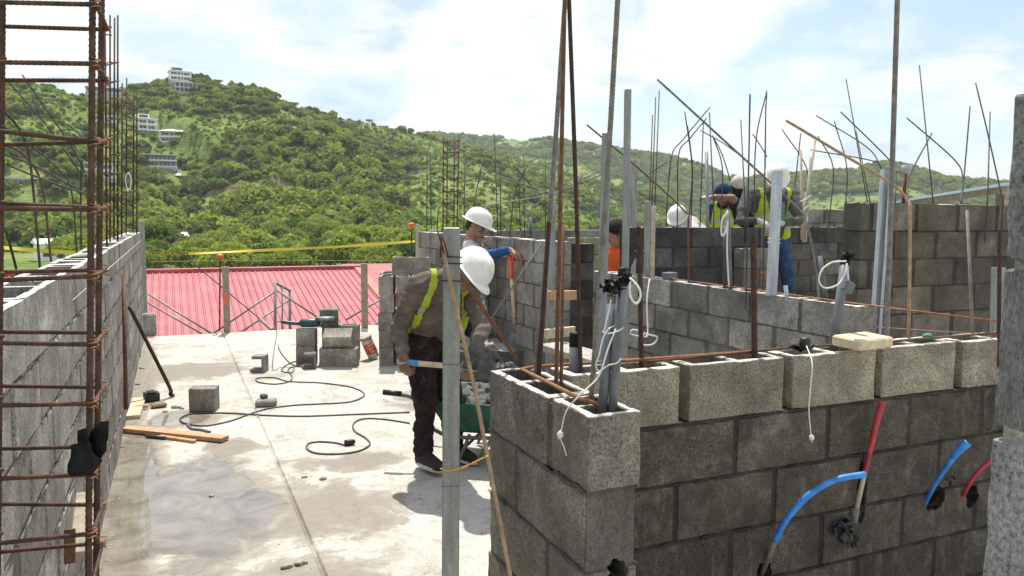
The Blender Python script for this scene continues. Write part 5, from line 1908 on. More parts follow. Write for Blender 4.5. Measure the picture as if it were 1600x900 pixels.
# bottle with the orange label
bq = base(581, 562) + Vector((0.02, 0.05, 0))
bt = empty('plastic_bottle', bq, 0.3, 'plastic bottle with an orange label leaning beside the small pile', 'bottle')
tilt = Matrix.Translation((0.02, 0, 0.012)) @ Matrix.Rotation(-0.42, 4, 'Y')
obj('body', MB().lathe([(0.05, 0.0), (0.062, 0.01), (0.064, 0.22), (0.058, 0.25)], 20, tilt).mesh('body', 'rope_white', True), bt)
lbm = obj('label_band', MB().lathe([(0.0648, 0.07), (0.0652, 0.20)], 20, tilt).mesh('label_band', 'orange_plastic', True), bt)
mb = MB()
for k, z in enumerate((0.085, 0.125, 0.165)):
    for j in range(5):
        a = -2.2 + j * 0.22
        a2 = a + 0.17
        for (r_, zz0, zz1) in ((0.0664, z, z + 0.022 + 0.006 * ((j + k) % 2)),):
            vs = [tilt @ Vector((r_ * math.cos(t), r_ * math.sin(t), zq)) for t, zq in ((a, zz0), (a2, zz0 + 0.006), (a2, zz1), (a, zz1 - 0.006))]
            mb.add(vs, [(0, 1, 2, 3)])
obj('lettering', mb.mesh('lettering', 'rope_white'), lbm)
obj('cap', MB().lathe([(0.066, 0.245), (0.068, 0.25), (0.068, 0.275), (0.05, 0.278)], 20, tilt).mesh('cap', 'wood_pale', True), bt)

# ------------------------------------------------------------------ cables, planks, pole on the floor
def floor_cable(label, pix, r=0.006, mat='cable', name='power_cable'):
    P = []
    for i, q in enumerate(pix):
        w_ = onz(q[0], q[1], 0.007) if len(q) == 2 else at(*q)
        P.append(w_)
    return tag(MB().tube(smooth_path(P, 8), r, 7).build(name, mat, None, True), label, 'cable')


gz = gq + Vector((-0.27, 0.07, 0.075))
c1 = [(q_[0], q_[1]) for q_ in [(433, 521), (436, 545), (452, 566), (466, 572), (462, 565), (448, 570), (440, 579), (456, 582), (459, 573), (450, 578), (456, 588), (452, 596), (430, 600), (404, 597), (402, 591), (428, 590), (452, 596), (500, 598), (545, 604), (566, 612),
                                (567, 620), (545, 628), (500, 631), (460, 633), (420, 638), (392, 646), (362, 657), (322, 665), (292, 662), (281, 655), (296, 647), (330, 645), (372, 646), (420, 649), (480, 650), (560, 647), (640, 644)]]
P = [gz, gz + Vector((-0.08, 0, -0.02))] + [onz(x, y, 0.007) for x, y in c1]
tag(MB().tube(smooth_path(P, 8), 0.0062, 7).build('power_cable', 'cable', None, True), 'long grey cable looping from the grinder across the floor', 'cable')
floor_cable('shorter grey cable curling in front of the worker to its plug', [(640, 661), (600, 655), (570, 654), (553, 661), (554, 673), (571, 684), (578, 694), (562, 704), (530, 709), (495, 708), (480, 701), (482, 693), (500, 690), (525, 692), (541, 696)], 0.006)
pp = onz(545, 696)
tag(MB().lathe([(0.018, -0.03), (0.022, 0.0), (0.02, 0.03), (0.012, 0.045)], 12, Matrix.Translation(pp + Vector((0, 0, 0.022))) @ Matrix.Rotation(PI / 2, 4, 'Y')).build('plug', 'plastic_black', None, True), 'black plug at the end of the shorter cable', 'plug')
floor_cable('short thick hose offcut beside the cable loop', [(293, 664), (300, 670), (315, 672), (328, 675)], 0.012, 'pvc_grey', 'hose_offcut')
floor_cable('thin wire curling by the black box near the left wall', [(246, 628), (258, 625), (270, 620)], 0.003, 'cable', 'wire')


def plank(label, a, b, w, th, mat, z=0.0, name='plank'):
    a, b = Vector(a), Vector(b)
    M = Matrix.Translation(a + Vector((0, 0, z))) @ (b - a).normalized().to_track_quat('X', 'Z').to_matrix().to_4x4()
    return tag(MB().box((0, -w / 2, 0), ((b - a).length, w / 2, th), M, cham=0.002).build(name, mat), label, 'plank')


plank('orange brown plank lying across the wet floor', onz(196, 674), onz(352, 690), 0.085, 0.03, 'wood_orange', 0.006)
plank('thin batten half under the orange brown plank', onz(250, 684), onz(305, 692), 0.035, 0.018, 'wood_orange', 0.002)
tag(MB().tube([onz(228, 681, 0.014), onz(258, 684, 0.014)], 0.012, 8).build('pipe_offcut', 'pvc_dark', None, True), 'short dark pipe offcut beside the plank', 'pipe')
plank('pale plank lying along the foot of the left wall', onz(208, 655), onz(218, 626), 0.10, 0.03, 'wood_tan', 0.002)
k0, k1 = onz(272, 619, 0.008), onx(202, 479, -0.365)
tag(MB().tube(smooth_path([k0, k0 + Vector((-0.03, 0.01, 0.02)), k0.lerp(k1, 0.10), k0.lerp(k1, 0.55), k1], 6), 0.016, 9).build('pole', 'rust_dark', None, True), 'thin dark pole leaning on the left wall', 'pole')
mb = MB().box((-0.06, -0.05, 0.001), (0.06, 0.05, 0.075), Matrix.Translation(base(237, 626)) @ Matrix.Rotation(0.2, 4, 'Z'), cham=0.008)
mb.box((-0.03, -0.06, 0.076), (0.03, 0.05, 0.085), Matrix.Translation(base(237, 626)) @ Matrix.Rotation(0.2, 4, 'Z'))
tag(mb.build('battery_pack', 'plastic_black'), 'small black tool box near the left wall', 'box')
tw = empty('hand_trowel', base(236, 638), 0.2, 'small trowel with a wooden handle near the left wall', 'trowel')
obj('handle', MB().lathe([(0.012, 0), (0.018, 0.03), (0.016, 0.09), (0.010, 0.10)], 10, Matrix.Translation((-0.12, 0, 0.025)) @ Matrix.Rotation(PI / 2, 4, 'Y')).mesh('handle', 'wood_orange', True), tw)
obj('blade', MB().box((0.0, -0.045, 0.008), (0.12, 0.045, 0.035), cham=0.01).mesh('blade', 'earth'), tw)
for i, (x, y, s) in enumerate([(275, 636, 0.03), (284, 638, 0.016), (258, 643, 0.016), (450, 885, 0.022), (470, 880, 0.022), (476, 745, 0.015), (505, 748, 0.018), (640, 582, 0.03), (330, 775, 0.012), (216, 600, 0.02), (222, 575, 0.02)]):
    lb = 'small %s lump of mortar on the floor, %s from the camera' % ('dark' if i % 2 else 'grey', ['eighth', 'ninth', 'seventh', 'first', 'second', 'fourth', 'fifth', 'tenth', 'third', 'sixth', 'eleventh'][i])
    tag(MB().blob(onz(x, y, s * 0.3), (s * 1.2, s * 0.8, s * 0.6), i, 1.0, 2.6, 2).build('mortar_lump', 'cement_dry', None, True), lb, 'lump', 'mortar lumps on the floor')

# grit along the foot of the left wall
mb = MB()
for k in range(300):
    y = random.uniform(3.0, 10.5)
    x = -0.37 + abs(random.gauss(0, 0.09))
    s = random.uniform(0.002, 0.004) * (1 + y * 0.10)
    mb.blob((x, y, s * 0.2), (s * 1.4, s, s * 0.5), k, 0.9, 2.5, 1)
for k in range(500):
    x, y = random.uniform(-0.3, 3.0), random.uniform(2.6, 10.9)
    s = random.uniform(0.002, 0.005)
    mb.blob((x, y, s * 0.2), (s * 1.4, s, s * 0.5), k, 0.9, 2.5, 1)
tag(mb.build('grit', 'cement_dry'), 'scattered mortar grit on the floor slab', 'grit', None, 'stuff')

# boards by the near cage
plank('grey weathered board leaning at the foot of the left wall', at(128, 870, 2.5), at(136, 775, 2.9), 0.07, 0.02, 'wood_old')
plank('short dark red stake beside the weathered board', at(110, 880, 2.4), at(110, 826, 2.42), 0.03, 0.02, 'rust')
a, b_ = at(5, 565, 2.15), at(160, 428, 3.9)
tag(MB().tube([a, b_, at(221, 375, 9)], 0.0016, 4).build('mason_line', 'rope_white', None, True), 'thin white mason line stretched along the left wall', 'string')
tag(MB().tube([onx(193, 430, -0.34), onx(197, 640, -0.34)], 0.014, 8).build('conduit_riser', 'rust', None, True), 'thin rusty pipe standing against the left wall', 'pipe')

# ------------------------------------------------------------------ slab edge: posts, scaffold, tape
def wpost(label, px, ptop, pbot, w, mat, y=10.96, name='wooden_post'):
    b = onz(px, pbot)
    t = at(px, ptop, dep(b))
    root = empty(name, b, 0, label, 'post')
    M = Matrix.Translation(b)
    MB().box((-w / 2, -w / 2, -0.02), (w / 2, w / 2, t.z), M, cham=0.004).build('shaft', mat, root)
    return root, t


r1, t1 = wpost('weathered wooden post with an orange mark at the slab edge', 355, 416, 519, 0.082, 'wood_old')
mb = MB().box((-0.042, -0.0425, t1.z - 0.52), (0.0, -0.0415, t1.z - 0.34), Matrix.Translation(r1.location))
mb.build('paint_mark', 'orange_plastic', r1)
wpost('plain weathered wooden post at the slab edge, right', 570, 411, 512, 0.082, 'wood_old')
r2, t2 = wpost('grey steel post at the far end of the left wall', 227, 345, 521, 0.075, 'galvanised', name='steel_post')
wpost('short pale stake behind the tall block stack', 653, 350, 500, 0.05, 'wood_pale', name='wooden_stake')
mb = MB().box((-0.06, -0.08, 0.001), (0.12, 0.08, 0.30), Matrix.Translation(onz(229, 525)), cham=0.02)
tag(mb.build('concrete_footing', 'block_grey'), 'rough concrete lump at the foot of the grey steel post', 'lump')
b = onz(343, 517)
tg = empty('capped_bar', b, 0, 'thin bar with an orange safety cap at the slab edge', 'rebar')
tb = at(344, 402, dep(b))
MB().tube([b, tb], 0.011, 6).build('bar', 'rust_dark', tg, True)
MB().lathe([(0.02, -0.05), (0.024, 0.0), (0.048, 0.005), (0.045, 0.03), (0.02, 0.045)], 12, Matrix.Translation(tb)).build('safety_cap', 'orange_plastic', tg, True)
b = at(642, 420, 10.6)
tg = empty('capped_bar', b, 0, 'bar with an orange safety cap at the end of the yellow tape', 'rebar')
tb = at(643, 353, 10.6)
MB().tube([b - Vector((0, 0, 0.8)), tb], 0.011, 6).build('bar', 'rust_dark', tg, True)
MB().lathe([(0.02, -0.05), (0.024, 0.0), (0.048, 0.005), (0.045, 0.03), (0.02, 0.045)], 12, Matrix.Translation(tb)).build('safety_cap', 'orange_plastic', tg, True)

sf = empty('scaffold_frame', at(440, 545, 12.6), 0, 'galvanised scaffold frame with crossed braces beyond the slab edge', 'scaffold')
for (x0, y0, x1, y1, d0, d1, r, nm) in [(430, 560, 430, 441, 12.2, 12.2, 0.024, 'upright'), (453, 560, 453, 453, 12.9, 12.9, 0.024, 'upright'), (430, 442, 453, 454, 12.2, 12.9, 0.022, 'top_rail'), (441, 560, 441, 447, 12.5, 12.5, 0.014, 'inner_upright'),
                                        (430, 455, 320, 530, 12.2, 11.9, 0.015, 'brace'), (453, 468, 360, 530, 12.9, 12.2, 0.015, 'brace'), (430, 452, 510, 505, 12.2, 12.6, 0.015, 'brace'), (600, 465, 540, 500, 12.6, 12.6, 0.015, 'brace'),
                                        (605, 495, 560, 525, 12.9, 12.9, 0.015, 'brace'), (231, 459, 345, 530, 11.9, 12.0, 0.015, 'brace'), (231, 473, 330, 530, 12.2, 12.4, 0.015, 'brace')]:
    MB().tube([at(x0, y0, d0), at(x1, y1, d1)], r, 8).build(nm, 'galvanised', sf, True)
tag(MB().tube([at(262, 378, 10.8), at(408, 500, 11.3)], 0.008, 6).build('guy_wire', 'bar_dim', None, True), 'thin guy line sloping down to a board at the slab edge', 'wire')
plank('small weathered board at the foot of the guy line', at(406, 499, 11.3), at(425, 516, 11.2), 0.075, 0.03, 'wood_old')
tag(MB().tube(smooth_path([at(232, 409, 11), at(440, 407, 11.6), at(645, 408, 11)], 8), 0.004, 5).build('line', 'bar_bronze', None, True), 'thin line stretched below the yellow tape', 'string')


def tape_mat():
    m, t, b = newmat('tape_yellow')
    b.inputs['Base Color'].default_value = (0.72, 0.58, 0.07, 1)
    b.inputs['Roughness'].default_value = 0.4
    return m


tape_mat()


def tape(label, pix, w, twist):
    P = smooth_path([at(x, y, d) for x, y, d in pix], 14)
    root = empty('caution_tape', P[0], 0, label, 'tape')
    vs, fs = [], []
    n = len(P)
    for i, p in enumerate(P):
        a = twist(i / (n - 1))
        u = Vector((0, 0, 1)) * math.cos(a) + FW * math.sin(a)
        vs += [p - u * w / 2, p + u * w / 2]
    for i in range(n - 1):
        fs.append((i * 2, i * 2 + 2, i * 2 + 3, i * 2 + 1))
    o = MB().add(vs, fs).build('band', 'tape_yellow', root)
    md = o.modifiers.new('thick', 'SOLIDIFY')
    md.thickness = 0.001
    return root, P


tp, P = tape('yellow caution tape stretched above the red roof', [(231, 396, 10.9), (300, 396, 10.9), (400, 391.5, 11.0), (520, 386, 10.9), (648, 377, 10.6)], 0.042, lambda t: 0.0 if t < 0.2 else 0.9 * math.sin((t - 0.2) * 9))
tape('yellow caution tape seen behind the left wall', [(-20, 384, 6.2), (40, 390, 6.3), (105, 394, 6.4), (160, 398, 6.6)], 0.035, lambda t: 0.3 + 0.4 * math.sin(t * 9))


def text_mesh(s, size):
    cu = bpy.data.curves.new('txt', 'FONT')
    cu.body = s
    cu.size = size
    cu.extrude = 0.0004
    cu.offset = size * 0.02
    o = bpy.data.objects.new('txt', cu)
    COL.objects.link(o)
    bpy.context.view_layer.update()
    me = bpy.data.meshes.new_from_object(o.evaluated_get(bpy.context.evaluated_depsgraph_get()))
    bpy.data.objects.remove(o)
    return me


tm_ = text_mesh('PRECAUCION', 0.046)
tm_.materials.clear()
tm_.materials.append(MATS['plastic_black'])
a, b_ = at(233, 396, 10.9), at(300, 396, 10.9)
xx = (b_ - a).normalized()
zz_ = (Vector((0, 0, 1)) - xx * xx.z).normalized()
M = Matrix((xx, zz_, xx.cross(zz_))).transposed().to_4x4()
wd = max(v.co.x for v in tm_.vertices)
sxx = (b_ - a).length * 0.92 / wd
M = Matrix.Translation(a - FW * 0.02 - zz_ * 0.016) @ M @ Matrix.Diagonal((sxx, 1, 1, 1))
tm_.transform(wmat(tp).inverted() @ M)
obj('lettering', tm_, tp)

# ------------------------------------------------------------------ shed with the pale blue roof, right
E0, E1 = at(1420, 310, 11.0), at(1600, 281, 11.6)
bk = Vector((FW.x, FW.y, 0)).normalized() * 3.2 + Vector((0, 0, -0.26))
sh = empty('neighbour_shed', (E1.x, E1.y, 0), 0, 'low shed with a pale blue metal roof edge behind the brown wall', 'shed')
dn = Vector((0, 0, -0.035))


def slab6(a, b, c, d, th, nm, mt):
    vs = [a, b, c, d] + [p + th for p in (a, b, c, d)]
    MB().add(vs, [(0, 1, 2, 3), (7, 6, 5, 4), (0, 4, 5, 1), (1, 5, 6, 2), (2, 6, 7, 3), (3, 7, 4, 0)]).build(nm, mt, sh)


slab6(E0, E1, E1 + bk, E0 + bk, dn, 'roof', 'roof_blue')
E1b = E1 + Vector((0, 0, -0.045))
f0 = -Vector((FW.x, FW.y, 0)).normalized() * 0.03
slab6(E0 + f0, E1 + f0, E1b + f0, E0 + f0 + Vector((0, 0, -0.03)), -f0 * 0.5, 'fascia', 'roof_blue')
for k in (0.12, 0.45, 0.8):
    a, b = E0 + bk * k + dn, E1 + bk * k + dn
    slab6(a + Vector((0, 0, -0.004)), b + Vector((0, 0, -0.004)), b + bk.normalized() * 0.06, a + bk.normalized() * 0.06, Vector((0, 0, -0.10)), 'rafter', 'wood_old')
for k in (0.05, 0.95):
    q = E1.lerp(E0, 0.12) + bk * k
    MB().box((-0.07, -0.07, 0), (0.07, 0.07, q.z - 0.16), Matrix.Translation((q.x, q.y, 0))).build('post', 'wood_old', sh)
    q = E0.lerp(E1, 0.12) + bk * k
    MB().box((-0.05, -0.05, 0), (0.05, 0.05, q.z - 0.16), Matrix.Translation((q.x, q.y, 0))).build('post', 'wood_old', sh)
a, b = E0 + bk * 0.9, E1 + bk * 0.9
slab6(Vector((a.x, a.y, 0)), Vector((b.x, b.y, 0)), b + dn * 5, a + dn * 5, bk.normalized() * 0.03, 'back_wall', 'wood_old')

# ------------------------------------------------------------------ people
def cloth(name, lo, hi, rough=0.9, sc=9.0, bumpd=0.006, dust=None):
    m, t, b = newmat(name)
    v = objvec(t, False)
    f = noise_n(t, v, sc, 6, 0.6, 0.5)
    c = ramp(t, f, [(0.32, lo), (0.68, hi)])
    if dust:
        c = mixc(t, ramp(t, noise_n(t, v, 16, 5, 0.7), [(0.55, g(0)), (0.72, g(0.6))]), c, dust)
    t.links.new(c, b.inputs['Base Color'])
    b.inputs['Roughness'].default_value = rough
    b.inputs['Specular IOR Level'].default_value = 0.15
    w = t.nodes.new('ShaderNodeTexNoise')
    w.inputs['Scale'].default_value = 28
    w.inputs['Detail'].default_value = 3
    w.inputs['Distortion'].default_value = 1.5
    t.links.new(v, w.inputs['Vector'])
    bump(t, b, w.outputs[0], 0.55, bumpd)
    return m


cloth('shirt_brown', (0.10, 0.080, 0.064), (0.19, 0.155, 0.13), dust=(0.28, 0.255, 0.22))
cloth('trousers_dark', (0.016, 0.011, 0.012), (0.038, 0.026, 0.027), dust=(0.13, 0.11, 0.10))
cloth('vest_lime', (0.30, 0.40, 0.035), (0.42, 0.53, 0.06), 0.8, 6)
cloth('vest_stripe', (0.33, 0.33, 0.31), (0.46, 0.46, 0.43), 0.6)
cloth('shirt_white', (0.55, 0.55, 0.53), (0.70, 0.70, 0.68))
cloth('sleeve_blue', (0.018, 0.065, 0.19), (0.03, 0.10, 0.27))
cloth('shirt_grey', (0.075, 0.076, 0.076), (0.125, 0.125, 0.122))
cloth('sleeve_grey', (0.06, 0.065, 0.055), (0.10, 0.105, 0.09))
cloth('jeans', (0.022, 0.05, 0.11), (0.05, 0.095, 0.175), dust=(0.15, 0.18, 0.22))
cloth('navy', (0.012, 0.016, 0.035), (0.022, 0.03, 0.06))
cloth('orange_vis', (0.62, 0.10, 0.03), (0.75, 0.16, 0.05))
cloth('print_teal', (0.05, 0.17, 0.17), (0.30, 0.38, 0.36), 0.9, 30)
cloth('glove', (0.42, 0.42, 0.40), (0.58, 0.58, 0.55))
cloth('cap_blue', (0.012, 0.03, 0.08), (0.02, 0.05, 0.12))
cloth('hood_cream', (0.40, 0.38, 0.33), (0.55, 0.53, 0.48))
cloth('cap_dark', (0.02, 0.014, 0.014), (0.04, 0.03, 0.03))


def skin_mat(name, col):
    m, t, b = newmat(name)
    v = objvec(t, False)
    f = noise_n(t, v, 30, 5, 0.6)
    t.links.new(ramp(t, f, [(0.3, tuple(x * 0.8 for x in col)), (0.7, tuple(x * 1.15 for x in col))]), b.inputs['Base Color'])
    b.inputs['Roughness'].default_value = 0.5
    b.inputs['Subsurface Weight'].default_value = 0.08
    b.inputs['Subsurface Radius'].default_value = (0.01, 0.004, 0.002)
    return m


skin_mat('skin', (0.36, 0.20, 0.13))
skin_mat('skin_dark', (0.22, 0.115, 0.075))
simple('hair', (0.012, 0.010, 0.009), 0.6, 0, 60, 0.4, 0.003)
simple('eye_dark', (0.01, 0.008, 0.008), 0.2)
simple('lens_dark', (0.02, 0.02, 0.022), 0.1)
simple('shoe_black', (0.014, 0.013, 0.013), 0.7, 0, 40, 0.4, 0.002)
simple('sole_white', (0.55, 0.53, 0.48), 0.7, 0, 20, 0.2)
simple('lip', (0.26, 0.11, 0.09), 0.5)


def hat_mat():
    m, t, b = newmat('hard_hat')
    v = objvec(t, False)
    f = noise_n(t, v, 14, 6, 0.65)
    f2 = noise_n(t, v, 60, 4, 0.6)
    c = ramp(t, f, [(0.30, (0.60, 0.55, 0.44)), (0.46, (0.78, 0.765, 0.72)), (0.7, (0.82, 0.81, 0.78))])
    c = mixc(t, 0.5, c, ramp(t, f2, [(0.28, g(0.72)), (0.42, g(1))]), 'MULTIPLY')
    t.links.new(c, b.inputs['Base Color'])
    b.inputs['Roughness'].default_value = 0.42
    return m


hat_mat()


class Body:
    def __init__(self):
        self.c = []     # a, b, ra, rb, tag
        self.e = []     # centre, 3x3 axes (columns scaled), tag

    def cap(self, a, b, ra, rb=None, tag='torso'):
        self.c.append((Vector(a), Vector(b), ra, ra if rb is None else rb, tag))

    def ell(self, c, ax, tag):
        self.e.append((Vector(c), [Vector(v) for v in ax], tag))

    def sdf_tags(self, P):
        best = np.full(len(P), 1e9)
        idx = np.zeros(len(P), int)
        names = []
        for a, b, ra, rb, tg in self.c:
            a_, b_ = np.array(a), np.array(b)
            d = b_ - a_
            L2 = max(1e-9, d @ d)
            t = np.clip((P - a_) @ d / L2, 0, 1)
            s = np.linalg.norm(P - a_ - t[:, None] * d, axis=1) - (ra + (rb - ra) * t)
            if tg not in names:
                names.append(tg)
            k = s < best
            best[k] = s[k]
            idx[k] = names.index(tg)
        for c, ax, tg in self.e:
            q = P - np.array(c)
            ls = [v.length for v in ax]
            u = np.stack([q @ np.array(v) / (l * l) for v, l in zip(ax, ls)], 1)
            s = (np.linalg.norm(u, axis=1) - 1) * min(ls)
            if tg not in names:
                names.append(tg)
            k = s < best
            best[k] = s[k]
            idx[k] = names.index(tg)
        return idx, names

    def raw(self):
        mb = MB()
        for a, b, ra, rb, tg in self.c:
            d = b - a
            L = d.length
            d = d.normalized() if L > 1e-6 else Vector((0, 0, 1))
            pts, rr = [], []
            for k in range(6):
                th = PI / 2 * (1 - k / 5)
                pts.append(a - d * (ra * math.sin(th)))
                rr.append(max(1e-4, ra * math.cos(th)))
            for k in range(6):
                th = PI / 2 * (k / 5)
                pts.append(b + d * (rb * math.sin(th)))
                rr.append(max(1e-4, rb * math.cos(th)))
            mb.tube(pts, rr, 14)
        for c, ax, tg in self.e:
            bm = bmesh.new()
            bmesh.ops.create_icosphere(bm, subdivisions=3, radius=1)
            bm.verts.index_update()
            vs = [c + ax[0] * v.co.x + ax[1] * v.co.y + ax[2] * v.co.z for v in bm.verts]
            fs = [tuple(v.index for v in f.verts) for f in bm.faces]
            det = ax[0].cross(ax[1]).dot(ax[2])
            if det < 0:
                fs = [f[::-1] for f in fs]
            bm.free()
            mb.add(vs, fs)
        return mb


def hand(B, W, d, nrm, curl=1.0, side=1, tag='skin', s=1.0, spread=0.0):
    """W wrist, d towards the fingers, nrm out of the palm, side +1/-1 picks the thumb side"""
    d = Vector(d).normalized()
    nrm = Vector(nrm)
    nrm = (nrm - d * nrm.dot(d)).normalized()
    x = d.cross(nrm) * side          # towards the thumb
    B.cap(W, W + d * 0.03 * s, 0.027 * s, 0.026 * s, tag)
    for k in range(4):
        o = (1.5 - k) * 0.020 * s
        kn = W + d * (0.088 + (0.004 if k in (1, 2) else -0.004 * k)) * s + x * o
        B.cap(W + d * 0.025 * s + x * o * 0.7, kn, 0.0145 * s, 0.012 * s, tag)
        lens = [(0.040, 0.024, 0.020), (0.044, 0.028, 0.022), (0.041, 0.026, 0.021), (0.032, 0.020, 0.018)][k]
        p, ang = kn, 0.0
        for j, l in enumerate(lens):
            ang += curl * (0.75 if j == 0 else 0.95)
            dr = d * math.cos(ang) + nrm * math.sin(ang) + x * spread * (1.5 - k) * 0.1
            q = p + dr.normalized() * l * s
            B.cap(p, q, (0.0098 - 0.0008 * j) * s, (0.0092 - 0.0008 * j) * s, tag)
            p = q
    t0 = W + d * 0.028 * s + x * 0.026 * s
    t1 = t0 + (d * 0.6 + x * 0.7 + nrm * 0.35).normalized() * 0.042 * s
    t2 = t1 + (d * 0.75 + x * 0.1 + nrm * (0.3 + 0.4 * curl)).normalized() * 0.032 * s
    t3 = t2 + (d * 0.7 - x * 0.35 * curl + nrm * (0.3 + 0.4 * curl)).normalized() * 0.024 * s
    B.cap(t0, t1, 0.0145 * s, 0.0115 * s, tag)
    B.cap(t1, t2, 0.0112 * s, 0.0102 * s, tag)
    B.cap(t2, t3, 0.0100 * s, 0.0088 * s, tag)


def head(B, c, f, u, skin='skin', hair=True, eyes='eye', s=1.0):
    f = Vector(f).normalized()
    u = Vector(u)
    u = (u - f * u.dot(f)).normalized()
    r = f.cross(u)
    e = B.ell
    e(c + u * 0.012 * s, (f * 0.096 * s, r * 0.077 * s, u * 0.108 * s), skin)
    e(c + f * 0.028 * s - u * 0.048 * s, (f * 0.062 * s, r * 0.058 * s, u * 0.066 * s), skin)
    e(c + f * 0.055 * s - u * 0.098 * s, (f * 0.028 * s, r * 0.026 * s, u * 0.020 * s), skin)
    B.cap(c + f * 0.090 * s + u * 0.008 * s, c + f * 0.108 * s - u * 0.030 * s, 0.0085 * s, 0.0125 * s, skin)
    for k in (-1, 1):
        e(c + f * 0.100 * s - u * 0.034 * s + r * k * 0.011 * s, (f * 0.010 * s, r * 0.008 * s, u * 0.007 * s), skin)
        e(c + f * 0.081 * s + u * 0.020 * s + r * k * 0.030 * s, (f * 0.014 * s, r * 0.022 * s, u * 0.009 * s), skin)
        e(c + f * 0.0835 * s + u * 0.002 * s + r * k * 0.031 * s, (f * 0.010 * s, r * 0.014 * s, u * 0.0065 * s), eyes)
        e(c + f * 0.064 * s - u * 0.022 * s + r * k * 0.040 * s, (f * 0.022 * s, r * 0.020 * s, u * 0.020 * s), skin)
        e(c - f * 0.004 * s - u * 0.006 * s + r * k * 0.079 * s, (f * 0.020 * s, r * 0.009 * s, u * 0.033 * s), skin)
    e(c + f * 0.088 * s - u * 0.062 * s, (f * 0.010 * s, r * 0.024 * s, u * 0.006 * s), 'lip')
    e(c + f * 0.086 * s - u * 0.073 * s, (f * 0.010 * s, r * 0.020 * s, u * 0.007 * s), 'lip')
    if hair:
        e(c - f * 0.020 * s + u * 0.026 * s, (f * 0.088 * s, r * 0.083 * s, u * 0.104 * s), 'hair')
        e(c - f * 0.052 * s - u * 0.030 * s, (f * 0.050 * s, r * 0.066 * s, u * 0.060 * s), 'hair')
    return f, u, r


def hard_hat(parent, c, f, u, s=1.0, mat='hard_hat'):
    f = Vector(f).normalized()
    u = (Vector(u) - f * Vector(u).dot(f)).normalized()
    r = f.cross(u)
    n, m_ = 44, 12
    vs, fs = [], []
    prof = []
    for j in range(m_ + 1):
        th = PI / 2 * j / m_
        prof.append((math.sin(th) ** 0.9, math.cos(th) ** 0.92 if j < m_ else 0.0, 0))
    prof += [(1.012, -0.05, 1), (1.04, -0.075, 2), (1.12, -0.10, 3), (1.125, -0.12, 4)]
    for (pr, ph, kind) in prof:
        for k in range(n):
            a = 2 * PI * k / n
            ca, sa = math.cos(a), math.sin(a)
            A_, B_ = 0.140, 0.114
            x, y = A_ * ca * pr, B_ * sa * pr
            z = 0.128 * ph
            if kind == 0:
                # three raised ribs over the crown
                lat = abs(y)
                z += 0.006 * math.exp(-((lat) / 0.012) ** 2) * min(1, ph * 3) + 0.004 * math.exp(-((lat - 0.045) / 0.007) ** 2) * min(1, ph * 2)
            if kind >= 2:
                w = max(0, ca) ** 3
                ext = (0.006 if kind == 2 else 0.012) + (0.012 if kind == 2 else 0.045) * w
                x += ext * ca * 0.9
                y += ext * sa * 0.6
                z -= (0.010 if kind > 2 else 0.004) * w
            if kind == 4:
                z += 0.001
            vs.append(c + (f * x + r * y + u * z) * s)
    for j in range(len(prof) - 1):
        for k in range(n):
            k2 = (k + 1) % n
            fs.append((j * n + k, (j + 1) * n + k, (j + 1) * n + k2, j * n + k2))
    fs.append(tuple(range(n)))
    o = MB().add(vs, fs).build('hard_hat', mat, parent, True)
    md = o.modifiers.new('thick', 'SOLIDIFY')
    md.thickness = 0.003
    md.offset = -1
    return o


def soft_cap(parent, c, f, u, mat, s=1.0, peak=True):
    f = Vector(f).normalized()
    u = (Vector(u) - f * Vector(u).dot(f)).normalized()
    r = f.cross(u)
    mb = MB()
    n, m_ = 28, 8
    vs, fs = [], []
    for j in range(m_ + 1):
        th = PI / 2 * j / m_ * 1.08
        for k in range(n):
            a = 2 * PI * k / n
            w = 1 + 0.02 * math.sin(a * 6)
            vs.append(c + (f * (0.108 * math.cos(a) * math.sin(th) * w) + r * (0.092 * math.sin(a) * math.sin(th) * w) + u * (0.105 * math.cos(th))) * s)
    for j in range(m_):
        for k in range(n):
            fs.append((j * n + k, (j + 1) * n + k, (j + 1) * n + (k + 1) % n, j * n + (k + 1) % n))
    mb.add(vs, fs)
    if peak:
        vs, fs = [], []
        for i in range(5):
            for k in range(9):
                a = (k / 8 - 0.5) * 2.0
                q = 0.104 + 0.07 * i / 4 * math.cos(a)
                vs.append(c + (f * q * math.cos(a) + r * 0.092 * math.sin(a) * (1 + 0.0 * i) + u * (-0.012 - 0.018 * (i / 4))) * s)
        for i in range(4):
            for k in range(8):
                fs.append((i * 9 + k, i * 9 + k + 1, i * 9 + k + 10, i * 9 + k + 9))
        mb.add(vs, fs)
    o = mb.build('cap', mat, parent, True)
    md = o.modifiers.new('thick', 'SOLIDIFY')
    md.thickness = 0.004
    return o


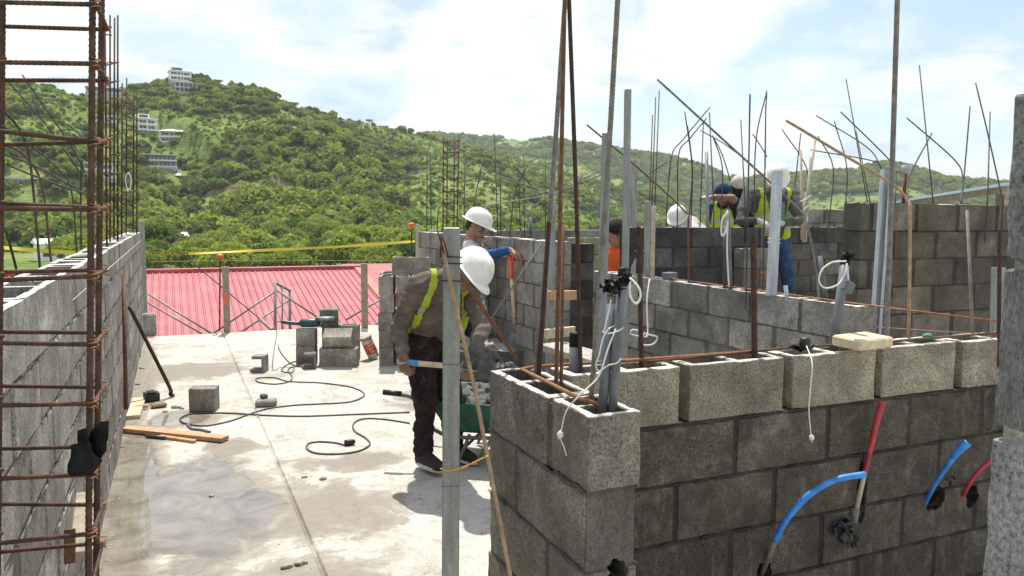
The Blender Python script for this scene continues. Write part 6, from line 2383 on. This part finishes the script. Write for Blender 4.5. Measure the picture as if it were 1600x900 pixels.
def person(label, J, mats, hat=None, vest=None, hands=None, voxel=0.008, legs=True, wr=0.006, glasses=False, print_=False, hf=None, hu=None, belly=0.0, sleeve_cut=None, hair=True, skin='skin', head_s=1.0):
    """J: joints in world space"""
    V = {k: Vector(v) for k, v in J.items()}
    B = Body()
    P, Nk = V['pelvis'], V['neck']
    up = (Nk - P).normalized()
    right = (V['SR'] - V['SL'])
    right = (right - up * right.dot(up)).normalized()
    fwd = up.cross(right)
    ch = (V['SR'] + V['SL']) / 2
    L = (Nk - P).length
    # trunk
    c1 = P.lerp(ch, 0.80)
    c2 = P.lerp(ch, 0.45) + fwd * belly
    hw = (V['SR'] - V['SL']).length / 2
    B.cap(c1 + right * hw * 0.48, c1 - right * hw * 0.48, 0.112, None, 'torso')
    B.cap(ch + right * hw * 0.62 - up * 0.02, ch - right * hw * 0.62 - up * 0.02, 0.080, None, 'torso')
    B.cap(c2 + right * 0.055, c2 - right * 0.055, 0.118 + belly * 0.4, None, 'torso')
    B.cap(c1 + right * 0.06, c2 + right * 0.06, 0.112, 0.116, 'torso')
    B.cap(c1 - right * 0.06, c2 - right * 0.06, 0.112, 0.116, 'torso')
    B.cap(c2 + right * 0.06, P + right * 0.065 + up * 0.06, 0.114, 0.118, 'torso')
    B.cap(c2 - right * 0.06, P - right * 0.065 + up * 0.06, 0.114, 0.118, 'torso')
    hc = V['head']
    B.cap(Nk - up * 0.03, ch, 0.07, 0.10, 'torso')
    for s_ in ('R', 'L'):
        S = V['S' + s_]
        B.cap(Nk - up * 0.01, S, 0.052, 0.066, 'torso')
        E_, W_ = V['E' + s_], V['W' + s_]
        st = 'sleeve'
        B.cap(S, E_, 0.066, 0.052, st)
        if sleeve_cut:
            # short sleeve over a thinner long one
            B.c.pop()
            m0 = S.lerp(E_, sleeve_cut)
            B.cap(S, m0, 0.068, 0.066, 'sleeve')
            B.cap(S.lerp(E_, sleeve_cut * 0.8), E_, 0.052, 0.046, 'lower_sleeve')
            st = 'lower_sleeve'
        B.cap(E_, E_.lerp(W_, 0.90), 0.050 if not sleeve_cut else 0.044, 0.036, st)
        B.cap(E_.lerp(W_, 0.80), E_.lerp(W_, 0.90), 0.040, 0.039, st)
        B.cap(E_.lerp(W_, 0.85), W_, 0.030, 0.026, 'hand')
    # neck and head
    hf_, hu_ = hf.normalized(), hu
    B.cap(Nk - up * 0.02, hc - hf_ * 0.012 - (hu_ - hf_ * hu_.dot(hf_)).normalized() * 0.05, 0.060, 0.054, 'skin')
    f, u, r = head(B, hc, hf_, hu_, 'skin', hair, 'eye', head_s)
    # legs
    if legs:
        B.cap(V['HR'], V['HL'], 0.110, None, 'trousers')
        for s_ in ('R', 'L'):
            H_, K_, A_, T_ = V['H' + s_], V['K' + s_], V['A' + s_], V['T' + s_]
            B.cap(H_, K_, 0.100, 0.076, 'trousers')
            B.cap(K_, A_ + Vector((0, 0, 0.02)), 0.068, 0.056, 'trousers')
            B.cap(K_.lerp(A_, 0.80), A_ + Vector((0, 0, 0.03)), 0.060, 0.062, 'trousers')
            ft = T_ - A_
            ft.z = 0
            ft.normalize()
            gz_ = A_.z - 0.085
            heel = Vector((A_.x, A_.y, gz_)) - ft * 0.045
            toe = heel + ft * 0.225
            B.cap(A_ - Vector((0, 0, 0.01)), heel + Vector((0, 0, 0.045)) + ft * 0.03, 0.045, 0.042, 'shoe')
            B.cap(heel + Vector((0, 0, 0.045)) + ft * 0.02, toe + Vector((0, 0, 0.038)), 0.042, 0.034, 'shoe')
            B.cap(A_ + ft * 0.02, toe + Vector((0, 0, 0.045)), 0.036, 0.034, 'shoe')
            sd = ft.cross(Vector((0, 0, 1)))
            B.ell(heel.lerp(toe, 0.52) + Vector((0, 0, 0.016)), (ft * 0.150, sd * 0.050, Vector((0, 0, 0.020))), 'sole')
    for hd in (hands or []):
        hand(B, *hd[:3], **hd[3])
    raw = B.raw()
    root = empty('person', V['pelvis'].lerp(V['pelvis'], 0), 0, label, 'person')
    gl = min((V['AR'].z if legs else P.z), (V['AL'].z if legs else P.z)) - 0.085 if legs else P.z
    root.location = (P.x, P.y, gl)
    tmp = bpy.data.objects.new('tmp', raw.mesh('tmp', None))
    COL.objects.link(tmp)
    md = tmp.modifiers.new('r', 'REMESH')
    md.mode = 'VOXEL'
    md.voxel_size = voxel
    sm = tmp.modifiers.new('s', 'SMOOTH')
    sm.iterations = 3
    sm.factor = 0.5
    bpy.context.view_layer.update()
    me = bpy.data.meshes.new_from_object(tmp.evaluated_get(bpy.context.evaluated_depsgraph_get()))
    bpy.data.objects.remove(tmp)
    nv = len(me.vertices)
    co = np.empty(nv * 3)
    me.vertices.foreach_get('co', co)
    co = co.reshape(-1, 3)
    no = np.empty(nv * 3)
    me.vertices.foreach_get('normal', no)
    no = no.reshape(-1, 3)
    vt, names = B.sdf_tags(co)
    # folds in the cloth
    clothy = np.isin(vt, [i for i, n_ in enumerate(names) if n_ in ('torso', 'sleeve', 'lower_sleeve', 'trousers')])
    disp = np.zeros(nv)
    so = hash(label) % 97 * 0 + len(label)
    for i in np.nonzero(clothy)[0]:
        p = Vector(co[i])
        w = mnoise.noise(Vector((p.x * 7 + so, p.y * 7, p.z * 17))) + 0.6 * (1 - 2 * abs(mnoise.noise(Vector((p.x * 13, p.y * 13 + so, p.z * 26)))))
        disp[i] = w * wr
    co2 = co + no * disp[:, None]
    # face tags
    me.vertices.foreach_set('co', co2.ravel())
    nf = len(me.polygons)
    cen = np.empty(nf * 3)
    me.polygons.foreach_get('center', cen)
    cen = cen.reshape(-1, 3)
    ftag, names = B.sdf_tags(cen)
    mm = {'torso': 'shirt', 'sleeve': 'shirt', 'lower_sleeve': 'lower_sleeve', 'hand': 'hand', 'skin': 'skin', 'hair': 'hair', 'eye': 'eye', 'lip': 'lip', 'trousers': 'trousers', 'shoe': 'shoe', 'sole': 'sole'}
    full = dict(skin=skin, hand=skin, hair='hair', eye='eye_dark', lip='lip', shoe='shoe_black', sole='sole_white', lower_sleeve=mats.get('shirt'))
    full.update(mats)
    order = []
    lut = []
    for n_ in names:
        key = full[mm.get(n_, n_)]
        if key not in order:
            order.append(key)
        lut.append(order.index(key))
    mi = np.array(lut)[ftag]
    q = cen - np.array(P)
    tu, ts, tf = q @ np.array(up), q @ np.array(right), q @ np.array(fwd)
    tors = np.isin(ftag, [i for i, n_ in enumerate(names) if n_ == 'torso'])
    if print_:
        order.append('print_teal')
        sel_ = tors & (tf > 0.02) & (np.abs(ts) < 0.085) & (tu > L * 0.38) & (tu < L * 0.78)
        mi[sel_] = len(order) - 1
    me.materials.clear()
    for k in order:
        me.materials.append(MATS[k])
    me.polygons.foreach_set('material_index', mi.astype(int))
    me.polygons.foreach_set('use_smooth', np.ones(nf, bool))
    if vest:
        opening = vest.get('open', 0.07)
        z0_, z1_ = vest.get('z0', -0.02), L + 0.03
        wmax = hw * 0.80
        keep = tors & (tu > z0_) & (tu < z1_)
        front = tf > 0.0
        vw = opening * (0.5 + 0.9 * np.clip(tu / L, 0, 1.2)) if opening else np.zeros(nf)
        if vest.get('flare'):
            vw = opening * (1.45 - 0.85 * np.clip(tu / L, 0, 1.1))
        keep &= ~(front & (np.abs(ts) < vw))
        keep &= ~((np.abs(ts) > wmax * (1.12 - 0.25 * np.clip((tu - L * 0.55) / (L * 0.4), 0, 1))) & (tu > L * 0.45))
        dn = np.linalg.norm(cen - np.array(Nk), axis=1)
        keep &= dn > 0.085
        ids = np.nonzero(keep)[0]
        vmap, vv, ff, fm = {}, [], [], []
        vn = np.empty(nv * 3)
        me.vertices.foreach_get('normal', vn)
        vn = vn.reshape(-1, 3)
        stripe = ((tu > L * 0.22) & (tu < L * 0.32)) | ((tu > L * 0.50) & (tu < L * 0.58))
        for i in ids:
            idx = []
            for k in me.polygons[i].vertices:
                if k not in vmap:
                    vmap[k] = len(vv)
                    vv.append(Vector(co2[k] + vn[k] * 0.010))
                idx.append(vmap[k])
            ff.append(tuple(idx))
            fm.append(1 if stripe[i] else 0)
        vb = MB()
        vb.v, vb.f, vb.mi = vv, ff, fm
        vo = vb.build('safety_vest', [vest.get('mat', 'vest_lime'), 'vest_stripe'], root, True)
        md = vo.modifiers.new('thick', 'SOLIDIFY')
        md.thickness = 0.005
    me.transform(Matrix.Translation(root.location).inverted())
    me.name = 'body'
    obj('body', me, root)
    if hat == 'hard':
        hard_hat(root, hc + u * 0.038 + f * 0.006, (f + u * 0.05).normalized(), u, 1.0)
    elif hat:
        soft_cap(root, hc + u * 0.035, f, u, hat, 1.0, hat != 'hood_cream')
    if glasses:
        mb = MB()
        for k in (-1, 1):
            cc = hc + f * 0.103 + u * 0.004 + r * k * 0.032
            mb.add([cc - r * 0.028 - u * 0.018, cc + r * 0.028 - u * 0.016 - f * (0.012 if k > 0 else 0), cc + r * 0.028 + u * 0.02 - f * (0.012 if k > 0 else 0), cc - r * 0.028 + u * 0.02], [(0, 1, 2, 3)])
            mb.tube([hc + f * 0.098 + u * 0.012 + r * k * 0.062, hc - f * 0.0 + u * 0.01 + r * k * 0.086], 0.003, 6)
        go_ = mb.build('safety_glasses', 'lens_dark', root)
        md = go_.modifiers.new('thick', 'SOLIDIFY')
        md.thickness = 0.002
    return root


def jd(**kw):
    return {k: at(*v) for k, v in kw.items()}


# the worker bending over the wheelbarrow
hd_f = (RT * 0.36 - UP * 0.60 - FW * 0.70).normalized()
hd_u = (UP * 0.64 + RT * 0.68 - FW * 0.20).normalized()
J = jd(pelvis=(676, 518, 4.93), neck=(704, 430, 4.60), head=(730, 427, 4.50), SR=(653, 446, 4.64), SL=(736, 452, 4.72), ER=(624, 510, 4.74), EL=(752, 512, 4.62), WR=(629, 553, 4.64), WL=(740, 560, 4.42),
       HR=(660, 528, 4.88), HL=(694, 526, 4.98), KR=(664, 630, 4.82), KL=(702, 630, 4.98), AR=(661, 708, 4.88), AL=(710, 698, 5.08), TR=(692, 734, 4.72), TL=(742, 722, 4.95))
hx = (SH_S - SH_G).normalized()
person('worker in white hard hat, brown shirt and lime vest bending over the wheelbarrow', J, dict(shirt='shirt_brown', trousers='trousers_dark'), 'hard', dict(open=0.115, z0=0.02, flare=True), [
    (Vector(J['WR']), (-UP * 0.9 + RT * 0.15 - FW * 0.15), (RT * 0.55 + FW * 0.5 - UP * 0.1), dict(curl=1.15, side=-1, tag='skin', s=1.08)),
    (Vector(J['WL']), (-UP * 0.85 - RT * 0.4 - FW * 0.2), (-RT * 0.3 + FW * 0.6), dict(curl=1.1, side=1, tag='skin', s=1.05))],
    0.0070, True, 0.013, True, hf=hd_f, hu=hd_u, belly=0.02, skin='skin_dark')

# the worker leaning his hand on the shovel
hd_f = (RT * 0.88 - UP * 0.46 - FW * 0.14).normalized()
J = jd(pelvis=(729, 449, 7.66), neck=(734, 378, 7.60), head=(744, 351, 7.55), SR=(736, 394, 7.42), SL=(738, 392, 7.78), ER=(767, 398, 7.20), EL=(765, 415, 7.62), WR=(797, 391, 7.08), WL=(760, 388, 7.52),
       HR=(731, 452, 7.58), HL=(731, 452, 7.76), KR=(745, 515, 7.55), KL=(736, 517, 7.80), AR=(745, 567, 7.60), AL=(728, 565, 7.85), TR=(775, 578, 7.5), TL=(755, 575, 7.8))
person('worker in white hard hat with blue sleeves resting a hand on the shovel', J, dict(shirt='shirt_white', trousers='navy', lower_sleeve='sleeve_blue'), 'hard', None, [
    (Vector(J['WR']), (RT * 0.85 - UP * 0.5), (-UP * 0.85 - RT * 0.45), dict(curl=0.55, side=-1, tag='skin', s=1.05, spread=0.8)),
    (Vector(J['WL']), (UP * 0.95 - RT * 0.1), (-RT * 0.8 - FW * 0.1), dict(curl=0.7, side=1, tag='skin'))],
    0.008, True, 0.006, False, hf=hd_f, hu=Vector((0, 0, 1)), sleeve_cut=0.34)

# the worker in the grey shirt behind the dark wall
hd_f = (-RT * 0.25 - UP * 0.72 - FW * 0.6).normalized()
hd_u = (UP * 0.8 + RT * 0.12 - FW * 0.5).normalized()
J = jd(pelvis=(1207, 376, 8.55), neck=(1207, 297, 8.42), head=(1213, 277, 8.26), SR=(1169, 305, 8.38), SL=(1239, 304, 8.42), ER=(1156, 346, 8.20), EL=(1248, 345, 8.25), WR=(1184, 345, 8.05), WL=(1222, 349, 8.05),
       HR=(1196, 380, 8.5), HL=(1220, 380, 8.55), KR=(1196, 437, 8.42), KL=(1231, 436, 8.45), AR=(1193, 490, 8.5), AL=(1232, 490, 8.52), TR=(1185, 500, 8.3), TL=(1235, 500, 8.3))
w3 = person('worker in white hard hat, grey T shirt, lime vest and jeans behind the dark wall', J, dict(shirt='shirt_grey', trousers='jeans', lower_sleeve='sleeve_grey', hand='glove', glove='glove'), 'hard', dict(open=0.09, z0=-0.12), [
    (Vector(J['WR']), (RT * 0.9 - UP * 0.3), (-UP * 0.6 + FW * 0.5), dict(curl=0.8, side=1, tag='glove', s=1.1)),
    (Vector(J['WL']), (-RT * 0.9 - UP * 0.2), (-UP * 0.6 + FW * 0.5), dict(curl=0.8, side=-1, tag='glove', s=1.1))],
    0.008, True, 0.006, False, hf=hd_f, hu=hd_u, print_=True, sleeve_cut=0.62, belly=0.03)
gz_ = w3.location.z
pb = empty('work_platform', (w3.location.x, w3.location.y, 0), -0.4, 'plank platform under the worker in jeans', 'platform')
obj('deck', MB().box((-0.6, -0.35, gz_ - 0.05), (0.6, 0.3, gz_ - 0.004)).mesh('deck', 'wood_old'), pb)
for k in (-0.5, 0.5):
    obj('trestle', MB().box((k - 0.06, -0.3, 0), (k + 0.06, 0.25, gz_ - 0.051)).mesh('trestle', 'wood_old'), pb)

# blue cap, lime vest, forearm raised
hd_f = (-RT * 0.7 - UP * 0.45 - FW * 0.3).normalized()
J = jd(pelvis=(1133, 375, 9.6), neck=(1132, 318, 9.5), head=(1131, 304, 9.42), SR=(1114, 326, 9.65), SL=(1150, 322, 9.45), ER=(1116, 352, 9.85), EL=(1144, 309, 9.15), WR=(1124, 366, 9.8), WL=(1114, 309, 9.15),
       HR=(1126, 380, 9.6), HL=(1142, 380, 9.6), KR=(1126, 425, 9.5), KL=(1142, 425, 9.5), AR=(1126, 474, 9.6), AL=(1142, 474, 9.6), TR=(1120, 484, 9.4), TL=(1136, 484, 9.4))
person('worker in blue cap and lime vest with a forearm raised to the brow', J, dict(shirt='navy', trousers='jeans', lower_sleeve='skin_dark'), 'cap_blue', dict(open=0.0, z0=-0.1), [
    (Vector(J['WL']), (-RT * 0.9 + UP * 0.1), (FW * 0.5 - UP * 0.5), dict(curl=0.5, side=1, tag='skin'))],
    0.010, True, 0.005, False, hf=hd_f, hu=Vector((0, 0, 1)), sleeve_cut=0.62, skin='skin_dark')
# cream hood between them
hd_f = (-RT * 0.2 - UP * 0.5 - FW * 0.7).normalized()
J = jd(pelvis=(1166, 375, 9.9), neck=(1160, 306, 9.8), head=(1152, 291, 9.7), SR=(1140, 318, 9.85), SL=(1182, 318, 9.85), ER=(1134, 350, 9.7), EL=(1188, 350, 9.7), WR=(1150, 372, 9.6), WL=(1175, 372, 9.6),
       HR=(1158, 380, 9.9), HL=(1174, 380, 9.9), KR=(1158, 425, 9.8), KL=(1174, 425, 9.8), AR=(1158, 470, 9.9), AL=(1174, 470, 9.9), TR=(1152, 480, 9.7), TL=(1168, 480, 9.7))
person('worker with a cream hood over a dark face cloth behind the grey shirted one', J, dict(shirt='cap_dark', trousers='navy', skin='cap_dark', lip='cap_dark'), 'hood_cream', None, [], 0.011, True, 0.005, False, hf=hd_f, hu=hd_u)
# helmet and white back just above the wall
hd_f = (-RT * 0.35 - UP * 0.55 - FW * 0.6).normalized()
J = jd(pelvis=(1108, 378, 9.9), neck=(1070, 350, 9.8), head=(1058, 340, 9.72), SR=(1062, 356, 9.65), SL=(1082, 348, 10.0), ER=(1055, 385, 9.5), EL=(1078, 380, 9.9), WR=(1045, 410, 9.4), WL=(1068, 405, 9.8),
       HR=(1106, 384, 9.82), HL=(1112, 384, 10.0), KR=(1096, 430, 9.75), KL=(1108, 430, 9.95), AR=(1104, 484, 9.8), AL=(1114, 483, 10.0), TR=(1090, 494, 9.7), TL=(1098, 492, 9.9))
person('worker in white hard hat and white shirt stooping low behind the dark wall', J, dict(shirt='shirt_white', trousers='navy'), 'hard', None, [], 0.011, True, 0.005, False, hf=hd_f, hu=(UP * 0.9 - FW * 0.4), skin='skin_dark')
# orange shirt between the posts
hd_f = (RT * 0.35 - UP * 0.12 - FW * 0.9).normalized()
J = jd(pelvis=(966, 450, 7.1), neck=(965, 388, 7.1), head=(963, 366, 7.04), SR=(950, 402, 7.0), SL=(982, 400, 7.3), ER=(951, 440, 6.95), EL=(990, 436, 7.2), WR=(954, 462, 6.8), WL=(968, 428, 6.85),
       HR=(951, 455, 7.1), HL=(969, 455, 7.1), KR=(951, 525, 7.05), KL=(969, 525, 7.05), AR=(951, 592, 7.1), AL=(969, 592, 7.1), TR=(948, 605, 6.9), TL=(972, 605, 6.9))
person('worker in orange shirt and dark cap half hidden behind the grey posts', J, dict(shirt='orange_vis', trousers='navy'), 'cap_dark', None, [
    (Vector(J['WL']), (-RT * 0.8 - UP * 0.3), (FW * 0.6 - UP * 0.5), dict(curl=0.8, side=-1, tag='skin'))], 0.010, True, 0.005, False, hf=hd_f, hu=Vector((0, 0, 1)))

# ------------------------------------------------------------------ the air between here and the hills
def haze():
    m = bpy.data.materials.new('haze')
    m.use_nodes = True
    t = m.node_tree
    t.nodes.clear()
    out = t.nodes.new('ShaderNodeOutputMaterial')
    v = t.nodes.new('ShaderNodeVolumePrincipled')
    v.inputs['Color'].default_value = (0.86, 0.93, 1.0, 1)
    v.inputs['Density'].default_value = 0.00016
    v.inputs['Anisotropy'].default_value = 0.0
    t.links.new(v.outputs[0], out.inputs['Volume'])
    mb = MB().box((-900, -700, -32), (4300, 4100, 190))
    o = obj('haze', mb.mesh('haze', m))
    tag(o, 'thin bluish haze in front of the far hills', 'haze', None, 'stuff')


haze()
SC.cycles.volume_bounces = 0
